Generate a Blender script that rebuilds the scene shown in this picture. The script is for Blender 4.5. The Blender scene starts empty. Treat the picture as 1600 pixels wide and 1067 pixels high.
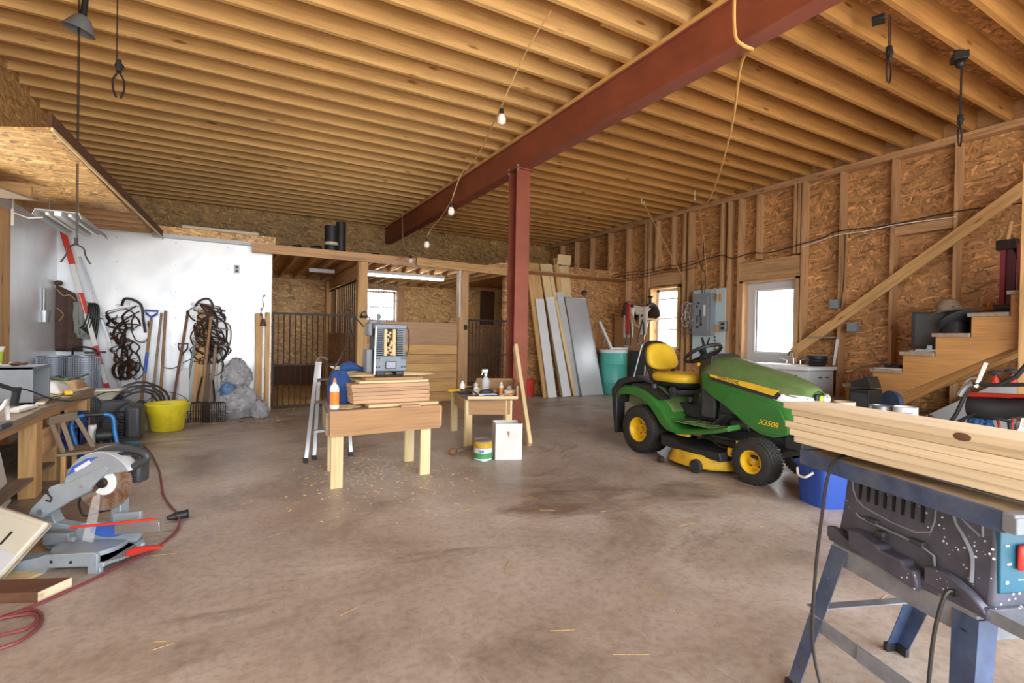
import bpy, bmesh, math, random
from mathutils import Vector, Matrix, Quaternion
random.seed(7)
S = bpy.context.scene
COL = S.collection
PI = math.pi
R = math.radians

# ---------------------------------------------------------------- camera
F_PX = 790.5
YAW, PITCH, ROLL = R(29.303), R(-0.4523), R(1.0204)
fw = Vector((math.sin(YAW)*math.cos(PITCH), math.cos(YAW)*math.cos(PITCH), math.sin(PITCH)))
rt = Vector((math.cos(YAW), -math.sin(YAW), 0))
up = rt.cross(fw)
rt2 = rt*math.cos(ROLL) + up*math.sin(ROLL)
up2 = up*math.cos(ROLL) - rt*math.sin(ROLL)
cam = bpy.data.cameras.new('camera')
cam.sensor_width = 36
cam.lens = F_PX*36/1600
cam.clip_start = 0.02
cam_o = bpy.data.objects.new('camera', cam)
COL.objects.link(cam_o)
M = Matrix((rt2, up2, -fw)).transposed().to_4x4()
M.translation = Vector((0, 0, 1.12))
cam_o.matrix_world = M
S.camera = cam_o

# ---------------------------------------------------------------- world and exposure
S.view_settings.view_transform = 'Standard'
S.view_settings.look = 'None'
S.view_settings.gamma = 1
S.view_settings.exposure = 0.9
W = bpy.data.worlds.new('daylight')
S.world = W
W.use_nodes = True
wn = W.node_tree.nodes
wl = W.node_tree.links
wn.clear()
wo = wn.new('ShaderNodeOutputWorld')
bg = wn.new('ShaderNodeBackground')
tc = wn.new('ShaderNodeTexCoord')
sx = wn.new('ShaderNodeSeparateXYZ')
rp = wn.new('ShaderNodeValToRGB')
wl.new(tc.outputs['Generated'], sx.inputs[0])
mr = wn.new('ShaderNodeMapRange')
mr.inputs['From Min'].default_value = -1
wl.new(sx.outputs['Z'], mr.inputs['Value'])
wl.new(mr.outputs[0], rp.inputs[0])
e = rp.color_ramp.elements
e[0].position = 0.40; e[0].color = (0.66, 0.62, 0.56, 1)      # sunlit gravel yard below the horizon
e[1].position = 0.52; e[1].color = (0.93, 0.97, 1.0, 1)      # bright overcast sky
wl.new(rp.outputs[0], bg.inputs['Color'])
bg.inputs['Strength'].default_value = 5.2
wl.new(bg.outputs[0], wo.inputs[0])

def portal(name, loc, rot, sx_, sy_):
    l = bpy.data.lights.new(name, 'AREA')
    l.shape = 'RECTANGLE'; l.size = sx_; l.size_y = sy_
    l.cycles.is_portal = True
    o = bpy.data.objects.new(name, l)
    o.location = loc; o.rotation_euler = rot
    COL.objects.link(o)
portal('daylight_rear_door', (2.0, -1.75, 1.6), (R(90), 0, 0), 7.0, 3.2)   # open overhead doors behind the camera
portal('daylight_left_window', (-1.9, 4.85, 1.55), (0, R(-90), 0), 1.25, 2.4)
portal('daylight_right_window', (7.5, 7.08, 1.55), (0, R(90), 0), 1.2, 0.8)
portal('daylight_door_pane', (7.5, 4.91, 1.45), (0, R(90), 0), 1.0, 0.66)
portal('daylight_stall_window', (2.97, 11.42, 1.77), (R(-90), 0, 0), 0.8, 0.75)

# ---------------------------------------------------------------- materials
def srgb(c):
    if isinstance(c, str):
        c = [int(c[i:i+2], 16)/255 for i in (0, 2, 4)]
    return tuple(x/12.92 if x <= 0.04045 else ((x+0.055)/1.055)**2.4 for x in c) + (1,)

class NT:
    def __init__(s, name):
        s.m = bpy.data.materials.new(name); s.m.use_nodes = True
        s.n = s.m.node_tree.nodes; s.l = s.m.node_tree.links
        s.b = s.n['Principled BSDF']
    def new(s, t, **k):
        x = s.n.new(t)
        for a, v in k.items():
            setattr(x, a, v)
        return x
    def link(s, a, b): s.l.new(a, b)
    def attr(s):
        a = s.new('ShaderNodeAttribute', attribute_name='gc')
        oi = s.new('ShaderNodeObjectInfo')
        v = s.new('ShaderNodeVectorMath', operation='MULTIPLY_ADD')
        c = s.new('ShaderNodeCombineXYZ')
        for i in range(3): s.link(oi.outputs['Random'], c.inputs[i])
        s.link(c.outputs[0], v.inputs[0]); v.inputs[1].default_value = (17, 3, 5)
        s.link(a.outputs['Vector'], v.inputs[2])
        return v.outputs[0]
    def mapping(s, vec, sc, rot=(0, 0, 0)):
        m = s.new('ShaderNodeMapping')
        m.inputs['Scale'].default_value = sc; m.inputs['Rotation'].default_value = rot
        s.link(vec, m.inputs[0]); return m.outputs[0]
    def noise(s, vec, sc, det=3, rough=.6, dist=0):
        n = s.new('ShaderNodeTexNoise')
        n.inputs['Scale'].default_value = sc; n.inputs['Detail'].default_value = det
        n.inputs['Roughness'].default_value = rough; n.inputs['Distortion'].default_value = dist
        if vec: s.link(vec, n.inputs['Vector'])
        return n.outputs['Fac']
    def ramp(s, fac, stops):
        r = s.new('ShaderNodeValToRGB')
        els = r.color_ramp.elements
        while len(els) < len(stops): els.new(0.5)
        for el, (p, c) in zip(els, stops):
            el.position = p; el.color = c if len(c) == 4 else tuple(c)+(1,)
        s.link(fac, r.inputs[0]); return r.outputs[0]
    def mix(s, f, a, b, mode='MIX'):
        m = s.new('ShaderNodeMix', data_type='RGBA', blend_type=mode)
        for sock, v in ((m.inputs[0], f), (m.inputs[6], a), (m.inputs[7], b)):
            if isinstance(v, (int, float)): sock.default_value = v
            elif isinstance(v, tuple): sock.default_value = v
            else: s.link(v, sock)
        return m.outputs[2]
    def col(s, c):
        if isinstance(c, tuple): s.b.inputs['Base Color'].default_value = c
        else: s.link(c, s.b.inputs['Base Color'])
    def bump(s, h, st=.2, d=.01):
        b = s.new('ShaderNodeBump'); b.inputs['Strength'].default_value = st; b.inputs['Distance'].default_value = d
        s.link(h, b.inputs['Height']); s.link(b.outputs[0], s.b.inputs['Normal'])
    def rough(s, v):
        if isinstance(v, (int, float)): s.b.inputs['Roughness'].default_value = v
        else: s.link(v, s.b.inputs['Roughness'])

def scl(c, k): return (min(1, c[0]*k), min(1, c[1]*k), min(1, c[2]*k), 1)

def wood(name, c, dark=.62, light=1.18, rough=.62, grain=1.0, knots=True):
    t = NT(name); c = srgb(c); v = t.attr()
    a = t.noise(t.mapping(v, (1.1*grain, 16*grain, 16*grain)), 1.4, 4, .6, .8)
    base = t.ramp(a, [(.28, scl(c, dark)), (.5, c), (.72, scl(c, light))])
    f = t.noise(t.mapping(v, (4, 150, 150)), 1.0, 2)
    f2 = t.ramp(f, [(.35, (.8, .78, .74, 1)), (.6, (1, 1, 1, 1))])
    base = t.mix(.55, base, f2, 'MULTIPLY')
    big = t.noise(v, .9, 2)
    base = t.mix(.5, base, t.ramp(big, [(.35, (.72, .70, .68, 1)), (.62, (1, 1, 1, 1))]), 'MULTIPLY')
    if knots:
        vo = t.new('ShaderNodeTexVoronoi'); vo.inputs['Scale'].default_value = 1
        t.link(t.mapping(v, (1.9, 7, 7)), vo.inputs['Vector'])
        k = t.ramp(vo.outputs['Distance'], [(.06, (.33, .17, .08, 1)), (.13, (1, 1, 1, 1))])
        base = t.mix(.8, base, k, 'MULTIPLY')
    oi = t.new('ShaderNodeObjectInfo')
    base = t.mix(1, base, t.ramp(oi.outputs['Random'], [(0, (.86, .84, .82, 1)), (1, (1.0, 1.0, 1.0, 1))]), 'MULTIPLY')
    t.col(base); t.rough(rough); t.bump(a, .12, .004)
    return t.m

def osb(name, c, k=1.0):
    t = NT(name); c = srgb(c); v = t.attr()
    outs = []
    for i, (ang, off) in enumerate(((.15, 0), (1.25, 3.3), (2.2, 7.7))):
        vo = t.new('ShaderNodeTexVoronoi'); vo.inputs['Scale'].default_value = 1
        vo.inputs['Randomness'].default_value = 1
        m1 = t.mapping(v, (1, 1, 1), (0, 0, ang))
        nz = t.new('ShaderNodeTexNoise'); nz.inputs['Scale'].default_value = 9
        t.link(v, nz.inputs['Vector'])
        ad = t.new('ShaderNodeVectorMath', operation='MULTIPLY_ADD'); ad.inputs[1].default_value = (.06, .06, 0)
        t.link(nz.outputs['Color'], ad.inputs[0]); t.link(m1, ad.inputs[2])
        t.link(t.mapping(ad.outputs[0], (9*k, 44*k, 1)), vo.inputs['Vector'])
        sp = t.new('ShaderNodeSeparateXYZ'); t.link(vo.outputs['Color'], sp.inputs[0])
        outs.append((sp.outputs[0], sp.outputs[1]))
    m1 = t.new('ShaderNodeMath', operation='GREATER_THAN'); m1.inputs[1].default_value = .52
    t.link(outs[0][1], m1.inputs[0])
    m2 = t.new('ShaderNodeMath', operation='GREATER_THAN'); m2.inputs[1].default_value = .55
    t.link(outs[1][1], m2.inputs[0])
    cs = [t.ramp(o[0], [(0, scl(c, .42)), (.25, scl(c, .8)), (.6, c), (.88, scl(c, 1.25)), (1, scl(c, 1.75))]) for o in outs]
    x = t.mix(m2.outputs[0], cs[2], cs[1]); x = t.mix(m1.outputs[0], x, cs[0])
    big = t.noise(v, 1.3, 3)
    x = t.mix(.6, x, t.ramp(big, [(.3, (.68, .64, .6, 1)), (.65, (1.0, 1.0, 1.0, 1))]), 'MULTIPLY')
    t.col(x); t.rough(.55); t.bump(outs[0][0], .15, .003)
    return t.m

def plain(name, c, rough=.5, metal=0, var=.12, sc=8, bump=0, spec=None, dirt=None):
    t = NT(name); c = srgb(c)
    g = t.new('ShaderNodeTexCoord').outputs['Object']
    n = t.noise(g, sc, 4)
    x = t.ramp(n, [(.3, scl(c, 1-var)), (.7, scl(c, 1+var))])
    if dirt:
        d = t.noise(g, sc*.7, 6, .75)
        x = t.mix(t.ramp(d, [(.48, (0, 0, 0, 1)), (.62, (1, 1, 1, 1))]), x, srgb(dirt))
    t.col(x); t.rough(rough); t.b.inputs['Metallic'].default_value = metal
    if bump: t.bump(t.noise(g, sc*6, 3), bump, .004)
    return t.m

def speckle(name, c, dots, rough=.5, amt=.12, sc=60, dust=None):
    t = NT(name); c = srgb(c)
    g = t.new('ShaderNodeTexCoord').outputs['Object']
    x = t.ramp(t.noise(g, 14, 4), [(.3, scl(c, .75)), (.7, scl(c, 1.3))])
    if dust:
        x = t.mix(t.ramp(t.noise(g, 5, 5, .7), [(.45, (0, 0, 0, 1)), (.75, (.75, .75, .75, 1))]), x, srgb(dust))
    vo = t.new('ShaderNodeTexVoronoi'); vo.inputs['Scale'].default_value = sc
    t.link(g, vo.inputs['Vector'])
    area = t.ramp(t.noise(g, 6, 2), [(.45, (0, 0, 0, 1)), (.6, (amt, amt, amt, 1))])
    lt = t.new('ShaderNodeMath', operation='LESS_THAN'); t.link(vo.outputs['Distance'], lt.inputs[0]); t.link(area, lt.inputs[1])
    t.col(t.mix(lt.outputs[0], x, srgb(dots))); t.rough(rough)
    return t.m

def concrete():
    t = NT('stained_concrete')
    g = t.new('ShaderNodeTexCoord').outputs['Object']
    a = t.noise(g, 1.1, 7, .68, .4)
    x = t.ramp(a, [(.30, srgb('84766b')), (.44, srgb('a5988d')), (.58, srgb('baafa5')), (.72, srgb('cbc2ba'))])
    f = t.noise(g, 26, 5, .75)
    x = t.mix(.75, x, t.ramp(f, [(.33, (.66, .62, .58, 1)), (.55, (1, 1, 1, 1))]), 'MULTIPLY')
    s = t.noise(t.mapping(g, (.5, .9, 1)), 1.25, 8, .7, .8)
    st = t.ramp(s, [(.54, (0, 0, 0, 1)), (.66, (.9, .9, .9, 1))])
    x = t.mix(st, x, srgb('6d5c4e'))
    r2 = t.noise(t.mapping(g, (1, 1, 1), (0, 0, 1)), .8, 5, .7)
    x = t.mix(t.ramp(r2, [(.52, (0, 0, 0, 1)), (.72, (.35, .35, .35, 1))]), x, srgb('9a7358'))
    # pale scuffs
    s3 = t.noise(t.mapping(g, (7, 1.2, 1), (0, 0, .6)), 2.2, 6, .75)
    x = t.mix(t.ramp(s3, [(.60, (0, 0, 0, 1)), (.75, (.45, .45, .45, 1))]), x, srgb('d6ccc2'))
    t.col(x); t.rough(t.ramp(a, [(.3, (.34,)*3+(1,)), (.7, (.52,)*3+(1,))]))
    t.bump(f, .12, .004)
    return t.m

def steel_sheet():
    t = NT('white_steel_sheet')
    g = t.new('ShaderNodeTexCoord').outputs['Object']
    a = t.noise(t.mapping(g, (1, 1, .7)), 1.4, 4)
    t.col(t.ramp(a, [(.3, srgb('d9dfe6')), (.7, srgb('f0f3f6'))]))
    t.b.inputs['Metallic'].default_value = .25
    t.rough(t.ramp(t.noise(g, 2.2, 3), [(.3, (.28,)*3+(1,)), (.7, (.42,)*3+(1,))]))
    t.bump(t.noise(g, 2.0, 2), .3, .03)
    return t.m

def glass(name, c=(1, 1, 1, 1), rough=.0, alpha=.15):
    t = NT(name)
    t.b.inputs['Base Color'].default_value = c
    t.b.inputs['Roughness'].default_value = .03 + rough
    t.b.inputs['Alpha'].default_value = alpha
    return t.m

MT = {}
MT['joist'] = wood('joist_spruce', 'efc27f', .78, 1.1)
MT['joist_shaded'] = wood('joist_spruce_shaded', 'd19a57', .72, 1.14)  # same spruce, colour darkened for the dimmer right half of the ceiling
MT['stud'] = wood('stud_spruce', 'cda276')
MT['post'] = wood('post_spruce', 'd9ae74')
MT['plank'] = wood('pale_pine', 'fbeccd', .88, 1.04, .55)
MT['plank2'] = wood('fresh_spruce', 'efd7a5', .82, 1.08, .55)
MT['tanwood'] = wood('tan_plywood', 'b98f63', .75, 1.15, .65, 1, False)
MT['pinkwood'] = wood('weathered_board', 'c9a37f', .8, 1.1)
MT['greywood'] = wood('grey_old_wood', '9a8a78', .7, 1.2, .8)
MT['darkwood'] = wood('dark_brown_board', '6b4a36', .7, 1.3, .8)
MT['handle'] = wood('tool_handle_ash', 'a98560', .7, 1.2, .6, 1, False)
MT['handle2'] = wood('tool_handle_brown', '8c5f42', .7, 1.2, .6, 1, False)
MT['osb'] = osb('osb_amber', 'c2915f')
MT['osb_far'] = osb('osb_olive', 'b8935c')
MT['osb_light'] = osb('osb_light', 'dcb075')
MT['stair'] = wood('stair_ply', 'c08c52', .8, 1.15, .6)
MT['concrete'] = concrete()
MT['white_steel'] = steel_sheet()
MT['red_iron'] = plain('red_oxide_steel', '8f4d3a', .5, .1, .2, 3, .1)
MT['beam_under'] = MT['red_iron']
MT['black'] = plain('black_plastic', '232426', .5)
MT['dkgrey'] = plain('dark_grey_plastic', '3a3c40', .5)
MT['iron'] = plain('dark_iron', '3a322e', .55, .6, .3, 20)
MT['leather'] = plain('dark_leather', '33261f', .5, 0, .3, 12, .2)
MT['leather2'] = plain('brown_leather', '5a3a2b', .5, 0, .3, 12, .2)
MT['suede'] = plain('brown_suede', '57423b', .85, 0, .2, 14, .3)
MT['rubber'] = plain('tyre_rubber', '2b2a29', .75, 0, .25, 20, .2)
MT['white'] = plain('white_plastic', 'e8e8e4', .4, 0, .04)
MT['whitepaint'] = plain('white_paint', 'dfe2e4', .45, 0, .05, 3)
MT['cream'] = plain('cream_plastic', 'c9c4b4', .5, 0, .06, 4)
MT['galv'] = plain('galvanised_metal', 'aab0b6', .35, .75, .12, 6)
MT['alu'] = plain('brushed_aluminium', 'c3c8cc', .3, .85, .06, 6)
MT['castalu'] = plain('cast_aluminium', '9fabb6', .45, .3, .12, 9)
MT['chrome'] = plain('chrome', 'dadde0', .12, 1.0, .03)
MT['green'] = plain('tractor_green', '2f6f2c', .3, 0, .12, 5, 0, None, '3d6b32')
MT['greend'] = plain('dusty_green', '55713f', .45, 0, .2, 6, 0, None, '6f7350')
MT['yellow'] = plain('tractor_yellow', 'e2b81c', .42, 0, .1, 5)
MT['seat'] = plain('seat_yellow', 'dcb729', .5, 0, .1, 7)
MT['dustyellow'] = plain('dusty_yellow', 'cda52c', .55, 0, .25, 8)
MT['bucket'] = plain('bucket_yellow', 'e0d02a', .5, 0, .06, 7, 0, None, 'cbb92a')
MT['teal'] = plain('teal_drum', '57b8ad', .42, 0, .08, 3)
MT['blue'] = plain('tub_blue', '23479b', .4, 0, .12, 4)
MT['bluetool'] = plain('tool_blue', '1f74b8', .35, 0, .08, 6)
MT['cloth_blue'] = plain('navy_cloth', '23457d', .9, 0, .25, 12, .2)
MT['navy'] = speckle('navy_paint', '3b4c6e', 'c9ced6', .45, .05, 50, '6f747d')
MT['sawbody'] = speckle('saw_body_plastic', '4a4b5a', 'eeecee', .42, .24, 75, None)
MT['sawgrey'] = speckle('dusty_grey_steel', '7c828d', 'c9c9cc', .5, .05, 40, '8f9096')
MT['tealpanel'] = plain('teal_panel', '1c5870', .4)
MT['red'] = plain('red_plastic', 'c0332b', .4)
MT['orange'] = plain('orange_label', 'e8852c', .5)
MT['redstripe'] = plain('red_paint', 'd23a28', .45)
MT['cordred'] = plain('maroon_cord', '7b3a3e', .5)
MT['cordyellow'] = plain('yellow_cord', 'd9a860', .55)
MT['twine'] = plain('tan_twine', 'b08f63', .8)
MT['cordblack'] = plain('black_cord', '2a2826', .45)
MT['grey'] = plain('mid_grey', '7e848a', .5, .1)
MT['planer'] = plain('planer_grey', '6d7884', .45, .1, .15, 9)
MT['cabinet'] = plain('grey_white_cabinet', 'c5c8cb', .5, 0, .05, 3)
MT['cardwhite'] = plain('white_cardboard', 'd8d8d4', .75, 0, .08, 6)
MT['cardbrown'] = plain('brown_cardboard', 'a68462', .8, 0, .1, 6)
MT['straw'] = plain('straw', 'b89a62', .8, 0, .2, 30)
MT['shaving'] = plain('wood_shavings', 'd8bd90', .85, 0, .15, 40)
MT['sawdust'] = plain('sawdust', 'cbb084', .95, 0, .2, 30, .6)
MT['concsteel'] = plain('blade_steel', 'b9b4ae', .3, .8, .1, 12, 0, None, '9a6f55')
MT['mesh'] = plain('wire_mesh_grey', '9aa3b2', .4, .6, .1)
MT['bluepaint'] = plain('label_blue', '3c62b8', .4)
MT['housewrap'] = plain('house_wrap', 'b9cdd2', .6, 0, .1, 5)
MT['panelgrey'] = plain('panel_grey', '87909a', .45, .2, .08)
MT['greenlabel'] = plain('green_label', '3f9a5c', .45)
MT['limegreen'] = plain('lime_badge', 'a6c83a', .4)
MT['darkglass'] = plain('screen_glass', '14161a', .15)
MT['pinkred'] = plain('faded_red_cloth', '8e3a48', .8)
MT['fleece'] = plain('pale_fleece', 'd8d3c8', .9, 0, .12, 20, .3)
MT['redweb'] = plain('red_webbing', 'b8332f', .7)
MT['lamp'] = plain('lamp_white', 'f2f0e8', .3, 0, .02)
MT['dusty_top'] = plain('sawdust_covered_top', 'a3937a', .85, 0, .22, 18, .3)
MT['headlamp'] = plain('headlamp_lens', 'dfe3e8', .2, .1, .04)
MT['glass'] = glass('window_glass')
def bagmat():
    t = NT('clear_plastic_bag')
    g = t.new('ShaderNodeTexCoord').outputs['Object']
    n = t.noise(g, 7, 5, .7, 1.5)
    t.col(t.ramp(n, [(.3, srgb('a9acb4')), (.55, srgb('cdcdd2')), (.75, srgb('f2f2f6'))]))
    t.rough(.2); t.b.inputs['Alpha'].default_value = .8
    t.bump(t.noise(g, 16, 5, .7, 2), .9, .03)
    return t.m
MT['bag'] = bagmat()
def label_mat(name, bg_, fg, sc):
    t = NT(name)
    g = t.new('ShaderNodeTexCoord').outputs['Object']
    n = t.noise(t.mapping(g, (3, 3, 1)), sc, 2, .5)
    t.col(t.ramp(n, [(.50, srgb(bg_)), (.53, srgb(fg))])); t.rough(.6)
    return t.m
def grassgreen():
    return None
# ---------------------------------------------------------------- geometry helpers
class G:
    """collects shapes in one bmesh; every vertex carries a grain coordinate"""
    def __init__(s):
        s.b = bmesh.new(); s.g = s.b.verts.layers.float_vector.new('gc')
    def _set(s, vs, fn=None):
        for v in vs:
            v[s.g] = fn(v.co) if fn else v.co.copy()
    def orient(s, c, size, mat3):
        off = Vector((random.uniform(0, 40), random.uniform(0, 9), random.uniform(0, 9)))
        vs = []
        h = [x/2 for x in size]
        order = sorted(range(3), key=lambda i: -size[i])
        for i in (-1, 1):
            for j in (-1, 1):
                for k in (-1, 1):
                    l = Vector((i*h[0], j*h[1], k*h[2]))
                    v = s.b.verts.new(Vector(c) + mat3 @ l)
                    v[s.g] = Vector((l[order[0]], l[order[1]], l[order[2]])) + off
                    vs.append(v)
        for f in ((0, 1, 3, 2), (4, 6, 7, 5), (0, 4, 5, 1), (2, 3, 7, 6), (0, 2, 6, 4), (1, 5, 7, 3)):
            s.b.faces.new([vs[i] for i in f])
        return s
    def box(s, c, size, rot=(0, 0, 0)):
        from mathutils import Euler
        return s.orient(c, size, Euler(rot).to_matrix())
    def bx(s, x0, x1, y0, y1, z0, z1):
        return s.orient(((x0+x1)/2, (y0+y1)/2, (z0+z1)/2), (abs(x1-x0), abs(y1-y0), abs(z1-z0)), Matrix.Identity(3))
    def bar(s, p, q, w, h, upv=(0, 0, 1)):
        """board from p to q, w wide, h along upv"""
        p, q = Vector(p), Vector(q); d = (q-p); L = d.length; d.normalize()
        u = Vector(upv); sd = d.cross(u)
        if sd.length < 1e-4: sd = d.cross(Vector((0, 1, 0)))
        sd.normalize(); u = sd.cross(d)
        return s.orient((p+q)/2, (L, w, h), Matrix((d, sd, u)).transposed())
    def frame(s, p, q):
        d = (Vector(q)-Vector(p)).normalized()
        a = Vector((0, 0, 1)) if abs(d.z) < .9 else Vector((1, 0, 0))
        x = d.cross(a).normalized(); y = d.cross(x); return d, x, y
    def ring(s, c, x, y, r, n, r2=None, ph=0):
        vs = [s.b.verts.new(Vector(c) + x*math.cos(2*PI*i/n+ph)*r + y*math.sin(2*PI*i/n+ph)*(r2 or r)) for i in range(n)]
        s._set(vs); return vs
    def skin(s, A, B):
        n = len(A)
        for i in range(n):
            s.b.faces.new((A[i], A[(i+1) % n], B[(i+1) % n], B[i]))
    def cap(s, A, flip=False):
        try: s.b.faces.new(A[::-1] if flip else A)
        except ValueError: pass
    def cyl(s, p, q, r, r2=None, n=16, cap=True):
        d, x, y = s.frame(p, q)
        A = s.ring(p, x, y, r, n); B = s.ring(q, x, y, r if r2 is None else r2, n)
        s.skin(A, B)
        if cap: s.cap(A, True); s.cap(B)
        return s
    def tube(s, pts, r, n=8, closed=False, cap=True):
        pts = [Vector(p) for p in pts]
        m = len(pts); rings = []; nx = None
        for i in range(m):
            a = pts[(i-1) % m] if (closed or i > 0) else pts[0]
            b = pts[(i+1) % m] if (closed or i < m-1) else pts[-1]
            d = (b-a)
            if d.length < 1e-9: d = Vector((0, 0, 1))
            d.normalize()
            if nx is None:
                t = Vector((0, 0, 1)) if abs(d.z) < .9 else Vector((1, 0, 0))
                nx = d.cross(t).normalized()
            else:
                nx = (nx - d*nx.dot(d))
                if nx.length < 1e-6: nx = d.cross(Vector((0, 0, 1)))
                nx.normalize()
            rr = r[i] if isinstance(r, (list, tuple)) else r
            rings.append(s.ring(pts[i], nx, d.cross(nx), rr, n))
        for i in range(m-1): s.skin(rings[i], rings[i+1])
        if closed: s.skin(rings[-1], rings[0])
        elif cap: s.cap(rings[0], True); s.cap(rings[-1])
        return s
    def lathe(s, o, prof, axis=(0, 0, 1), n=24, cap=False):
        """prof: (radius, distance along axis)"""
        d = Vector(axis).normalized(); _, x, y = s.frame((0, 0, 0), d)
        rs = []
        for r, z in prof:
            rs.append(s.ring(Vector(o)+d*z, x, y, max(r, 1e-4), n))
        for a, b in zip(rs, rs[1:]): s.skin(a, b)
        if cap: s.cap(rs[0], True); s.cap(rs[-1])
        return s
    def prism(s, poly, ax, a, b):
        """poly in the two other axes (in order), extruded along ax from a to b"""
        def P(p, t):
            if ax == 'x': return (t, p[0], p[1])
            if ax == 'y': return (p[0], t, p[1])
            return (p[0], p[1], t)
        A = [s.b.verts.new(P(p, a)) for p in poly]; B = [s.b.verts.new(P(p, b)) for p in poly]
        off = Vector((random.uniform(0, 30), random.uniform(0, 9), 0))
        def fn(co):
            if ax == 'x': return Vector((co.y, co.z, co.x))+off
            if ax == 'y': return Vector((co.x, co.z, co.y))+off
            return Vector((co.x, co.y, co.z))+off
        s._set(A+B, fn)
        s.skin(A, B); s.cap(A, True); s.cap(B)
        return s
    def loft(s, rings, cap=True, closed=True):
        rs = []
        for rg in rings:
            vs = [s.b.verts.new(Vector(p)) for p in rg]; s._set(vs); rs.append(vs)
        for a, b in zip(rs, rs[1:]):
            n = len(a)
            for i in range(n if closed else n-1):
                s.b.faces.new((a[i], a[(i+1) % n], b[(i+1) % n], b[i]))
        if cap and closed: s.cap(rs[0], True); s.cap(rs[-1])
        return s
    def ball(s, c, r, n=12, sq=(1, 1, 1)):
        m = max(6, n//2+2)
        rs = []
        for i in range(1, m):
            th = PI*i/m
            rs.append([s.b.verts.new((c[0]+r*sq[0]*math.sin(th)*math.cos(2*PI*j/n), c[1]+r*sq[1]*math.sin(th)*math.sin(2*PI*j/n), c[2]+r*sq[2]*math.cos(th))) for j in range(n)])
        for q in rs: s._set(q)
        for a, b in zip(rs, rs[1:]): s.skin(a, b)
        s.cap(rs[0], True); s.cap(rs[-1]); return s
    def wall(s, ax, a, b, u0, u1, v0, v1, holes=()):
        """slab along ax from a to b spanning u,v with rectangular holes"""
        us = sorted({u0, u1} | {h[0] for h in holes} | {h[1] for h in holes})
        vs = sorted({v0, v1} | {h[2] for h in holes} | {h[3] for h in holes})
        for i in range(len(us)-1):
            for j in range(len(vs)-1):
                cu, cv = (us[i]+us[i+1])/2, (vs[j]+vs[j+1])/2
                if any(h[0] < cu < h[1] and h[2] < cv < h[3] for h in holes): continue
                poly = [(us[i], vs[j]), (us[i+1], vs[j]), (us[i+1], vs[j+1]), (us[i], vs[j+1])]
                def P(p, t):
                    return (t, p[0], p[1]) if ax == 'x' else (p[0], t, p[1]) if ax == 'y' else (p[0], p[1], t)
                A = [s.b.verts.new(P(p, a)) for p in poly]; B = [s.b.verts.new(P(p, b)) for p in poly]
                fn = (lambda co: Vector((co.y, co.z, co.x))) if ax == 'x' else (lambda co: Vector((co.x, co.z, co.y))) if ax == 'y' else (lambda co: co.copy())
                s._set(A+B, fn); s.skin(A, B); s.cap(A, True); s.cap(B)
        return s

def build(name, g, mat, inv=None, bevel=0, smooth=40, mods=(), bseg=2):
    b = g.b
    if inv is not None: b.transform(inv)
    bmesh.ops.recalc_face_normals(b, faces=b.faces[:])
    me = bpy.data.meshes.new(name); b.to_mesh(me); b.free()
    for p in me.polygons: p.use_smooth = True
    me.set_sharp_from_angle(angle=R(smooth))
    for m in (mat if isinstance(mat, (list, tuple)) else [mat]):
        me.materials.append(MT[m] if isinstance(m, str) else m)
    o = bpy.data.objects.new(name, me); COL.objects.link(o)
    if bevel:
        m = o.modifiers.new('bevel', 'BEVEL'); m.width = bevel; m.segments = bseg; m.limit_method = 'ANGLE'; m.angle_limit = R(40)
        m.harden_normals = False
    for t, kw in mods:
        m = o.modifiers.new(t.lower(), t)
        for k, v in kw.items(): setattr(m, k, v)
    return o

class T:
    """a thing: an Empty at its base that parents its parts; parts are modelled in room coordinates (or local if rot given)"""
    def __init__(s, name, label, cat, loc, rot=None, group=None):
        o = bpy.data.objects.new(name, None); COL.objects.link(o)
        o.empty_display_size = .1
        o.location = loc; s.o = o
        if rot is not None: o.rotation_euler = rot if isinstance(rot, tuple) else (0, 0, rot)
        s.local = rot is not None
        s.inv = None if s.local else Matrix.Translation(-Vector(loc))
        o['label'] = label; o['category'] = cat
        if group: o['group'] = group
    def part(s, name, g, mat, parent=None, label=None, **k):
        o = build(name, g, mat, s.inv, **k)
        o.parent = parent or s.o
        if label: o['label'] = label
        return o

def single(name, label, cat, g, mat, loc=None, group=None, kind=None, **k):
    """a thing that is one mesh; its origin is set to its base"""
    cs = [v.co for v in g.b.verts]
    if loc is None:
        loc = (sum(c.x for c in cs)/len(cs), sum(c.y for c in cs)/len(cs), min(c.z for c in cs))
    o = build(name, g, mat, Matrix.Translation(-Vector(loc)), **k)
    o.location = loc
    o['label'] = label; o['category'] = cat
    if group: o['group'] = group
    if kind: o['kind'] = kind
    return o

def struct(name, g, mat, label=None, **k):
    o = build(name, g, mat, None, **k)
    o['kind'] = 'structure'
    if label: o['label'] = label
    return o

def dup(root, loc=None, rot=None, label=None, group=None):
    r = root.copy(); COL.objects.link(r)
    if loc is not None: r.location = loc
    if rot is not None: r.rotation_euler = rot
    if label: r['label'] = label
    if group: r['group'] = group
    for ch in list(root.children):
        c = ch.copy(); COL.objects.link(c); c.parent = r
        for gch in ch.children:
            d = gch.copy(); COL.objects.link(d); d.parent = c
    return r

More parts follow.
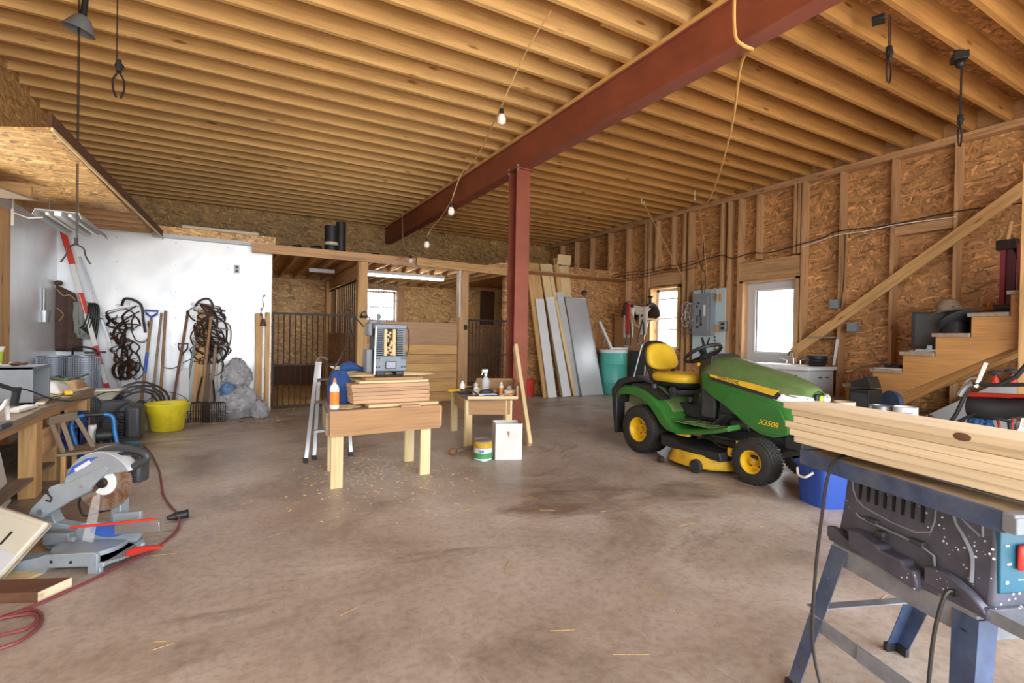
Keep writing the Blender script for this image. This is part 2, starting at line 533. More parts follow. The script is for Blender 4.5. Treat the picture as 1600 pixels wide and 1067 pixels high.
def curve_pts(ctrl, n=8, closed=False):
    """Catmull-Rom through the control points"""
    P = [Vector(p) for p in ctrl]; out = []
    m = len(P)
    rng = range(m if closed else m-1)
    for i in rng:
        p0 = P[(i-1) % m] if (closed or i > 0) else P[0]
        p1 = P[i]; p2 = P[(i+1) % m]
        p3 = P[(i+2) % m] if (closed or i < m-2) else P[-1]
        for k in range(n):
            t = k/n
            out.append(.5*((2*p1) + (p2-p0)*t + (2*p0-5*p1+4*p2-p3)*t*t + (3*p1-p0-3*p2+p3)*t**3))
    if not closed: out.append(P[-1])
    return out

def text_part(th, name, body, size, mat, mtx, extrude=.001, shear=0, parent=None, spacing=1.0):
    cu = bpy.data.curves.new(name, 'FONT'); cu.body = body; cu.size = size; cu.extrude = extrude
    cu.align_x = 'CENTER'; cu.align_y = 'CENTER'; cu.shear = shear; cu.space_character = spacing
    tmp = bpy.data.objects.new(name+'_tmp', cu); COL.objects.link(tmp)
    dg = bpy.context.evaluated_depsgraph_get()
    me = bpy.data.meshes.new_from_object(tmp.evaluated_get(dg))
    bpy.data.objects.remove(tmp); bpy.data.curves.remove(cu)
    me.transform(mtx)
    if th.inv is not None: me.transform(th.inv)
    me.materials.clear(); me.materials.append(MT[mat])
    o = bpy.data.objects.new(name, me); COL.objects.link(o); o.parent = parent or th.o
    return o
# ================================================================ the building
XL, XR, YF, YB, ZC = -1.83, 7.45, -1.8, 11.35, 3.55
g = G(); g.bx(-2.0, 7.6, -2.0, 11.5, -.15, 0); struct('floor', g, 'concrete')
g = G(); g.wall('z', ZC+.235, ZC+.255, XL, XR, YF, YB); struct('ceiling', g, 'osb', 'subfloor boards above the joists')
g = G(); g.wall('y', YB, YB+.12, XL-.1, XR+.1, 0, ZC+.3, [(2.6, 3.34, 1.40, 2.14)]); struct('wall_back', g, 'osb_far')
g = G(); g.wall('x', XR, XR+.12, YF, YB, 0, ZC+.3, [(6.72, 7.44, .93, 2.14), (4.46, 5.40, 0, 2.1)]); struct('wall_right', g, 'osb')
g = G(); g.wall('x', XL-.12, XL, YF, YB, 0, ZC+.3, [(3.65, 6.0, .95, 2.15)]); struct('wall_left', g, 'osb_light')
g = G(); g.wall('y', YF-.12, YF, XL-.1, XR+.1, 0, ZC+.3, [(-1.45, 5.5, 0, 3.2)]); struct('wall_front', g, 'osb')

# white steel clad partition of the back left room
g = G(); g.bx(XL, .55, 8.10, 8.22, 0, 2.40); struct('wall_partition', g, 'osb_light')
g = G(); g.bx(XL, .54, 8.094, 8.10, .02, 2.40)
g.bx(XL, XL+.006, 6.25, 8.094, .02, 2.34)
cl = single('wall_cladding', 'white dented steel sheeting covering the back left wall', 'wall sheeting', g, 'white_steel', loc=(-.6, 8.1, .02))
g = G()
for x in (-1.25, -.62, -.02, .45):
    for z in (.25, .6, .95, 1.3, 1.65, 2.0, 2.3):
        g.cyl((x, 8.094, z), (x, 8.088, z), .008, n=8)
o = build('rivet', g, 'galv', Matrix.Translation(-Vector((-.6, 8.1, .02)))); o.parent = cl; o['kind'] = 'stuff'
g = G(); g.bx(.42, .55, 8.22, YB, 0, 2.20); struct('wall_stall_side', g, 'osb_light')

# ledge of OSB and white board along the top of the partition
g = G(); g.bx(-.86, .58, 8.04, 8.22, 2.40, 2.432); g.bx(-.86, .58, 8.045, 8.09, 2.432, 2.50)
single('ledge_board', 'strip of OSB along the top edge of the white steel wall', 'ledge', g, 'osb_light')
g = G(); g.bx(-.88, .565, 8.02, 8.09, 2.35, 2.40)
single('ledge_rail', 'pale grey board under the OSB strip above the white wall', 'board', g, 'cabinet')

# low OSB wall of the right hand stall
g = G(); g.wall('y', 8.55, 8.65, 4.62, XR, 0, 2.6); struct('wall_stall_front', g, 'osb')

# ------------------------------------------------ joists
def joist(x0, x1, y, name, label, group, mat, base=None):
    if base:
        o = base.copy(); COL.objects.link(o); o.location = (base.location[0], y, base.location[2]); return o
    g = G(); g.bx(x0, x1, y-.019, y+.019, ZC, ZC+.235)
    return single(name, label, 'joist', g, mat, group=group)
jl = jr = None
k0 = 4.314
for i in range(-19, 23):
    y = k0 + i*.3115
    if y < YF+.1 or y > YB-.05: continue
    o = joist(XL, 3.16, y, 'ceiling_joist', 'spruce ceiling joist running from the left wall to the red steel beam', 'ceiling joists left of the steel beam', 'joist', None if jl is None or i % 6 == 0 else jl)
    if jl is None or i % 6 == 0: jl = o
    o = joist(2.35 + .35*((i*7 % 5)/5), XR-.04, y+.04, 'ceiling_joist', 'spruce ceiling joist running from the red steel beam to the right wall', 'ceiling joists right of the steel beam', 'joist_shaded', None)
g = G(); g.bx(XR-.04, XR, YF, YB, ZC, ZC+.235); struct('trim_rim_right', g, 'stud')
# plates
g = G(); g.bx(XR-.14, XR, YF, YB, ZC-.04, ZC); g.bx(XR-.14, XR, YF, YB, ZC-.082, ZC-.042); struct('trim_top_plate', g, 'stud')
g = G(); g.bx(XR-.14, XR, YF, 4.42, 0, .04); g.bx(XR-.14, XR, 5.44, 8.5, 0, .04); struct('trim_sole_plate', g, 'stud')

# ------------------------------------------------ studs of the right wall
def stud(y, z0=.04, z1=ZC-.082, w=.038):
    g = G(); g.bx(XR-.14, XR-.001, y-w/2, y+w/2, z0, z1)
    return single('wall_stud', 'vertical spruce stud of the open right wall', 'stud', g, 'stud', group='studs of the right wall')
for y in (8.75, 8.16, 7.60, 7.51, 6.62, 6.50, 5.80, 5.66, 5.46, 4.40, 3.87, 3.25, 2.61, 1.95, 1.3, .6, 9.4, 10.0, 10.6): stud(y)
for y in (7.32, 6.90): stud(y, 2.47)
for y in (6.95,): stud(y, .04, .89)
for y in (5.13, 4.52, 4.46): stud(y, 2.44)
g = G(); g.bx(XR-.10, XR, 6.66, 7.48, 2.18, 2.44); single('window_header', 'wide header board across the top of the right window', 'header', g, 'stud')
g = G(); g.bx(XR-.12, XR, 4.43, 5.44, 2.13, 2.41); g.bx(XR-.14, XR, 4.43, 5.44, 2.10, 2.13); single('door_header', 'wide header board above the white door', 'header', g, 'stud')
g = G(); g.bx(XR-.12, XR, 2.64, 3.23, 2.49, 2.60); single('wall_blocking', 'horizontal blocking board between two studs above the handrail', 'blocking', g, 'stud')
# dark painted back of the wall recess over the window

# ------------------------------------------------ windows and door
def window(name, x0, x1, y0, y1, z0, z1, t, rails, mat='whitepaint', fw_=.05):
    """frame in a wall; thin axis is t ('x' or 'y')"""
    g = G()
    def b(u0, u1, v0, v1, d=0):
        if t == 'x': g.bx(x0+d, x1-d, u0, u1, v0, v1)
        else: g.bx(u0, u1, y0+d, y1-d, v0, v1)
    U0, U1 = (y0, y1) if t == 'x' else (x0, x1)
    b(U0, U0+fw_, z0, z1); b(U1-fw_, U1, z0, z1); b(U0, U1, z0, z0+fw_); b(U0, U1, z1-fw_, z1)
    for r_ in rails: b(U0+fw_, U1-fw_, r_-.012, r_+.012, .02)
    o = struct(name, g, mat)
    g = G()
    if t == 'x': g.bx((x0+x1)/2-.003, (x0+x1)/2+.003, y0+fw_, y1-fw_, z0+fw_, z1-fw_)
    else: g.bx(x0+fw_, x1-fw_, (y0+y1)/2-.003, (y0+y1)/2+.003, z0+fw_, z1-fw_)
    p = build('pane', g, 'glass'); p.parent = o
    return o
window('window_1', XR+.03, XR+.09, 6.74, 7.42, .95, 2.12, 'x', [1.33, 1.55, 1.93])
g = G(); g.bx(XR-.15, XR+.03, 7.42, 7.45, .93, 2.15); g.bx(XR-.15, XR+.03, 6.71, 6.74, .93, 2.15); g.bx(XR-.15, XR+.03, 6.71, 7.45, 2.12, 2.15); g.bx(XR-.15, XR+.03, 6.71, 7.45, .91, .95)
struct('trim_window_1', g, 'post')
window('window_2', 2.62, 3.32, YB+.03, YB+.09, 1.42, 2.12, 'y', [1.75])
g = G(); g.bx(2.57, 2.60, YB-.06, YB, 1.39, 2.14); g.bx(3.34, 3.49, YB-.06, YB, 1.39, 2.14); g.bx(2.57, 3.49, YB-.06, YB, 2.14, 2.17)
struct('trim_window_2', g, 'stud')
g = G()
for i in range(13):
    g.cyl((2.60+i*.06, YB-.09, 1.40), (2.60+i*.06, YB-.09, 2.30), .006, n=6)
g.cyl((2.58, YB-.09, 2.30), (3.36, YB-.09, 2.30), .008, n=6); g.cyl((2.58, YB-.09, 1.9), (3.36, YB-.09, 1.9), .006, n=6)
single('window_grille', 'row of thin grey bars in front of the bright stall window', 'grille', g, 'grey')
window('window_3', XL-.10, XL-.04, 3.65, 6.0, .95, 2.15, 'x', [1.55])
g = G(); g.bx(XL, XL+.10, 5.98, 6.24, 0.0, 2.18); g.bx(XL, XL+.09, 3.4, 3.65, .5, 2.18); g.bx(XL, XL+.09, 3.4, 5.98, 2.15, 2.25); g.bx(XL-.03, XL+.12, 3.55, 6.05, .90, .95)
struct('trim_window_3', g, 'post')

# white half glazed door
g = G(); g.wall('x', XR+.0, XR+.045, 4.49, 5.37, .01, 2.07, [(4.60, 5.22, .97, 1.93)])
d1 = struct('door_1', g, 'cabinet', bevel=.003)
g = G(); g.wall('x', XR-.008, XR+.053, 4.57, 5.25, .94, 1.96, [(4.60, 5.22, .97, 1.93)]); o = build('pane_frame', g, 'whitepaint', bevel=.003); o.parent = d1
g = G(); g.bx(XR+.018, XR+.026, 4.60, 5.22, .97, 1.93); o = build('pane', g, 'glass'); o.parent = d1
g = G(); g.cyl((XR, 4.56, .98), (XR-.05, 4.56, .98), .012); g.ball((XR-.06, 4.56, .98), .028); o = build('door_knob', g, 'alu'); o.parent = d1
g = G(); g.bx(XR-.14, XR+.05, 5.37, 5.43, 0, 2.10); g.bx(XR-.14, XR+.05, 4.44, 4.49, 0, 2.10); g.bx(XR-.14, XR+.05, 4.44, 5.43, 2.07, 2.11)
struct('trim_door_1', g, 'stud')

# ------------------------------------------------ red steel beam and post
th = T('steel_beam', 'long red steel I-beam carrying the ceiling joists', 'beam', (3.105, 4.7, 3.165))
g = G(); g.bx(3.03, 3.18, YF, YB-.05, 3.165, 3.18); th.part('lower_flange', g, 'red_iron')
g = G(); g.bx(3.085, 3.125, YF, YB-.05, 3.18, 3.51); g.bx(3.045, 3.05, YF, YB-.05, 3.19, 3.50); th.part('web', g, 'red_iron')
g = G(); g.bx(3.03, 3.18, YF, YB-.05, 3.495, 3.51); th.part('upper_flange', g, 'red_iron')
g = G(); g.bx(3.02, 3.19, YF, YB-.05, 3.512, 3.549); single('beam_plate', 'flat wooden nailer board on top of the red steel beam', 'board', g, 'joist')
PX, PY = 3.10, 5.40
th = T('steel_post', 'red steel H-section post holding up the steel beam', 'post', (PX, PY, 0))
g = G(); g.bx(PX-.095, PX+.095, PY-.095, PY-.082, .012, 3.15); th.part('flange', g, 'red_iron')
g = G(); g.bx(PX-.095, PX+.095, PY+.082, PY+.095, .012, 3.15); th.part('flange', g, 'red_iron')
g = G(); g.bx(PX-.006, PX+.006, PY-.083, PY+.083, .012, 3.15); th.part('web', g, 'red_iron')
g = G(); g.bx(PX-.14, PX+.14, PY-.14, PY+.14, 0, .014); th.part('base_plate', g, 'red_iron')
g = G(); g.bx(PX-.12, PX+.12, PY-.13, PY+.13, 3.15, 3.164); th.part('cap_plate', g, 'red_iron')
for dy in (-.11, .11):
    g = G(); g.cyl((PX-.09, PY+dy, 3.12), (PX-.09, PY+dy, 3.20), .012, n=6); th.part('bolt', g, 'galv')

# ------------------------------------------------ low loft over the left side
g = G(); g.prism([(XL, 4.6), (-.965, 4.10), (-.89, 6.5), (XL, 6.5)], 'z', 2.34, 2.355)
single('loft_soffit', 'OSB sheeting nailed under the low loft at upper left', 'sheeting', g, 'osb_light')
g = G(); g.prism([(-.985, 4.12), (-.955, 4.10), (-.76, 8.09), (-.79, 8.09)], 'z', 2.356, 2.44); single('loft_shade_board', 'edge board darkened like the shaded open side of the low loft, running back to the white wall', 'board', g, 'darkwood')  # dark colour stands in for the shaded gap along the loft side
g = G(); g.prism([(-.962, 4.10), (-.950, 4.10), (-.755, 8.09), (-.767, 8.09)], 'z', 2.335, 2.355); single('loft_trim', 'thin pale OSB edge along the bottom of the low loft', 'edge strip', g, 'plank2')
lj = None
for y in (6.62, 6.93, 7.24, 7.55, 7.86):
    if lj is None:
        g = G(); g.bx(XL, -.875, y-.019, y+.019, 2.362, 2.47)
        lj = single('loft_joist', 'bare joist of the low loft above the white steel wall', 'joist', g, 'stud', group='bare loft joists')
    else:
        c = lj.copy(); COL.objects.link(c); c.location.y += y-6.62
g = G(); g.prism([(XL, 4.6), (-1.42, 5.7), (XL, 5.75)], 'z', 2.20, 2.215)
single('sheet_board', 'smooth grey-brown panel under the loft in the upper left corner', 'panel', g, 'greywood')
g = G(); g.bx(XL, -1.45, 5.68, 5.72, 2.21, 2.32)
single('shelf_cleat', 'short pale board holding the grey-brown panel under the loft', 'board', g, 'post')

# ------------------------------------------------ stall front
th = T('stall_rail', 'long weathered rail board across the top of the horse stalls', 'rail', (1.3, 8.0, 2.25))
g = G(); g.bx(.28, 2.64, 7.95, 7.99, 2.25, 2.38); th.part('board', g, 'stud')
th = T('stall_rail', 'fresh yellow rail board above the stalls behind the steel post', 'rail', (3.8, 8.0, 2.25))
g = G(); g.bar((2.66, 7.97, 2.335), (4.7, 7.97, 2.285), .04, .13); th.part('board', g, 'post')
def spost(x, y, w, z1, lab, mat='post', d=.14, nm='stall_post'):
    g = G(); g.bx(x-w/2, x+w/2, y, y+d, 0, z1)
    return single(nm, lab, 'post', g, mat, bevel=.004)
spost(1.82, 8.0, .15, 2.25, 'thick stall post between the left gate and the window')
spost(3.53, 8.0, .17, 2.37, 'thick grey-brown stall post beside the right gate', 'stud')
spost(.49, 8.0, .06, 1.42, 'short pale gate post with a brass latch at the white wall end', d=.05)
spost(.38, 8.0, .09, 1.40, 'short pale post nailed to the end of the white wall', d=.05)
spost(1.82, 10.9, .16, 2.2, 'inner corner post between the two stalls, at the back wall')
spost(1.86, 10.2, .10, 2.2, 'inner post of the stall partition nearer the front', 'stud', .10)
# partition between the stalls
th = T('stall_partition', 'low board and steel panel partition between the two stalls', 'partition', (1.82, 9.6, 0))
for i in range(6):
    g = G(); g.bx(1.80, 1.84, 8.2, 10.9, .02+i*.19, .20+i*.19); th.part('board', g, 'stud')
g = G()
for i in range(16): g.cyl((1.82, 8.3+i*.16, 1.15), (1.82, 8.3+i*.16, 2.0), .009, n=6)
g.bx(1.805, 1.835, 8.2, 10.9, 1.99, 2.02); th.part('bars', g, 'iron')
g = G(); g.bx(1.80, 1.84, 8.15, YB, 2.05, 2.25); single('stall_cross_beam', 'cross beam running back from the left stall post to the back wall', 'beam', g, 'stud')
# stall ceiling
pj_ = None
for i in range(15):
    x = .62 + i*.27
    if x > 4.6: break
    if pj_ is None:
        g = G(); g.bx(x-.019, x+.019, 8.0, YB, 2.26, 2.36)
        pj_ = single('stall_joist', 'small joist in the ceiling over the stalls', 'joist', g, 'post', group='stall ceiling joists')
    else:
        c = pj_.copy(); COL.objects.link(c); c.location.x += i*.27
g = G(); g.bx(.55, XR, 8.02, YB, 2.362, 2.378); single('stall_deck', 'OSB storage deck over the horse stalls', 'deck', g, 'osb')
g = G(); g.wall('y', YB-.009, YB-.001, .57, 7.40, .02, 2.25, [(2.56, 3.50, 1.38, 2.18)]); single('stall_brightening_sheet', 'paler OSB sheet added on the back wall to brighten the stalls', 'sheeting', g, 'osb_light')  # added sheet, its paler colour stands in for brighter light in the stalls
# low board front
th = T('low_stall_boarding', 'low front of the middle stall made of horizontal spruce boards', 'stall front', (2.65, 8.1, 0))
zz = 0.02
for h_, m_ in ((.17, 'post'), (.17, 'joist'), (.17, 'post'), (.14, 'joist'), (.15, 'post'), (.16, 'joist'), (.37, 'pinkwood')):
    g = G(); g.bx(1.90, 3.44, 8.06, 8.10, zz, zz+h_-.006); th.part('board', g, m_); zz += h_
# boards behind right gate
th = T('kick_boards', 'worn horizontal kick boards on the stall wall behind the right gate', 'boards', (4.2, 11.2, 0))
for i in range(6):
    g = G(); g.bx(3.65, 7.3, YB-.05, YB-.01, .02+i*.2, .21+i*.2); th.part('board', g, 'stud')
g = G(); g.bx(.6, 1.75, YB-.04, YB-.01, .0, .50); single('scuffed_sheet', 'dark scuffed panel low on the wall of the left stall', 'panel', g, 'darkwood')
# small inner opening
th = T('wall_hatch', 'small dark hatch in a pale wooden frame behind the right gate', 'hatch', (5.63, YB-.03, 1.35))
g = G(); g.wall('y', YB-.05, YB-.012, 5.30, 5.95, 1.35, 2.35, [(5.42, 5.84, 1.42, 2.27)]); th.part('frame', g, 'post')
g = G(); g.bx(5.43, 5.83, YB-.02, YB-.010, 1.43, 2.26); th.part('panel', g, 'darkwood')
# bedding
random.seed(3)
g = G()
N = 16
def bed(x0, x1, y0, y1, z):
    vs = [[None]*(N+1) for _ in range(N+1)]
    for i in range(N+1):
        for j in range(N+1):
            e_ = min(i, j, N-i, N-j)
            v = g.b.verts.new((x0+(x1-x0)*i/N, y0+(y1-y0)*j/N, .004+(z*random.uniform(.4, 1) if e_ else 0)))
            v[g.g] = v.co.copy(); vs[i][j] = v
    for i in range(N):
        for j in range(N): g.b.faces.new((vs[i][j], vs[i+1][j], vs[i+1][j+1], vs[i][j+1]))
bed(.58, 1.78, 8.3, 11.2, .12); bed(1.9, 4.6, 8.2, 11.2, .08)
single('stall_bedding', 'straw bedding covering the floor of the horse stalls', 'straw', g, 'straw', kind='stuff', smooth=180)
# ================================================================ riding mower (faces the camera side, nose towards -Y)
MX = 3.98
th = T('riding_mower', 'green and yellow riding lawn mower parked on the concrete beside the sink cabinet', 'riding mower', (MX, 3.1, 0))
def wheel(x, y, r, w, sgn, rim_r, name='wheel'):
    """sgn: direction of the outer face along x"""
    c = (x, y, r)
    g = G()
    hw = w/2
    prof = [(rim_r*.98, -hw*.80), (rim_r*1.10, -hw*.95), (r*.80, -hw), (r*.92, -hw*.90), (r*.985, -hw*.66), (r, -hw*.3), (r, hw*.3), (r*.985, hw*.66), (r*.92, hw*.90), (r*.80, hw), (rim_r*1.10, hw*.95), (rim_r*.98, hw*.80)]
    g.lathe(c, prof, (1, 0, 0), 48)
    # turf tread lugs
    n = 40
    for i in range(n):
        a = 2*PI*i/n
        for k, dx in enumerate((-.72, -.36, 0, .36, .72)):
            aa = a + (PI/n if k % 2 else 0)
            rr = r*(1.0 if abs(dx) < .5 else .975)
            p = Vector((x+dx*hw, y+math.cos(aa)*rr, r+math.sin(aa)*rr))
            m = Matrix.Rotation(aa, 3, 'X')
            g.orient(p, (hw*.27, .014, r*.105), m @ Matrix.Rotation(R(35 if k % 2 else -35), 3, 'Y') if False else m)
    wo_ = th.part(name, g, 'rubber', smooth=30)
    g = G()
    o = sgn
    prof = [(.012, hw*.35), (rim_r*.35, hw*.35), (rim_r*.40, hw*.15), (rim_r*.72, hw*.15), (rim_r*.80, hw*.55), (rim_r*.9, hw*.82), (rim_r*1.04, hw*.90), (rim_r*1.04, hw*.7), (rim_r*.9, 0)]
    g.lathe(c, [(a_, o*b_) for a_, b_ in prof], (1, 0, 0), 32)
    th.part('rim', g, 'yellow', parent=wo_, label='yellow wheel rim')
    g = G(); g.cyl((x+o*hw*.15, y, r), (x+o*hw*.62, y, r), .026, n=16); g.cyl((x+o*hw*.62, y, r), (x+o*hw*.68, y, r), .016, n=12)
    th.part('hub', g, 'dustyellow', parent=wo_)
    g = G()
    for i in range(4):
        a = PI/4+i*PI/2
        g.cyl((x+o*hw*.15, y+math.cos(a)*rim_r*.56, r+math.sin(a)*rim_r*.56), (x+o*hw*.17, y+math.cos(a)*rim_r*.56, r+math.sin(a)*rim_r*.56), .011, n=10)
    th.part('rim_hole', g, 'black', parent=wo_)
wheel(3.66, 3.70, .232, .235, -1, .115)
wheel(4.30, 3.70, .232, .235, 1, .115)
wheel(3.65, 2.475, .178, .165, -1, .088)
wheel(4.31, 2.475, .178, .165, 1, .088)

def mir(pts): return [(MX-(p[0]), p[1], p[2]) for p in pts]
# hood: half widths per station, closed ring of a rounded cross section
def hood_ring(y, zt, zb, wt, wm, zm, wb):
    """zt crown, zm belt line height (widest wm), zb lower edge (width wb)"""
    h = [(0, zt), (wt*.45, zt-.006), (wt*.8, zt-.022), (wt, zt-.05), (wm, zm), (wm*.995, zm-.02), (wb, zb)]
    L_ = [(MX-a, y, z) for a, z in h]; R_ = [(MX+a, y, z) for a, z in h[1:]][::-1]
    return L_ + R_
st = [
 (3.10, .955, .70, .17, .235, .83, .225),
 (3.02, .985, .66, .19, .255, .83, .245),
 (2.90, .965, .60, .195, .262, .815, .255),
 (2.75, .93, .52, .19, .262, .795, .258),
 (2.62, .90, .43, .185, .262, .775, .258),
 (2.50, .87, .385, .18, .260, .755, .256),
 (2.38, .835, .375, .17, .252, .735, .252),
 (2.30, .805, .40, .155, .24, .715, .245),
 (2.235, .775, .45, .13, .20, .70, .21),
 (2.205, .745, .50, .09, .13, .69, .14)]
g = G(); g.loft([hood_ring(*s) for s in st], cap=True)
hood = th.part('hood', g, 'green', bevel=0, smooth=50)
# dusty top shell of the hood
def top_ring(y, zt, zm, wt, wm):
    h = [(0, zt+.006), (wt*.45, zt), (wt*.82, zt-.016), (wt+.004, zt-.046), (wm+.006, zm+.004), (wm+.006, zm-.004), (wm-.02, zm-.004)]
    return [(MX-a, y, z) for a, z in h[::-1]] + [(MX+a, y, z) for a, z in h[1:]]
g = G(); g.loft([top_ring(s[0]-(.012 if i == 9 else 0), s[1], s[5], s[3], s[4]) for i, s in enumerate(st)], cap=False, closed=False)
th.part('hood_top', g, 'greend', parent=hood, label='dusty olive upper shell of the hood', mods=[('SOLIDIFY', dict(thickness=.004))])
# side inset (black recess), yellow stripe, highlight edge
for s in (-1, 1):
    X = lambda d: MX + s*(.262+d)
    def poly(pts, d0, d1, nm, mt, par=hood, lb=None):
        g = G(); g.prism(pts, 'x', X(d0), X(d1)); return th.part(nm, g, mt, parent=par, label=lb)
    poly([(2.985, .805), (2.965, .775), (2.62, .715), (2.36, .672), (2.33, .712), (2.36, .735), (2.62, .775), (2.80, .803)], -.012, .006, 'side_recess', 'black')
    st_ = poly([(2.985, .826), (2.978, .808), (2.70, .758), (2.385, .702), (2.345, .744), (2.60, .785)], -.004, .011, 'stripe', 'yellow', hood, 'yellow side stripe with dark lettering')
    # sculpted lower cheek
    poly([(2.84, .60), (2.78, .70), (2.40, .640), (2.335, .60), (2.27, .47), (2.27, .415), (2.33, .40), (2.48, .405), (2.60, .435), (2.70, .50)], -.01, .005, 'cheek_panel', 'green')
    m = Matrix.Translation((X(.0115), 2.795, .790)) @ (Matrix.Rotation(R(-90), 4, 'Z') if s < 0 else Matrix.Rotation(R(90), 4, 'Z')) @ Matrix.Rotation(R(90), 4, 'X') @ Matrix.Rotation(R(-10.0 if s < 0 else 10.0), 4, 'Z')
    text_part(th, 'lettering', 'JOHN DEERE', .036, 'black', m, parent=st_, spacing=1.05)
    m = Matrix.Translation((X(.006), 2.425, .478)) @ (Matrix.Rotation(R(-90), 4, 'Z') if s < 0 else Matrix.Rotation(R(90), 4, 'Z')) @ Matrix.Rotation(R(90), 4, 'X') @ Matrix.Rotation(R(-4 if s < 0 else 4), 4, 'Z')
    text_part(th, 'model_lettering', 'X350R', .060, 'yellow', m, parent=hood, shear=.3)
    # headlight
    g = G(); g.loft([[(MX+s*a, y, z) for a, y, z in rg] for rg in (
        [(.262, 2.40, .715), (.268, 2.40, .690), (.262, 2.39, .668), (.20, 2.39, .67), (.20, 2.40, .715)],
        [(.250, 2.315, .722), (.262, 2.310, .69), (.255, 2.305, .655), (.18, 2.30, .66), (.18, 2.31, .72)],
        [(.180, 2.215, .715), (.200, 2.205, .685), (.19, 2.205, .655), (.14, 2.24, .66), (.14, 2.25, .71)],
        [(.07, 2.188, .70), (.075, 2.178, .68), (.07, 2.182, .66), (.05, 2.21, .66), (.05, 2.22, .70)])])
    th.part('headlight', g, 'headlamp', parent=hood, bevel=.004)
# nose badge and grille
g = G(); g.box((MX, 2.187, .655), (.10, .03, .14)); th.part('nose_panel', g, 'black', parent=hood, bevel=.01)
g = G(); g.cyl((MX-.0, 2.172, .69), (MX, 2.166, .69), .026, n=20); th.part('badge', g, 'limegreen', parent=hood, label='round green and yellow badge')
g = G()
for i in range(6): g.bx(MX-.19, MX+.19, 2.19, 2.22, .44+i*.034, .452+i*.034)
g.bx(MX-.2, MX+.2, 2.21, 2.30, .42, .66); th.part('grille', g, 'black', parent=hood)
# chassis
g = G()
g.bx(MX-.19, MX+.19, 2.24, 3.80, .28, .40); g.bx(MX-.16, MX+.16, 2.9, 3.9, .40, .52)
g.bx(MX-.20, MX+.20, 2.24, 2.95, .40, .50)
g.bx(MX-.22, MX+.22, 2.18, 2.32, .30, .40)
th.part('chassis', g, 'black', bevel=.008)
g = G(); g.bar((MX-.36, 2.475, .20), (MX+.36, 2.475, .20), .05, .05); g.cyl((MX-.26, 2.475, .16), (MX-.26, 2.475, .34), .02); g.cyl((MX+.26, 2.475, .16), (MX+.26, 2.475, .34), .02)
g.tube([(MX-.25, 2.55, .26), (MX, 2.62, .26), (MX+.25, 2.55, .26)], .011); th.part('front_axle', g, 'iron', bevel=.004)
g = G(); g.cyl((3.72, 3.70, .232), (4.24, 3.70, .232), .05); g.bx(MX-.12, MX+.12, 3.55, 3.85, .18, .40); th.part('rear_axle', g, 'black')
g = G(); g.box((MX-.02, 2.75, .56), (.40, .34, .14)); g.cyl((MX-.22, 2.78, .42), (MX-.22, 2.60, .42), .045); th.part('engine', g, 'black', bevel=.01)
# dashboard cowl
g = G(); g.loft([[(MX-.20, 3.02, .985), (MX-.10, 3.02, 1.012), (MX+.10, 3.02, 1.012), (MX+.20, 3.02, .985), (MX+.22, 3.03, .84), (MX-.22, 3.03, .84)],
                 [(MX-.15, 3.20, .93), (MX-.08, 3.22, .95), (MX+.08, 3.22, .95), (MX+.15, 3.20, .93), (MX+.17, 3.15, .78), (MX-.17, 3.15, .78)],
                 [(MX-.11, 3.24, .80), (MX-.06, 3.25, .81), (MX+.06, 3.25, .81), (MX+.11, 3.24, .80), (MX+.14, 3.18, .55), (MX-.14, 3.18, .55)]])
th.part('dash_cowl', g, 'black', bevel=.01)
g = G(); g.cyl((MX-.06, 3.12, .50), (MX-.06, 3.12, .80), .06); g.bx(MX-.20, MX+.16, 2.98, 3.14, .42, .74); th.part('console', g, 'dkgrey', bevel=.02)
g = G(); g.cyl((MX-.16, 3.19, .90), (MX-.18, 3.20, .905), .016); th.part('choke_knob', g, 'yellow')
# steering wheel, tilted
c = Vector((MX, 3.29, 1.0)); ax = Vector((0, .50, .87)).normalized()
x_ = Vector((1, 0, 0)); y_ = ax.cross(x_)
g = G(); g.tube([c + x_*math.cos(a)*.175 + y_*math.sin(a)*.175 for a in [2*PI*i/40 for i in range(40)]], .017, 10, closed=True)
sw = th.part('steering_wheel', g, 'black')
g = G()
for a in (R(90), R(215), R(325)):
    g.bar(c-ax*.025, c + x_*math.cos(a)*.17 + y_*math.sin(a)*.17, .045, .014, ax)
g.cyl(c-ax*.05, c-ax*.005, .045, .035, 20)
th.part('spokes', g, 'black', parent=sw, bevel=.004)
g = G(); g.cyl(c-ax*.05, c-ax*.26, .03); th.part('column', g, 'black')
# seat
g = G()
def rr(cx, cy, hx, hy, z, n=24, p=3.2, tilt=0):
    out = []
    for i in range(n):
        a = 2*PI*i/n; ca, sa = math.cos(a), math.sin(a)
        out.append((cx+hx*abs(ca)**(2/p)*(1 if ca >= 0 else -1), cy+hy*abs(sa)**(2/p)*(1 if sa >= 0 else -1), z+tilt*sa))
    return out
SY = 3.545
g.loft([rr(MX, SY, .20, .215, .70), rr(MX, SY, .235, .25, .715), rr(MX, SY, .245, .262, .75), rr(MX, SY, .235, .255, .785), rr(MX, SY+.0, .20, .215, .80), rr(MX, SY+.01, .13, .14, .785), rr(MX, SY+.02, .05, .06, .775)])
seat = th.part('seat', g, 'seat', label='dusty yellow seat cushion', smooth=70)
g = G(); g.loft([rr(MX, SY, .17, .19, .655), rr(MX, SY, .245, .262, .69), rr(MX, SY, .25, .268, .712), rr(MX, SY, .2, .2, .714)]); th.part('seat_pan', g, 'black', parent=seat, smooth=60)
g = G()
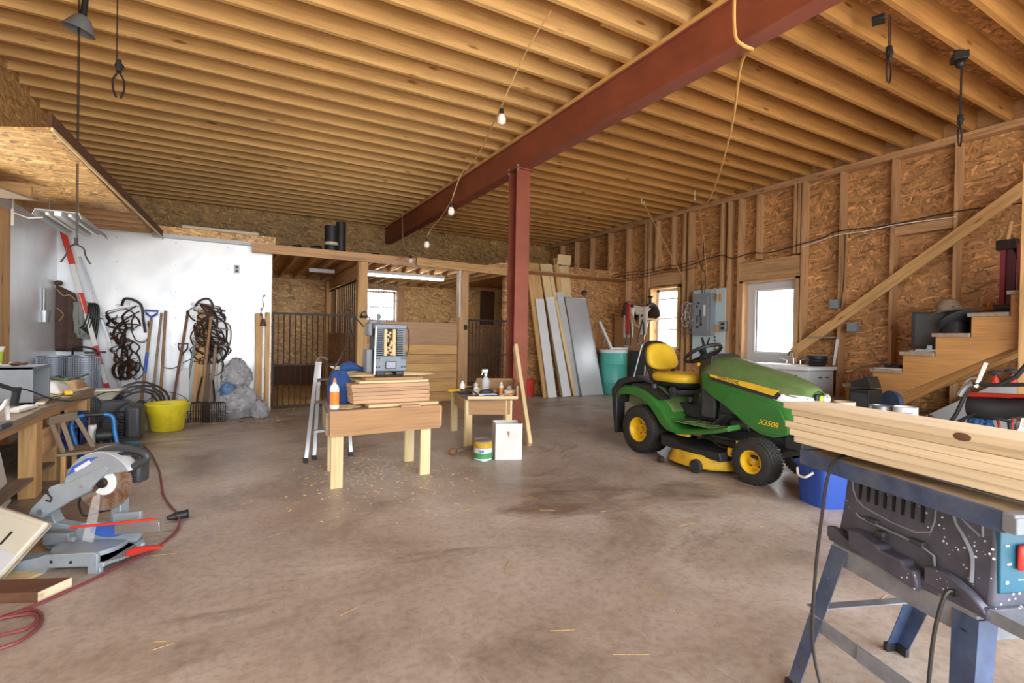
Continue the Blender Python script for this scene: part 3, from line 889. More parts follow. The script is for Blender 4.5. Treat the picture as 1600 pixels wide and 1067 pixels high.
def rb(y, hx, hz, cz, n=28, p=3.0, lean=.0):
    out = []
    for i in range(n):
        a = 2*PI*i/n; ca, sa = math.cos(a), math.sin(a)
        z = hz*abs(sa)**(2/p)*(1 if sa >= 0 else -1)
        out.append((MX+hx*abs(ca)**(2/p)*(1 if ca >= 0 else -1)*(1-.10*(z/hz)), y+lean*z, cz+z))
    return out
LE = .28
g.loft([rb(3.80, .12, .07, .95, lean=LE), rb(3.785, .175, .115, .95, lean=LE), rb(3.80, .200, .135, .95, lean=LE), rb(3.835, .202, .138, .95, lean=LE), rb(3.86, .185, .12, .95, lean=LE)])
bk = th.part('backrest', g, 'seat', label='yellow backrest', smooth=70)
g = G(); g.loft([rb(3.845, .207, .150, .957, lean=LE), rb(3.875, .21, .155, .96, lean=LE), rb(3.90, .20, .12, .955, lean=LE)])
g.bar((MX-.16, 3.76, .70), (MX-.17, 3.88, .92), .05, .03, (0, 1, 0)); g.bar((MX+.16, 3.76, .70), (MX+.17, 3.88, .92), .05, .03, (0, 1, 0)); g.bx(MX-.20, MX+.20, 3.70, 3.80, .675, .72)
th.part('backrest_shell', g, 'black', parent=bk, smooth=50, bevel=.004)
g = G(); g.cyl((MX-.1, 3.55, .55), (MX-.1, 3.55, .67), .035); g.cyl((MX+.1, 3.45, .55), (MX+.1, 3.45, .67), .035); g.bx(MX-.17, MX+.17, 3.38, 3.70, .60, .64)
for i in range(6): g.cyl((MX-.19, 3.46, .585+i*.012), (MX-.19, 3.50, .587+i*.012), .022, n=10)
th.part('seat_springs', g, 'dkgrey')
# rear fenders and body
def fender(s):
    X0, X1 = MX+s*.12, MX+s*.42
    prof = [(4.02, .55), (4.01, .61), (3.93, .655), (3.80, .660), (3.66, .630), (3.52, .565), (3.42, .49), (3.34, .40), (3.27, .345), (3.18, .325), (2.98, .352), (2.80, .392), (2.68, .432)]
    th_ = .045
    g = G()
    # outer skirt follows the wheel arch
    low = [(4.02, .50), (4.00, .545), (3.92, .56), (3.80, .565), (3.68, .545), (3.57, .49), (3.49, .42), (3.41, .33), (3.33, .285), (3.20, .272), (2.98, .302), (2.80, .345), (2.67, .385)]
    rings = []
    for (y, z), (yl, zl) in zip(prof, low):
        rings.append([(X1, yl, zl), (X1-s*.0, y, z-.02), (X1-s*.022, y, z-.003), (X0, y, z+.0), (X0, y, z-.03), (X1-s*.03, yl, zl)])
    g.loft(rings)
    th.part('fender', g, 'green', smooth=60, bevel=.004)
fender(-1); fender(1)
g = G(); g.prism([(3.98, .64), (3.80, .68), (3.62, .655), (3.40, .50), (3.36, .44), (3.7, .42), (3.98, .45)], 'x', MX-.30, MX+.30)
th.part('seat_deck', g, 'greend', label='dusty green deck below the seat', bevel=.01)
g = G(); g.bx(MX-.39, MX-.13, 2.72, 3.28, .372, .385); g.bx(MX+.13, MX+.39, 2.72, 3.28, .372, .385)
for i in range(7):
    g.bx(MX-.38, MX-.16, 2.78+i*.06, 2.80+i*.06, .385, .392)
fp = th.part('footrest', g, 'greend', bevel=.002)
g = G(); g.bar((MX-.30, 2.90, .40), (MX-.29, 2.78, .50), .07, .012, (0, 1, .8)); g.tube([(MX-.24, 2.88, .39), (MX-.26, 2.80, .47), (MX-.16, 2.80, .52)], .009); th.part('pedal', g, 'black')
# dark control console on fender
g = G(); g.prism([(3.86, .672), (3.78, .685), (3.60, .655), (3.44, .57), (3.46, .55), (3.62, .62), (3.84, .655)], 'x', MX-.385, MX-.25); th.part('fender_console', g, 'black', bevel=.004)
g = G(); g.cyl((MX-.32, 3.60, .65), (MX-.32, 3.60, .69), .035, .028, 18); th.part('height_dial', g, 'black')
g = G(); g.tube([(MX-.30, 3.42, .56), (MX-.30, 3.36, .63)], .01); g.tube([(MX-.26, 3.30, .50), (MX-.27, 3.22, .56), (MX-.27, 3.2, .57)], .009); g.cyl((MX-.27, 3.2, .56), (MX-.27, 3.19, .60), .016, n=10); th.part('levers', g, 'black')
# back hopper mouth and mud flap
g = G(); g.prism([(4.12, .60), (4.03, .70), (3.93, .73), (3.80, .70), (3.95, .66), (3.99, .60), (4.0, .46), (4.10, .46)], 'x', MX-.41, MX+.41)
g.prism([(4.06, .14), (4.12, .60), (4.07, .62), (4.03, .55), (4.03, .14)], 'x', MX-.42, MX-.30)
th.part('rear_chute', g, 'black', bevel=.008)
g = G(); g.prism([(3.95, .745), (3.86, .74), (3.70, .70), (3.72, .68), (3.95, .71)], 'x', MX-.25, MX+.25); th.part('rear_cover', g, 'dkgrey', bevel=.006)
# cutting deck
def deck_ring(z, k):
    pts = []
    for i in range(36):
        a = 2*PI*i/36; ca, sa = math.cos(a), math.sin(a)
        pts.append((MX-.02 + .50*k*abs(ca)**.72*(1 if ca >= 0 else -1), 3.02 + .36*k*abs(sa)**.8*(1 if sa >= 0 else -1), z))
    return pts
g = G(); g.loft([deck_ring(.045, 1.02), deck_ring(.055, 1.03), deck_ring(.062, 1.0), deck_ring(.12, .965), deck_ring(.15, .93)]); dk = th.part('mower_deck', g, 'dustyellow', label='yellow cutting deck', smooth=50)
g = G(); g.loft([deck_ring(.15, .90), deck_ring(.18, .90), deck_ring(.195, .86), deck_ring(.20, .5)]); g.prism([(3.36, .15), (3.36, .24), (3.22, .235), (3.10, .19), (2.72, .20), (2.70, .13)], 'x', MX-.46, MX-.22)
th.part('deck_cover', g, 'black', parent=dk, bevel=.006)
for y, rr_ in ((2.90, .058), (3.30, .03)):
    g = G(); g.lathe((MX-.52, y, rr_+.004), [(.012, -.02), (rr_*.9, -.02), (rr_, -.012), (rr_, .012), (rr_*.9, .02), (.012, .02)], (1, 0, 0), 24, cap=True)
    th.part('gauge_wheel', g, 'rubber', parent=dk)
for fn in (lambda g: g.bar((MX-.5, 2.90, .07), (MX-.38, 2.92, .16), .02, .02), lambda g: g.bar((MX-.33, 2.66, .16), (MX-.30, 2.66, .30), .012, .05), lambda g: g.bx(MX-.40, MX-.36, 3.10, 3.24, .26, .31), lambda g: g.bx(MX-.36, MX-.34, 2.66, 2.72, .17, .24)):
    g = G(); fn(g); th.part('deck_bracket', g, 'yellow', parent=dk, bevel=.002)
g = G(); g.bar((MX-.30, 3.4, .30), (MX-.30, 2.6, .25), .02, .03); g.tube(curve_pts([(MX-.30, 2.95, .32), (MX-.33, 2.85, .24), (MX-.28, 2.75, .22), (MX-.22, 2.7, .3)]), .006); g.cyl((MX-.34, 3.03, .28), (MX-.28, 3.03, .28), .03, n=18)
g.bar((MX-.30, 2.42, .30), (MX-.22, 2.75, .26), .02, .02); th.part('lift_linkage', g, 'iron')
g = G(); g.bx(MX-.375, MX-.37, 2.98, 3.06, .285, .31); th.part('warning_label', g, 'redstripe')

th.o.location.y += .05
# ================================================================ table saw with planks (nearest, lower right)
# local frame: x along the visible side (towards the camera's right), y away from the camera, rotated in the room
TS = T('table_saw', 'dark speckled portable table saw on blue folding legs carrying a pile of planks', 'table saw', (1.674, .989, 0), math.atan2(-.94, -.345))
th = TS
L, D = .60, .50     # visible side length, depth away from the camera
ZT = .762
g = G()
g.bx(0, L, 0, D, ZT-.012, ZT)
tb = th.part('table_top', g, 'dusty_top', label='sawdust covered table surface', bevel=.002)
g = G(); g.bx(-.006, L+.006, -.008, .0, ZT-.045, ZT+.003); g.bx(-.006, L+.006, D, D+.008, ZT-.045, ZT+.003); g.bx(-.008, 0, -.006, D, ZT-.045, ZT+.003)
th.part('table_edge', g, 'navy', parent=tb, bevel=.003)
g = G(); g.bx(L, L+.03, -.01, D+.02, ZT-.04, ZT-.002); g.bx(L+.002, L+.028, -.012, D+.02, ZT-.006, ZT+.004); th.part('fence_rail', g, 'sawgrey', parent=tb, bevel=.003)
g = G(); g.bx(.0, L-.02, .10, .13, ZT, ZT+.004); th.part('mitre_slot', g, 'galv', parent=tb)
# body: tapered tub
BX0, BX1, BY0, BY1 = .075, .53, .062, .46
def tub(z, a, b): return [(BX0+a, BY0+b, z), (BX1-a*.15, BY0+b, z), (BX1-a*.15, BY1-b, z), (BX0+a, BY1-b, z)]
g = G()
g.loft([tub(ZT-.045, .02, .018), tub(.60, .012, .012), tub(.525, .004, .004), tub(.50, .0, .0)])
body = th.part('body', g, 'sawbody', bevel=.01)
g = G(); g.bx(BX0-.008, BX1+.012, BY0-.022, BY1+.015, .488, .515); th.part('body_rim', g, 'sawbody', parent=body, bevel=.006)
YS = BY0+.016
# vent panel
g = G()
pts = [(.118, ZT-.048), (.124, .665), (.138, .640), (.165, .625), (.26, .612), (.33, .612), (.372, .628), (.382, .66), (.385, ZT-.048)]
g.tube([(x, YS-.002, z) for x, z in curve_pts([(a, b, 0) for a, b in pts], 4) for _ in (0,)] if False else [(x, YS-.002, z) for x, z in pts], .0028, 6); th.part('vent_outline', g, 'sawgrey', parent=body)
g = G()
for i in range(8):
    x = .150+i*.0285
    g.bx(x-.004, x+.004, YS-.004, YS+.006, .645, .704)
th.part('vent_slots', g, 'darkglass', parent=body)
g = G(); g.tube([(.145, YS-.010, .600), (.16, YS-.012, .592), (.35, YS-.014, .588), (.392, YS-.014, .575), (.40, YS-.014, .51)], .003, 6); th.part('bay_outline', g, 'sawgrey', parent=body)
YR = BY0-.022
g = G(); g.prism([(.165, .505), (.16, .560), (.20, .562), (.235, .552), (.262, .552), (.27, .540), (.335, .541), (.345, .528), (.372, .528), (.382, .50), (.382, .478)], 'y', YR-.016, YR+.03); bay = th.part('tool_bay', g, 'sawbody', parent=body, bevel=.005)
for c_ in ((.185, .222, YS-.018, YS+.01, .592, .604), (.325, .365, YS-.018, YS+.01, .584, .597), (.225, .25, YS-.022, YS+.01, .562, .58)):
    g = G(); g.bx(*c_); th.part('catch', g, 'dkgrey', parent=bay, bevel=.003)
g = G(); g.prism([(BX0-.008, .50), (BX0-.008, .535), (.10, .537), (.125, .528), (.155, .518), (.165, .50)], 'y', YR-.004, YR+.02); th.part('flared_foot', g, 'sawbody', parent=body, bevel=.004)
g = G(); g.prism([(.39, .505), (.39, .550), (.42, .556), (.46, .552), (.50, .535), (.535, .51), (.538, .50)], 'y', YR-.004, YR+.02); th.part('flared_foot', g, 'sawbody', parent=body, bevel=.004)
g = G(); g.tube(curve_pts([(.425, YS, ZT-.05), (.434, YS, .675), (.455, YS-.003, .650), (.478, YS-.006, .61), (.484, YS-.014, .55)]), .0045, 6)
g.tube(curve_pts([(.443, YS, ZT-.05), (.45, YS, .69), (.492, YS-.002, .665)]), .003, 6); g.tube([(.495, YS, ZT-.05), (.497, YS, .665)], .003, 6)
th.part('moulded_rib', g, 'sawgrey', parent=body)
# switch face
g = G(); g.bx(BX1-.010, BX1+.004, BY0+.018, BY1-.02, .545, ZT-.045); fp = th.part('front_panel', g, 'tealpanel', parent=body, label='teal front panel', bevel=.003)
XP = BX1+.004
g = G(); g.bx(XP, XP+.014, .120, .175, .600, .660); th.part('switch_cover', g, 'red', parent=fp, bevel=.008)
g = G(); g.cyl((XP+.014, .145, .630), (XP+.032, .145, .630), .015, n=18); th.part('switch_key', g, 'yellow', parent=fp, bevel=.003)
g = G(); g.cyl((XP, .165, .695), (XP+.024, .165, .695), .012, n=12); g.bar((XP+.024, .145, .69), (XP+.024, .19, .71), .012, .016); th.part('blade_lock', g, 'iron', parent=fp)
g = G()
for a_, b_, c_, d_ in ((.095, .103, .568, .575), (.098, .110, .612, .617), (.13, .16, .575, .578), (.092, .102, .655, .659), (.11, .122, .69, .693)): g.bx(XP, XP+.0015, a_, b_, c_, d_)
th.part('panel_print', g, 'whitepaint', parent=fp)
g = G(); g.bx(BX1, BX1+.15, BY0-.01, BY1, .495, .512); g.bx(BX1, BX1+.15, BY0-.016, BY0-.008, .485, .515); th.part('front_shelf', g, 'sawgrey', parent=body, bevel=.002)
# stand
SX0, SX1, SY0, SY1 = .085, .515, .048, .455
g = G(); g.bx(SX0, SX1, SY0-.004, SY0, .425, .486); g.bx(SX0, SX1, SY1, SY1+.004, .425, .486); g.bx(SX0, SX0+.004, SY0, SY1, .425, .486); g.bx(SX1-.004, SX1, SY0, SY1, .425, .486)
th.part('stand_frame', g, 'sawgrey', bevel=.001)
def leg(x, y, fx, fy):
    p = Vector((x, y, .478)); q = Vector((fx, fy, 0.012))
    sx_ = 1 if x < L/2 else -1; sy_ = 1 if y < D/2 else -1
    g = G()
    g.loft([[p+Vector(v) for v in ((0, 0, 0), (sx_*.062, 0, 0), (sx_*.062, sy_*.003, 0), (sx_*.003, sy_*.003, 0), (sx_*.003, sy_*.055, 0), (0, sy_*.055, 0))],
            [q+Vector(v) for v in ((0, 0, 0), (sx_*.046, 0, 0), (sx_*.046, sy_*.003, 0), (sx_*.003, sy_*.003, 0), (sx_*.003, sy_*.042, 0), (0, sy_*.042, 0))]])
    l_ = th.part('leg', g, 'navy')
    g = G(); g.loft([[q+Vector(v)+Vector((0, 0, dz)) for v in ((-sx_*.004, -sy_*.004, 0), (sx_*.050, -sy_*.004, 0), (sx_*.050, sy_*.010, 0), (sx_*.010, sy_*.010, 0), (sx_*.010, sy_*.047, 0), (-sx_*.004, sy_*.047, 0))] for dz in (-.012, .018)])
    th.part('rubber_foot', g, 'black', parent=l_)
    g = G(); g.cyl(p+Vector((sx_*.03, -sy_*.006, -.045)), p+Vector((sx_*.03, sy_*.004, -.045)), .011, n=10); th.part('bolt', g, 'iron', parent=l_)
leg(SX0-.004, SY0-.006, .035, -.07); leg(SX1+.006, SY0-.006, .555, -.03); leg(SX0-.004, SY1+.008, -.095, SY1+.02); leg(SX1+.006, SY1+.008, .60, SY1+.05)
g = G(); g.bar((.060, -.012, .235), (SX1+.02, .010, .225), .004, .045); g.bar((.24, -.009, .232), (.40, -.001, .229), .003, .043)
g.bar((.062, -.01, .27), (-.005, SY1+.02, .23), .035, .004); g.bar((SX1+.02, .01, .25), (SX1+.05, SY1+.02, .24), .035, .004)
th.part('brace', g, 'sawgrey')
# power cord from the body and second cord over the table edge
g = G(); g.tube(curve_pts([(.470, YR, .52), (.468, YR-.03, .515), (.455, YR-.045, .40), (.445, YR-.05, .2), (.44, YR-.06, .02), (.48, YR-.10, .008), (.60, YR-.16, .008)]), .0045, 8); g.cyl((.470, YR+.004, .52), (.470, YR-.012, .52), .009)
th.part('power_cord', g, 'cordblack')


# planks piled on the saw; they run towards the camera's right, off the frame
DR = Vector((-.260, -.9656, 0)); PR = Vector((.9656, -.260, 0))
z = .785
lab = ['lowest plank of the pile on the table saw', 'second plank from the bottom of the pile on the saw', 'third plank from the bottom, sticking out furthest left below', 'plank above the furthest sticking one in the pile', 'second plank from the top, with an amber streak', 'top plank of the pile, with a dark knot on its edge']
for k, (dx, dl, wd) in enumerate(((.0, .0, .150), (-.008, .012, .148), (.0, .040, .150), (.0, .004, .149), (.004, .018, .150), (-.014, .035, .156))):
    o = Vector((1.672, 1.020, 0)) + PR*dx - DR*dl
    ln = 1.25
    g = G(); a = o; b = o+DR*ln
    g.bar(a+PR*wd/2+Vector((0, 0, z+.011)), b+PR*wd/2+Vector((0, 0, z+.011)), wd, .0215)
    T_ = single('plank', lab[k], 'plank', g, 'plank', bevel=.0012, group='planks piled on the table saw')
    z += .022
g = G(); g.ball((0, 0, 0), 1, 14, (.02, .0015, .010)); 
kn = build('knot', g, 'darkwood', Matrix.Translation(-Vector((0, 0, 0)))); kn.parent = T_
pos = Vector((1.672, 1.020, 0)) + DR*.52 - PR*.0145; kn.location = Vector((pos.x, pos.y, .903))-T_.location; kn.rotation_euler = (0, 0, math.atan2(DR.y, DR.x)); kn['label'] = 'dark brown knot'
g = G(); a = Vector((1.742, .99, .7735)); g.bar(a+PR*.02, a+DR*.42+PR*.02, .03, .021); single('spacer_strip', 'thin pinkish wood strip under the planks on the saw', 'wood strip', g, 'pinkwood')
g = G(); a = Vector((1.742, .93, .7735))+PR*.10; g.bar(a, a+DR*.5, .03, .021); single('spacer_strip', 'second wood strip under the planks, hidden deeper on the saw table', 'wood strip', g, 'pinkwood')
# hanging cable over the table edge
g = G(); g.tube(curve_pts([(1.78, .80, .768), (1.695, .855, .772), (1.625, .858, .765), (1.585, .86, .715), (1.562, .862, .60), (1.545, .868, .42), (1.53, .862, .22), (1.50, .80, .08), (1.42, .70, .012), (1.30, .62, .008)]), .0048, 8)
single('saw_cable', 'grey-black cable hanging over the blue table edge of the saw', 'cable', g, 'cordblack')
# blue tub beside the mower nose
def tubring(cx, cy, hx, hy, z, rot, n=28, p=6):
    o = []
    for i in range(n):
        a = 2*PI*i/n; ca, sa = math.cos(a), math.sin(a)
        x = hx*abs(ca)**(2/p)*(1 if ca >= 0 else -1); y = hy*abs(sa)**(2/p)*(1 if sa >= 0 else -1)
        o.append((cx+x*math.cos(rot)-y*math.sin(rot), cy+x*math.sin(rot)+y*math.cos(rot), z))
    return o
BT = T('blue_tub', 'blue plastic tub with a rope handle on the floor in front of the mower nose', 'tub', (3.78, 1.93, 0))
rt_ = -.30
g = G(); g.loft([tubring(3.76, 1.96, .24, .125, 0, rt_), tubring(3.76, 1.96, .265, .145, .28, rt_), tubring(3.76, 1.96, .255, .135, .28, rt_), tubring(3.76, 1.96, .23, .115, .012, rt_)]); BT.part('tub_body', g, 'blue')
g = G(); g.loft([tubring(3.76, 1.96, .265, .145, .265, rt_), tubring(3.76, 1.96, .280, .158, .268, rt_), tubring(3.76, 1.96, .280, .158, .286, rt_), tubring(3.76, 1.96, .256, .136, .288, rt_)]); BT.part('rim', g, 'blue', bevel=.002)
g = G(); ex = Vector((math.cos(rt_), math.sin(rt_), 0)); ey_ = Vector((-math.sin(rt_), math.cos(rt_), 0)); cc = Vector((3.76, 1.96, 0))
g.tube(curve_pts([cc-ex*.285-ey_*.07+Vector((0, 0, .24)), cc-ex*.31-ey_*.03+Vector((0, 0, .20)), cc-ex*.31+ey_*.03+Vector((0, 0, .20)), cc-ex*.285+ey_*.07+Vector((0, 0, .24))]), .008); BT.part('rope_handle', g, 'fleece', label='cream rope handle')
g = G(); g.box((3.76, 1.94, .262), (.30, .14, .006), (0, .05, rt_)); single('paper_sheet', 'crumpled white sheet lying in the blue tub', 'sheet', g, 'cardwhite')
# ================================================================ mitre saw on the floor, lower left
import mathutils
O = Vector((-.560, 3.186, 0))
EX = Vector((.872, -.4894, 0))
MS = T('mitre_saw', 'grey and blue mitre saw with its bare blade raised, standing on the sawdusty floor', 'mitre saw', tuple(O), math.atan2(EX.y, EX.x))
th = MS
def mp(u, v, y=0):      # design grid: 305 units per metre, measured on a front view
    return ((u-150)/318, y, (868-v)/318)
def P2(pts): return [((u-150)/318, (868-v)/318) for u, v in pts]
# base casting
g = G()
g.prism(P2([(62, 893-26), (62, 868-14), (100, 868-20), (126, 868-30), (200, 868-30), (206, 868-6), (206, 868), (186, 868), (184, 868-14), (130, 868-14), (120, 868), (62, 868)]), 'y', -.20, -.185) if False else None
g.prism([(-.30, -.20), (-.10, -.16), (-.08, -.175), (.12, -.175), (.14, -.19), (.19, -.19), (.19, -.12), (.17, .10), (-.24, .12), (-.28, .02), (-.14, -.06), (-.30, -.15)], 'z', .03, .052)
base = th.part('base', g, 'castalu', bevel=.004)
g = G()
g.prism([(-.30, .0), (-.30, .03), (-.10, .075), (-.08, .085), (.15, .10), (.165, .09), (.165, .0), (.12, .0), (.12, .035), (-.06, .025), (-.075, .0)], 'y', -.195, -.175)
th.part('front_skirt', g, 'castalu', parent=base, bevel=.003)
for x, y in ((-.28, -.17), (.15, -.17), (-.24, .10), (.16, .09)):
    g = G(); g.cyl((x, y, 0), (x, y, .034), .022, .018, 14); th.part('foot', g, 'castalu', parent=base)
for x in (-.045, .045):
    g = G(); g.cyl((x, -.1965, .055), (x, -.194, .055), .007, n=12); th.part('bolt_hole', g, 'black', parent=base)
g = G(); g.cyl((.0, -.03, .052), (.0, -.03, .075), .15, .148, 40); tt = th.part('turntable', g, 'castalu', bevel=.003)
g = G(); g.cyl((.12, -.08, .040), (.12, -.08, .052), .115, .115, 36)
for i in range(14):
    a = -1.3+i*.12; g.box((.12+.115*math.cos(a), -.08+.115*math.sin(a), .047), (.012, .008, .012), (0, 0, a))
th.part('mitre_scale', g, 'grey', parent=tt)
g = G(); g.loft([[(.045+.085*math.cos(a), .015-.0+.001*s, .120+.034*math.sin(a)) for a in [2*PI*i/24 for i in range(24)]] for s in (0, 6)]); th.part('blue_disc', g, 'bluepaint', parent=tt)
# fence
g = G(); g.prism([(-.26, .06), (-.26, .11), (-.12, .115), (-.10, .15), (.02, .155), (.02, .10), (.06, .10), (.06, .20), (.20, .215), (.20, .09), (.18, .06)], 'y', .025, .045); th.part('fence', g, 'castalu', bevel=.003)
g = G(); g.bx(-.25, -.12, -.02, .02, .055, .115); g.cyl((-.09, -.05, .10), (-.06, -.05, .10), .014, n=12); th.part('clamp_block', g, 'grey', bevel=.004)
# mitre arm with pale aluminium bar and red strip
g = G(); g.box((.25, -.05, .165), (.21, .035, .045), (0, -.07, .06)); arm = th.part('work_support', g, 'alu', bevel=.002)
g = G(); g.box((.14, -.072, .190), (.40, .008, .010), (0, -.10, .06)); th.part('red_strip', g, 'redstripe', parent=arm)
g = G(); g.prism([(.23, .055), (.25, .085), (.34, .10), (.40, .098), (.40, .090), (.33, .075), (.26, .052)], 'y', -.12, -.09); th.part('lock_handle', g, 'red', bevel=.004)
# clear guard over the table
g = G(); g.prism([(-.02, .10), (.03, .31), (.06, .33), (.055, .24), (.03, .09)], 'y', -.06, -.052)
th.part('clear_guard', g, 'glass')
# post and pivot
g = G(); g.prism([(.01, .07), (.03, .30), (.075, .30), (.07, .07)], 'y', .06, .12)
g.prism([(-.36, .13), (-.30, .07), (-.02, .06), (-.02, .10), (-.25, .14), (-.30, .24)], 'y', .05, .11); th.part('rear_post', g, 'castalu', bevel=.004)
# head: arm
B = (163-150)/318, (868-751)/318     # blade centre
g = G(); g.prism(P2([(55, 800), (60, 790), (74, 776), (89, 756), (100, 752), (113, 751), (140, 737), (172, 722), (178, 726), (166, 742), (150, 758), (148, 763), (120, 778), (90, 797), (78, 806)]), 'y', -.045, -.015)
hd = th.part('saw_arm', g, 'castalu', bevel=.004)
g = G(); g.cyl(mp(75, 795, -.05), mp(75, 795, .06), .014, n=14); g.cyl(mp(139, 754, -.052), mp(139, 754, -.044), .005, n=8); th.part('pivot_bolt', g, 'galv', parent=hd)
g = G(); g.tube([mp(86, 763, -.055), mp(95, 772, -.055), mp(93, 778, -.055), mp(86, 776, -.055)], .0035); g.cyl(mp(82, 762, -.06), mp(86, 765, -.04), .009); th.part('spring', g, 'iron', parent=hd)
# blade
c = Vector((B[0], -.005, B[1])); rb_ = .142
g = G(); n = 72
ringf = []; ringb = []
for i in range(n*2):
    a = 2*PI*i/(n*2); r_ = rb_ if i % 2 == 0 else rb_-.0065
    a2 = a - (.02 if i % 2 == 0 else 0)
    ringf.append((c.x+r_*math.cos(a2), -.0065, c.z+r_*math.sin(a2))); ringb.append((c.x+r_*math.cos(a2), -.004, c.z+r_*math.sin(a2)))
g.loft([ringf, ringb]); bl = th.part('blade', g, 'concsteel', label='rusty toothed saw blade')
g = G(); g.cyl((c.x, -.012, c.z), (c.x, -.007, c.z), .062, .064, 30); th.part('blade_collar', g, 'whitepaint', parent=bl, bevel=.002)
g = G(); g.cyl((c.x, -.030, c.z), (c.x, -.012, c.z), .024, .026, 20); th.part('arbor_nut', g, 'iron', parent=bl, bevel=.003)
g = G(); g.prism([(c.x-.055, c.z-.035), (c.x-.04, c.z-.05), (c.x-.012, c.z-.02), (c.x-.02, c.z+.02)], 'y', -.016, -.012); th.part('bolt_lever', g, 'leather2', parent=bl)
# upper guard: arc sector shroud
arc = [math.radians(x) for x in range(28, 196, 8)]
outer = [(c.x+.166*math.cos(a), c.z-.012+.166*math.sin(a)) for a in arc]
poly = outer + [(c.x-.15, c.z-.07), (c.x-.05, c.z-.035), (c.x-.062, c.z+.01), (c.x-.03, c.z+.055), (c.x+.04, c.z+.05)]
g = G(); g.prism(poly, 'y', -.040, -.034)
gd = th.part('blade_guard', g, 'castalu', parent=hd, bevel=.002)
g = G(); g.loft([[(c.x+r_*math.cos(a), y_, c.z-.012+r_*math.sin(a)) for a in arc] for r_, y_ in ((.158, -.04), (.168, -.036), (.170, .03), (.160, .034))], closed=False); th.part('guard_rim', g, 'cabinet', parent=gd, mods=[('SOLIDIFY', dict(thickness=.003))])
g = G(); g.prism([(c.x-.155, c.z+.035), (c.x-.125, c.z+.085), (c.x-.06, c.z+.125), (c.x+.0, c.z+.135), (c.x-.03, c.z+.115), (c.x-.10, c.z+.07)], 'y', -.0425, -.0395); lb_ = th.part('guard_label', g, 'bluepaint', parent=gd, label='blue label on the guard')
g = G(); g.box((c.x-.075, -.043, c.z+.088), (.085, .002, .018), (0, -.55, 0)); th.part('label_plate', g, 'whitepaint', parent=gd)
# handle: fat D loop
hp = curve_pts([mp(112, 742, .0), mp(128, 722, .0), mp(150, 705, -.0), mp(175, 697, .0), (mp(205, 698, .0)), mp(226, 705, .0), mp(228, 713, .0), mp(215, 722, .0), mp(200, 731, .0)], 6)
g = G(); g.tube(hp, .0175, 12); hn = th.part('handle', g, 'dkgrey', parent=None)
g = G(); g.tube(curve_pts([mp(172, 722), mp(176, 711), mp(190, 706), mp(210, 707), mp(219, 712), mp(212, 719)], 5), .008, 10); th.part('grip_insert', g, 'black', parent=hn)
g = G(); g.bx(c.x-.02, c.x+.14, .04, .12, c.z-.02, c.z+.12); g.cyl((c.x, .03, c.z), (c.x, .19, c.z), .052, n=20); th.part('motor', g, 'dkgrey', bevel=.015)
g = G(); g.tube(curve_pts([mp(113, 745, .05), mp(108, 770, .08), mp(90, 800, .12), mp(95, 822, .14), mp(120, 815, .15), mp(150, 812, .16)]), .005); th.part('power_cord', g, 'cordblack')
# white electrical plug on the cord at right
g = G(); g.tube(curve_pts([(-.20, 3.56, .012), (-.245, 3.50, .015)]), .01)
# sawdust heap
random.seed(5)
def heap(name, label, cx, cy, rx, ry, h, mat, n=26, z0=0.002):
    g = G(); rings = []
    for k in range(7):
        t = k/6; ring = []
        for i in range(n):
            a = 2*PI*i/n; w = 1+.18*math.sin(3*a+1.3)+.1*math.sin(7*a)
            r_ = (1-t)*w
            ring.append((cx+rx*r_*math.cos(a), cy+ry*r_*math.sin(a), z0+h*(1-(1-t)**2)*random.uniform(.75, 1)))
        rings.append(ring)
    g.loft(rings); return single(name, label, 'sawdust', g, mat, kind='stuff', smooth=180)
heap('sawdust', 'pale sawdust spread around the mitre saw', -.78, 3.28, .28, .26, .012, 'sawdust')

# beige plastic housing leaning at the left edge of the view
P2_ = Vector((-.725, 3.10, .222)); a = Vector((-.27, .20, .075)); b = Vector((-.155, -.10, -.205)); n_ = a.cross(b).normalized()
if n_.z < 0: n_ = -n_
th = T('beige_housing', 'large beige plastic machine housing tilted on the floor at the left edge', 'housing', (-.95, 3.2, 0))
def slab(o, a, b, t0, t1):
    g = G(); g.loft([[o+n_*t, o+a+n_*t, o+a+b+n_*t, o+b+n_*t] for t in (t0, t1)]); return g
bh = th.part('shell', slab(P2_, a*1.6, b, 0, -.045), 'cream', bevel=.008)
th.part('seam', slab(P2_-a*.02-b*.02, a*1.62, b*1.02, -.020, -.026), 'greywood', parent=bh)
th.part('lower_panel', slab(P2_+b*.56-a*.0, a*1.6, b*.44, .003, 0), 'cabinet', parent=bh, bevel=.002)
th.part('vent_slot', slab(P2_+b*.28+a*.30, a*.03, b*.22, .002, 0), 'black', parent=bh)
th.part('raised_rim', slab(P2_+b*.02+a*.02, a*1.5, b*.06, .006, 0), 'cream', parent=bh, bevel=.002)
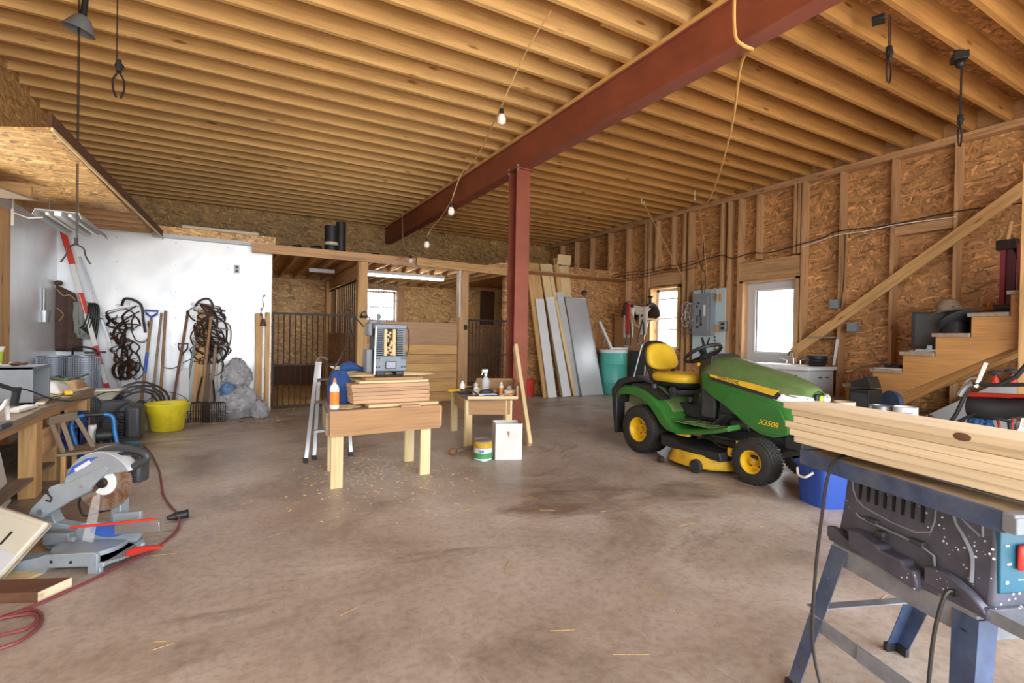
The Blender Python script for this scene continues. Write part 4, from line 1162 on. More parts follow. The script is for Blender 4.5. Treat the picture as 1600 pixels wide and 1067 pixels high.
# brown board with a pale cut end
th = T('offcut_board', 'dusty dark brown board with a pale sawn end on the floor at lower left', 'board', (-.80, 2.90, 0))
p0, p1, p2 = Vector((-.585, 2.845, 0)), Vector((-.668, 2.742, 0)), Vector((-1.15, 3.05, 0))
d = (p0-p1)
g = G(); g.loft([[p1+Vector((0, 0, h)), p0+Vector((0, 0, h)), p0+Vector((-.50, .21, h)), p1+Vector((-.50, .21, h))] for h in (.001, .042)])
bd = th.part('board', g, 'darkwood', bevel=.002)
g = G(); nn = Vector((.004, -.003, 0)); g.loft([[p1+Vector((0, 0, .002)), p0+Vector((0, 0, .002)), p0+Vector((0, 0, .041)), p1+Vector((0, 0, .041))], [p1+nn+Vector((0, 0, .002)), p0+nn+Vector((0, 0, .002)), p0+nn+Vector((0, 0, .041)), p1+nn+Vector((0, 0, .041))]])
th.part('sawn_end', g, 'plank', parent=bd, label='pale sawn end of the board')
# maroon extension cord
th = T('extension_cord', 'maroon extension cord snaking over the floor from the compressor to a coil at lower left', 'extension cord', (-.3, 3.6, 0))
g = G(); g.tube(curve_pts([(-.70, 6.0, .01), (-.60, 5.6, .008), (-.474, 4.923, .007), (-.400, 4.35, .007), (-.372, 4.143, .007), (-.318, 3.90, .007), (-.262, 3.70, .007), (-.241, 3.579, .02), (-.235, 3.42, .008), (-.255, 3.30, .007), (-.319, 3.132, .007), (-.408, 3.013, .007), (-.508, 2.88, .007), (-.598, 2.775, .007), (-.682, 2.690, .007), (-.79, 2.63, .007), (-.95, 2.60, .007)], 8), .0065, 8)
cd = th.part('cord', g, 'cordred')
g = G(); g.tube(curve_pts([(-.95, 2.57, .007), (-.746, 2.64, .009), (-.68, 2.660, .012), (-.625, 2.600, .014), (-.602, 2.50, .012), (-.63, 2.42, .008), (-.681, 2.39, .007), (-.80, 2.38, .007), (-.98, 2.45, .007), (-1.0, 2.55, .014), (-.80, 2.60, .020), (-.66, 2.60, .020), (-.618, 2.53, .020), (-.64, 2.475, .018), (-.72, 2.47, .018), (-.82, 2.47, .018), (-.9, 2.47, .01)], 8), .0065, 8); th.part('coil', g, 'cordred', parent=cd)
g = G(); g.cyl((-.262, 3.585, .022), (-.205, 3.60, .024), .024, .024, 16); g.cyl((-.30, 3.575, .02), (-.262, 3.585, .022), .012, .022, 12); g.cyl((-.205, 3.60, .024), (-.198, 3.602, .024), .027, n=16)
th.part('connector', g, 'black', parent=cd, bevel=.002, label='black connector with a pale face')
# ================================================================ workbench on the left
BZ = .60
th = T('workbench', 'rough wooden workbench along the left wall with open bays below', 'workbench', (-1.45, 4.6, 0))
g = G(); g.bx(-1.81, -1.045, 2.6, 4.2, BZ-.04, BZ); g.bx(-1.81, -1.06, 4.2, 5.95, BZ-.04, BZ); wb = th.part('bench_top', g, 'greywood', bevel=.004)
g = G(); g.bx(-1.10, -1.07, 2.6, 5.93, BZ-.085, BZ-.041); th.part('front_rail', g, 'tanwood')
for y, w, lb in ((4.45, .14, None), (4.92, .09, None), (5.83, .13, None), (3.2, .14, None)):
    g = G(); g.bx(-1.19, -1.10, y, y+w, 0, BZ-.041); th.part('leg', g, 'post', bevel=.003)
for y in (4.45, 5.83, 3.2):
    g = G(); g.bx(-1.80, -1.71, y, y+.1, 0, BZ-.041); th.part('leg', g, 'stud')
g = G(); g.bx(-1.80, -1.11, 3.3, 5.8, .12, .14); th.part('lower_shelf', g, 'greywood')
for i, y in enumerate((5.20, 4.60)):
    g = G(); g.bx(-1.12, -1.10, y, y+.30, .36-.1*i, .53-.1*i); th.part('cross_board', g, 'stud')
# things on the bench
th = T('speaker_box', 'grey open fronted wooden box on the workbench', 'box', (-1.32, 4.75, BZ))
g = G(); g.bx(-1.46, -1.16, 4.62, 4.64, BZ, BZ+.26); g.bx(-1.46, -1.16, 4.98, 5.0, BZ, BZ+.26); g.bx(-1.46, -1.16, 4.62, 5.0, BZ+.24, BZ+.26); g.bx(-1.46, -1.16, 4.62, 5.0, BZ, BZ+.02); g.bx(-1.46, -1.44, 4.62, 5.0, BZ, BZ+.26)
th.part('case', g, 'grey', bevel=.003)
g = G(); g.bx(-1.30, -1.28, 4.64, 4.98, BZ+.02, BZ+.24); th.part('divider', g, 'dkgrey')
th = T('white_pail', 'white plastic tub with a yellow-green label on top of the grey box', 'pail', (-1.40, 4.72, BZ+.262))
g = G(); g.lathe((-1.40, 4.72, BZ+.262), [(.001, 0), (.05, 0), (.062, .12), (.067, .122), (.067, .132), (.055, .132)], n=28); pb = th.part('tub', g, 'white')
g = G(); g.lathe((-1.40, 4.72, BZ+.262), [(.0535, .02), (.0605, .10)], n=28); th.part('label', g, 'limegreen', parent=pb, label='yellow-green label')
g = G(); g.ball((-1.30, 4.80, BZ+.275), .03, 10, (1.2, 1, .5)); g.ball((-1.27, 4.86, BZ+.272), .02, 10, (1.2, 1, .5)); single('rag', 'small brown rag beside the white tub', 'rag', g, 'leather2')
# light blue rounded power tool at the very left
th = T('bench_grinder', 'pale blue-grey rounded bench machine at the left end of the workbench', 'grinder', (-1.20, 3.98, BZ))
g = G(); g.lathe((-1.30, 3.98, BZ+.135), [(.001, -.08), (.08, -.08), (.115, -.06), (.125, 0), (.115, .06), (.08, .08), (.001, .08)], (1, .25, 0), 30); th.part('housing', g, 'castalu', smooth=60)
g = G(); g.bx(-1.40, -1.12, 3.90, 4.06, BZ, BZ+.03); th.part('foot', g, 'dkgrey', bevel=.01)
g = G(); g.tube(curve_pts([(-1.22, 4.10, BZ+.05), (-1.19, 4.16, BZ+.10), (-1.19, 4.22, BZ+.12), (-1.20, 4.26, BZ+.06), (-1.20, 4.27, BZ+.01)]), .010); th.part('hose', g, 'white')
g = G(); g.bar((-1.24, 4.02, BZ+.26), (-1.13, 4.15, BZ+.18), .02, .02); g.bar((-1.14, 4.13, BZ+.10), (-1.13, 4.15, BZ+.20), .03, .02); th.part('tool_rest', g, 'black')
th.o.location = th.o.location + Vector((.13, -.42, 0))
th = T('white_packet', 'crumpled white packet tied with green cord at the far end of the workbench', 'packet', (-1.22, 5.35, BZ))
g = G(); g.loft([[(-1.34, 5.22, BZ+.002), (-1.14, 5.20, BZ+.002), (-1.10, 5.44, BZ+.002), (-1.32, 5.50, BZ+.002)], [(-1.33, 5.25, BZ+.12), (-1.19, 5.24, BZ+.10), (-1.16, 5.42, BZ+.09), (-1.30, 5.45, BZ+.13)]]); th.part('bag', g, 'cardwhite', bevel=.02)
random.seed(11)
g = G()
for k in range(3):
    g.tube(curve_pts([(-1.34+random.random()*.30, 5.2+random.random()*.35, BZ+.10+random.random()*.05) for _ in range(6)], 6), .006, 6)
th.part('green_cord', g, plain('green_cord', '3d4a35', .7))
g = G(); g.loft([[(-1.28, 5.55, BZ+.002), (-1.10, 5.50, BZ+.002), (-1.07, 5.78, BZ+.002), (-1.25, 5.82, BZ+.002)], [(-1.26, 5.58, BZ+.10), (-1.12, 5.54, BZ+.08), (-1.10, 5.74, BZ+.07), (-1.22, 5.78, BZ+.09)]]); single('brown_sack', 'small brown sack at the far corner of the workbench', 'sack', g, 'cardbrown', bevel=.02)
g = G(); g.bar((-1.24, 4.72, BZ+.012), (-1.08, 5.70, BZ+.012), .03, .018); single('wood_strip', 'pale wood strip lying along the workbench edge', 'wood strip', g, 'plank')
g = G(); g.box((-1.10, 5.22, BZ+.02), (.05, .09, .03), (0, 0, .3)); single('tape_measure', 'small yellow tape measure on the workbench', 'tape measure', g, 'yellow', bevel=.006)
g = G(); g.box((-1.14, 4.33, BZ+.012), (.07, .26, .02), (0, 0, -.1)); single('scraper', 'white flat tool lying on the bench before the grey box', 'tool', g, 'white', bevel=.004)
g = G(); g.box((-1.13, 4.70, BZ+.012), (.05, .28, .016), (0, 0, .15)); single('putty_knife', 'second white flat tool on the bench beside the grey box', 'tool', g, 'cream', bevel=.004)
th = T('drooping_cords', 'black cords drooping over the front edge of the workbench', 'cord', (-1.06, 4.8, BZ))
g = G(); g.tube(curve_pts([(-1.25, 4.1, BZ+.18), (-1.13, 4.3, BZ+.14), (-1.06, 4.55, BZ+.05), (-1.03, 4.75, BZ+.01), (-1.02, 5.0, BZ-.02), (-1.0, 5.5, BZ-.05), (-.95, 5.9, BZ-.05), (-.8, 6.2, BZ-.10)]), .005, 6); th.part('cord', g, 'cordblack')
g = G(); g.tube(curve_pts([(-1.3, 4.95, BZ+.01), (-1.2, 5.1, BZ+.03), (-1.1, 5.0, BZ+.01), (-1.12, 4.8, BZ+.01)]), .004, 6); th.part('cord', g, 'cordblack')
# items under the bench
g = G(); g.box((-1.28, 4.38, .20), (.02, .36, .36), (0, -.16, .1)); single('white_sheet', 'scuffed white panel leaning under the workbench', 'panel', g, 'cardwhite')
g = G(); g.box((-1.36, 4.22, .20), (.02, .34, .34), (0, -.16, .1)); single('scuffed_sheet', 'grey panel behind the scuffed white panel under the bench', 'panel', g, 'grey')
g = G(); g.box((-1.22, 4.26, .175), (.02, .20, .32), (0, -.16, .1)); single('white_sheet', 'narrower white panel at the front under the workbench', 'panel', g, 'cardwhite')
# blue crate
def crate(name, label, cx, cy, w, d, h, mt, z=0):
    t = T(name, label, 'crate', (cx, cy, z)); 
    g = G(); g.bx(cx-w/2, cx+w/2, cy-d/2, cy+d/2, z, z+.015); t.part('bottom', g, mt)
    for sx_ in (-1, 1):
        g = G(); xa = cx+sx_*w/2
        for i in range(5): g.bx(xa-.006, xa+.006, cy-d/2, cy+d/2, z+i*h/5, z+i*h/5+h*.09)
        for i in range(7): g.bx(xa-.006, xa+.006, cy-d/2+i*d/6-.006, cy-d/2+i*d/6+.006, z, z+h)
        g.bx(xa-.01, xa+.01, cy-d/2, cy+d/2, z+h-.03, z+h); t.part('side', g, mt)
    for sy_ in (-1, 1):
        g = G(); ya = cy+sy_*d/2
        for i in range(5): g.bx(cx-w/2, cx+w/2, ya-.006, ya+.006, z+i*h/5, z+i*h/5+h*.09)
        for i in range(7): g.bx(cx-w/2+i*w/6-.006, cx-w/2+i*w/6+.006, ya-.006, ya+.006, z, z+h)
        g.bx(cx-w/2, cx+w/2, ya-.01, ya+.01, z+h-.03, z+h); t.part('side', g, mt)
crate('milk_crate', 'blue plastic milk crate beside the far end of the workbench', -1.22, 5.55, .30, .30, .27, 'blue', .142)
# small broken wooden chair
CH = T('wooden_chair', 'small old grey wooden chair in front of the workbench', 'chair', (-.98, 4.95, 0))
g = G(); g.prism([(-1.16, 4.78), (-.88, 4.84), (-.86, 5.10), (-1.14, 5.10)], 'z', .215, .235); CH.part('seat', g, 'greywood', bevel=.003)
for x, y in ((-1.13, 4.82), (-.91, 4.87), (-.90, 5.07), (-1.12, 5.07)):
    g = G(); g.bar((x, y, .214), (x, y, 0), .03, .03, (0, 1, 0)); CH.part('leg', g, 'post', bevel=.003)
for a, b in (((-1.13, 4.82, .236), (-1.20, 4.82, .46)), ((-1.10, 4.90, .236), (-1.16, 4.90, .46)), ((-.99, 4.97, .236), (-1.09, 4.97, .46))):
    g = G(); g.bar(a, b, .028, .018, (0, 1, 0)); CH.part('back_slat', g, 'greywood', bevel=.003)
g = G(); g.bar((-1.205, 4.78, .475), (-1.10, 5.0, .475), .022, .06); CH.part('top_rail', g, 'greywood', bevel=.004)
g = G(); g.bar((-1.12, 4.84, .10), (-.90, 4.89, .10), .02, .025); CH.part('stretcher', g, 'greywood')

CH.o.location = (-.87, 4.86, 0)
# pressure washer: blue frame, black pump
PW = T('pressure_washer', 'blue framed portable machine with black wheels and motor beside the bench', 'pressure washer', (-.86, 5.25, 0))
g = G(); g.tube(curve_pts([(-.985, 5.10, .10), (-1.03, 5.12, .22), (-1.065, 5.14, .36), (-1.04, 5.15, .425), (-.98, 5.16, .44), (-.87, 5.18, .44), (-.815, 5.19, .41), (-.80, 5.18, .30), (-.775, 5.16, .16)], 5), .016, 10); fr = PW.part('frame', g, 'bluetool')
g = G(); g.tube([(-.99, 5.16, .441), (-.87, 5.18, .441)], .020, 10); PW.part('grip', g, 'black', parent=fr)
g = G(); g.loft([tubring(-.87, 5.16, .15, .13, .045, .1), tubring(-.87, 5.16, .165, .145, .09, .1), tubring(-.87, 5.16, .15, .13, .15, .1), tubring(-.87, 5.16, .08, .07, .175, .1)]); PW.part('body', g, 'bluetool', bevel=.006)
g = G(); g.cyl((-.93, 5.24, .26), (-.80, 5.26, .26), .055, n=20); g.cyl((-.90, 5.24, .16), (-.90, 5.24, .24), .03); g.cyl((-.83, 5.24, .16), (-.83, 5.24, .24), .025); g.bx(-.93, -.80, 5.20, 5.30, .17, .20); PW.part('motor', g, 'black', bevel=.004)
g = G(); g.cyl((-.965, 5.30, .16), (-.965, 5.30, .34), .028, n=16); PW.part('detergent_bottle', g, 'white', label='white bottle on the machine')
for x in (-.69, -1.02):
    g = G(); g.lathe((x, 5.20, .075), [(.01, -.02), (.06, -.02), (.074, -.012), (.074, .012), (.06, .02), (.01, .02)], (1, 0, 0), 24, cap=True); PW.part('wheel', g, 'black')
g = G(); g.lathe((-.70, 5.16, .165), [(.001, 0), (.07, 0), (.085, .012), (.07, .022), (.001, .03)], (0, -.25, 1), 24); PW.part('gauge_cover', g, 'tealpanel')
g = G(); g.tube(curve_pts([(-.80, 5.2, .17), (-.72, 5.10, .20), (-.64, 5.12, .18), (-.62, 5.2, .17), (-.7, 5.28, .17)]), .006); PW.part('hose', g, 'cordblack')

# black generator-like engine unit
EN = T('engine_unit', 'black engine unit with a dark grey cover beside the coiled hose', 'engine', (-.93, 6.4, 0))
g = G(); g.bx(-.90, -.76, 6.30, 6.62, .02, .36); EN.part('cover', g, 'dkgrey', bevel=.04, bseg=4)
g = G(); g.bx(-1.10, -.90, 6.32, 6.60, .06, .30); g.cyl((-1.0, 6.31, .2), (-1.0, 6.24, .2), .07, n=20)
for i in range(7): g.bx(-.985, -.90, 6.26, 6.32, .06+i*.032, .072+i*.032)
EN.part('motor', g, 'black', bevel=.006)
g = G(); g.prism([(-1.12, .30), (-1.08, .40), (-.90, .41), (-.84, .36), (-.88, .30)], 'y', 6.34, 6.54); EN.part('air_filter', g, 'dkgrey', bevel=.01)
g = G(); g.tube(curve_pts([(-.95, 6.28, .08), (-.97, 6.26, .25), (-.93, 6.25, .36), (-.86, 6.27, .40)]), .012); g.bar((-1.1, 6.3, .03), (-.78, 6.3, .03), .03, .03); g.bar((-1.1, 6.58, .03), (-.78, 6.58, .03), .03, .03); EN.part('handle', g, 'black')
# cream funnel tray
g = G(); g.loft([tubring(-1.08, 6.55, .05, .04, .412, 0), tubring(-1.08, 6.55, .13, .09, .50, 0), tubring(-1.08, 6.55, .14, .10, .505, 0), tubring(-1.08, 6.55, .14, .10, .52, 0)]); single('feed_scoop', 'dusty cream coloured pan on top of the black engine unit', 'pan', g, 'cream')
# coiled black hose leaning
g = G()
random.seed(21)
pts = []
for k in range(4):
    for i in range(22):
        a = 2*PI*i/22
        r_ = .262 - .034*k+random.uniform(-.008, .008)
        pts.append((-.875+r_*math.cos(a)*1.08, 7.13-.022*k+.10*math.sin(a), .272+r_*math.sin(a)*.95))
g.tube(pts, .0125, 8)
single('coiled_hose', 'coil of thick black hose standing behind the yellow bucket', 'hose', g, 'cordblack')
g = G(); g.box((-.78, 6.98, .14), (.42, .04, .28), (0, 0, .05)); single('wooden_box_side', 'low grey wooden box side between the hose coil and the bucket', 'board', g, 'greywood')
g = G(); g.box((-1.12, 7.30, .36), (.14, .10, .05)); g.box((-1.12, 7.30, .17), (.12, .09, .33)); single('blue_bin', 'blue bin partly hidden behind the hose coil', 'bin', g, 'blue', bevel=.006)
# yellow feed bucket
BK = T('feed_bucket', 'dirty yellow rubber feed bucket on the concrete by the white wall', 'bucket', (-.585, 6.86, 0))
def yb(hx, hy, z, n=40, flat=0):
    o = []
    for i in range(n):
        a = 2*PI*i/n
        o.append((-.585+hx*math.cos(a), 6.86+hy*math.sin(a), z))
    return o
g = G(); g.loft([yb(.13, .12, 0), yb(.158, .148, .02), yb(.185, .175, .20), yb(.205, .195, .225), yb(.212, .20, .29), yb(.225, .212, .305), yb(.222, .21, .318), yb(.200, .19, .316), yb(.195, .185, .285), yb(.17, .16, .20), yb(.14, .13, .03)]); BK.part('bucket_body', g, 'bucket', smooth=50)
g = G(); g.tube(curve_pts([(-.795, 6.86, .30), (-.76, 6.90, .36), (-.62, 6.95, .43), (-.45, 6.92, .38), (-.375, 6.86, .30)], 8), .004, 6)
BK.part('bail_handle', g, 'iron')

# wire mesh rolls behind the bench
def roll(x, y, r, h, lab):
    g = G(); n = 30
    for k in range(int(h/.026)):
        z = .01+k*.026
        g.ring((x, y, z), Vector((1, 0, 0)), Vector((0, 1, 0)), r, n)
        ring_lo = g.b.verts[:] if False else None
    g.b.free(); g = G()
    for k in range(int(h/.024)+1):
        g.lathe((x, y, .005+k*.024), [(r-.0025, 0), (r+.0025, .001), (r+.0025, .006), (r-.0025, .007)], n=28)
    for i in range(36):
        a = 2*PI*i/36; g.bar((x+r*math.cos(a), y+r*math.sin(a), .005), (x+r*math.cos(a), y+r*math.sin(a), h), .005, .005, (1, 0, 0))
    t = T('mesh_roll', lab, 'wire mesh roll', (x, y, 0), group=None)
    t.part('outer_layer', g, 'mesh')
    g = G(); g.cyl((x, y, .004), (x, y, h-.01), r-.018, n=28); t.part('inner_layers', g, 'panelgrey')
roll(-1.675, 7.30, .135, .82, 'grey wire mesh roll nearest the left wall')
roll(-1.50, 7.62, .105, .82, 'narrow grey wire mesh roll, middle of the three')
roll(-1.385, 7.22, .140, .82, 'largest grey wire mesh roll, beside the red and white rod')

# hanging shop light under the loft
th = T('shop_light', 'white sheet metal shop light hanging under the loft', 'light fixture', (-1.35, 6.7, 2.2))
g = G(); g.bx(-1.53, -1.22, 6.08, 7.28, 2.20, 2.205)
g.prism([(-1.53, 2.20), (-1.55, 2.15), (-1.545, 2.15), (-1.525, 2.20)], 'y', 6.08, 7.28); g.prism([(-1.22, 2.20), (-1.20, 2.15), (-1.205, 2.15), (-1.225, 2.20)], 'y', 6.08, 7.28); th.part('reflector', g, 'cabinet')
g = G(); g.bx(-1.40, -1.35, 6.1, 7.26, 2.16, 2.199); th.part('ballast_cover', g, 'whitepaint')
for x in (-1.45, -1.29):
    g = G(); g.cyl((x, 6.10, 2.172), (x, 7.26, 2.172), .013, n=12); th.part('tube', g, 'lamp')
for x, y in ((-1.48, 6.3), (-1.27, 6.3), (-1.48, 7.1), (-1.27, 7.1)):
    g = G(); g.cyl((x, y, 2.205), (x, y, 2.34), .003, n=6); th.part('chain', g, 'galv')
g = G(); g.bx(-1.72, -1.70, 6.2, 6.22, 2.05, 2.20); g.tube([(-1.71, 6.21, 2.17), (-1.6, 6.2, 2.13), (-1.50, 6.2, 2.15)], .006); g.tube([(-1.71, 6.21, 2.20), (-1.71, 6.21, 2.34)], .004)
single('wall_hook', 'small white bracket with a wire beside the shop light', 'bracket', g, 'white')

# surveyor rod, red and white
th = T('levelling_rod', 'red and white striped surveying rod leaning on the white wall', 'rod', (-1.30, 7.97, .28))
a, b = Vector((-1.76, 8.03, 2.31)), Vector((-1.20, 7.90, .0))
segs = [(0, .17, 'redstripe', .058), (.17, .32, 'white', .056), (.32, .43, 'redstripe', .05), (.43, .60, 'white', .05), (.60, .70, 'redstripe', .05), (.70, .80, 'white', .046), (.80, .90, 'redstripe', .046), (.90, .998, 'white', .046)]
for s0, s1, mt, w in segs:
    g = G(); g.bar(a+(b-a)*s0, a+(b-a)*s1, w, .028, (0, 1, 0)); th.part('rod_section', g, mt, bevel=.003)
g = G(); g.bar(a+(b-a)*.33+Vector((-.012, -.016, 0)), a+(b-a)*.43+Vector((-.012, -.016, 0)), .006, .004, (0, 1, 0)); th.part('scale_line', g, 'white')
# second grey rod
g = G(); g.bar((-1.60, 8.04, 2.02), (-1.30, 8.0, 1.0), .025, .02, (0, 1, 0)); g.bar((-1.30, 8.0, 1.0), (-1.10, 7.99, .0), .022, .02, (0, 1, 0)); single('grey_rod', 'thin grey rod leaning behind the red and white rod', 'rod', g, 'galv')

# leather apron
th = T('leather_apron', 'brown suede work apron hanging on the white wall', 'apron', (-1.76, 8.05, .95))
random.seed(2)
def cloth(pts_l, pts_r, y0, amp, n=14, m=12, seed=0, th_=.006):
    rnd = random.Random(seed); g = G(); rows = []
    ph = rnd.random()*6
    for j in range(m+1):
        t = j/m; k = t*(len(pts_l)-1); i0 = min(int(k), len(pts_l)-2); f = k-i0
        l = [pts_l[i0][q]*(1-f)+pts_l[i0+1][q]*f for q in (0, 1)]; r_ = [pts_r[i0][q]*(1-f)+pts_r[i0+1][q]*f for q in (0, 1)]
        row = []
        for i in range(n+1):
            s = i/n; x = l[0]*(1-s)+r_[0]*s; z = l[1]*(1-s)+r_[1]*s
            row.append((x, y0+amp*math.sin(s*9+ph+t*1.5)*(.4+t)-.01, z))
        rows.append(row)
    g.loft(rows, closed=False, cap=False); return g
g = cloth([(-1.815, 1.66), (-1.815, 1.2), (-1.815, .86)], [(-1.63, 1.56), (-1.57, 1.20), (-1.56, .85)], 8.02, .018)
ap = th.part('panel', g, 'suede', mods=[('SOLIDIFY', dict(thickness=.006))], smooth=80)
g = G(); g.tube(curve_pts([(-1.80, 7.99, 1.60), (-1.74, 7.985, 1.53), (-1.68, 7.985, 1.54), (-1.63, 7.99, 1.48)]), .006); g.tube(curve_pts([(-1.80, 7.985, 1.38), (-1.74, 7.985, 1.30), (-1.78, 7.985, 1.22)]), .005); th.part('stitching', g, 'straw', parent=ap, label='straw coloured seam')
g = G(); g.ball((-1.79, 8.0, 1.68), .04, 12, (1.1, .5, .8)); th.part('neck_knot', g, 'suede', parent=ap)
th = T('metal_dipper', 'shiny metal tool hanging on the white wall left of the apron', 'tool', (-1.80, 7.5, 1.35))
g = G(); g.cyl((-1.81, 7.55, 1.20), (-1.81, 7.55, 1.33), .05, .06, 16); g.bar((-1.81, 7.55, 1.33), (-1.81, 7.55, 1.58), .012, .03, (0, 1, 0)); th.part('cup', g, 'galv')
# bundled rope / tubes
th = T('rope_bundle', 'bundle of grey-green looped ropes hanging beside the apron', 'rope', (-1.35, 8.0, 1.0))
random.seed(8)
g = G()
for k in range(16):
    x = -1.64+.13*k/15
    g.tube(curve_pts([(x-.01, 8.03, 1.46+random.uniform(-.03, .02)), (x, 7.98, 1.44), (x+.015*random.uniform(-1, 1), 7.97, 1.25), (x+.03+random.uniform(-.02, .02), 7.98, 1.05+random.uniform(-.06, .08)), (x+.05, 8.0, 1.12), (x+.03, 8.02, 1.40)], 4), .008, 6)
th.part('rope', g, plain('grey_green_rope', '8d938b', .8))
g = G()
for k in range(6):
    x = -1.55+.02*k
    g.tube(curve_pts([(x, 8.0, 1.45), (x+.05, 7.97, 1.38), (x+.02, 7.96, 1.2-.04*k), (x-.04, 7.98, 1.15), (x-.03, 8.02, 1.35)], 4), .011, 6)
g.bar((-1.50, 7.97, 1.30), (-1.36, 7.97, 1.26), .03, .012); th.part('black_strap', g, 'black')
g = G(); g.tube(curve_pts([(-1.60, 7.75, .83), (-1.58, 7.72, .90), (-1.48, 7.7, .915), (-1.38, 7.7, .88), (-1.36, 7.72, .83)]), .012); g.bar((-1.48, 7.7, .85), (-1.28, 7.7, .855), .03, .025); single('black_clamp', 'black clamp lying on top of the wire mesh rolls', 'clamp', g, 'black')

# harness sets: random loops of leather straps around a centre line
def harness(name, label, centre, spine, width, n, seed, hook=True, cat='horse tack', group=None):
    rnd = random.Random(seed)
    t = T(name, label, cat, centre, group=group)
    P = curve_pts([Vector(p) for p in spine], 8); m = len(P)
    par = {}
    for kk, mt in ((0, 'leather'), (1, 'leather2')):
        g = G()
        for k in range(n if kk == 0 else n//3):
            i = int(rnd.random()**1.1*(m-6)); j = min(m-1, i+rnd.randint(4, m//2))
            c0, c1 = P[i], P[j]; w = width[0]*(1-i/m)+width[1]*(i/m)
            a = rnd.uniform(-1, 1)*w
            ctrl = [c0+Vector((rnd.uniform(-.3, .3)*w, 0, 0))]
            for q in (.3, .6, .85):
                c = c0.lerp(c1, q); ctrl.append(c+Vector((a*(1-abs(q-.5)*.8)+rnd.uniform(-.15, .15)*w, rnd.uniform(-.05, .02), rnd.uniform(-.02, .02))))
            ctrl.append(c1+Vector((rnd.uniform(-.3, .3)*w, rnd.uniform(-.03, .01), 0)))
            pts = curve_pts(ctrl, 4)
            for u_, v_ in zip(pts, pts[1:]):
                if (v_-u_).length > .002: g.bar(u_, v_+(v_-u_).normalized()*.003, .007, .022+.007*(k % 3), (.6, 1, .2))
        t.part('strap', g, mt)
    g = G()
    for k in range(n//3):
        c = P[rnd.randint(0, m-1)]+Vector((rnd.uniform(-.7, .7)*width[0], -.04, rnd.uniform(-.02, .02)))
        _ = g.lathe(c, [(.012, -.003), (.018, 0), (.012, .003)], (rnd.uniform(-.5, .5), 1, rnd.uniform(-.3, .3)), 12)
    t.part('buckle', g, 'galv')
    return t
h1 = harness('harness', 'tangle of dark leather harness hanging by the white wall beside the blue shovel', (-1.1, 8.0, .45), [(-1.08, 8.0, 1.47), (-1.06, 7.98, 1.30), (-1.10, 7.98, 1.10), (-1.12, 7.98, .90), (-1.10, 7.98, .75), (-1.14, 8.0, .50)], (.30, .09), 28, 4)
g = G(); g.tube(curve_pts([(-1.18, 8.02, 1.44), (-1.14, 7.95, 1.52), (-1.05, 7.93, 1.51), (-.97, 7.95, 1.44), (-.95, 7.98, 1.25), (-.93, 8.0, 1.10)]), .016); h1.part('collar', g, 'leather')
g = G(); g.bar((-1.22, 7.99, 1.32), (-1.27, 7.99, 1.05), .006, .028, (0, 1, 0)) ; g.tube(curve_pts([(-1.08, 7.97, 1.15), (-1.02, 7.95, 1.0), (-.93, 7.95, .98), (-.89, 7.97, 1.08), (-.90, 7.98, 1.25)]), .007)
h1.part('rein', g, 'leather'); g = G()
g.bar((-1.0, 7.97, .75), (-1.02, 7.97, .50), .006, .022, (0, 1, 0)); g.tube(curve_pts([(-1.08, 7.97, .72), (-.98, 7.95, .70), (-.94, 7.96, .58), (-1.02, 7.96, .50), (-1.08, 7.97, .60)]), .007); h1.part('rein', g, 'leather')
h2 = harness('harness', 'bridles and reins hanging over the leaning boards and tools', (-.25, 7.95, .6), [(-.30, 7.86, 1.50), (-.24, 7.85, 1.40), (-.20, 7.84, 1.20), (-.15, 7.84, 1.00), (-.17, 7.85, .80), (-.22, 7.86, .70)], (.26, .22), 36, 9)
g = G(); g.tube(curve_pts([(-.38, 7.84, 1.46), (-.33, 7.82, 1.53), (-.24, 7.82, 1.56), (-.19, 7.83, 1.50), (-.18, 7.84, 1.38)]), .016); h2.part('collar', g, 'leather')
g = G(); g.tube(curve_pts([(-.18, 7.84, 1.33), (-.05, 7.83, 1.26), (.02, 7.83, 1.20), (.03, 7.83, 1.02), (-.02, 7.84, .85), (-.12, 7.84, .70)]), .008); h2.part('rein', g, 'leather2'); g = G(); g.tube(curve_pts([(-.14, 7.84, .95), (-.05, 7.83, .70), (-.10, 7.83, .56), (-.20, 7.83, .56), (-.26, 7.84, .70)]), .006)
h2.part('rein', g, 'leather2')
g = G(); g.tube(curve_pts([(-.75, 7.9, .66), (-.62, 7.88, .64), (-.5, 7.87, .72), (-.38, 7.85, .80), (-.30, 7.85, .98), (-.2, 7.85, 1.0)]), .006); h2.part('lead_rope', g, 'cordblack')
g = G(); g.cyl((-.18, 7.85, 1.18), (-.0, 7.80, 1.16), .011); g.cyl((-.12, 7.85, .93), (.02, 7.78, .95), .012); h2.part('peg', g, 'greywood')

# tools leaning on the white wall
def tool(name, label, top, bot, r, mt, head=None, cat=None):
    t = T(name, label, cat or name.replace('_', ' '), bot)
    g = G(); g.cyl(bot, top, r, r*.95, 12); t.part('handle', g, mt)
    return t
t = tool('shovel', 'long handled shovel with a blue D-grip and a blue sleeve', (-.872, 8.01, 1.27), (-.93, 7.72, .25), .018, 'handle')
g = G(); g.tube([(-.872, 8.01, 1.25), (-.872, 8.015, 1.30), (-.925, 8.02, 1.345), (-.945, 8.02, 1.385), (-.80, 8.02, 1.385), (-.815, 8.02, 1.345), (-.872, 8.015, 1.30)], .013, 8); t.part('grip', g, 'bluepaint', label='dark blue D-grip')
g = G(); a = Vector((-.872, 8.01, 1.27)); b = Vector((-.93, 7.72, .25)); g.cyl(a.lerp(b, .42), a.lerp(b, .68), .0195, n=12); t.part('sleeve', g, 'bluepaint')
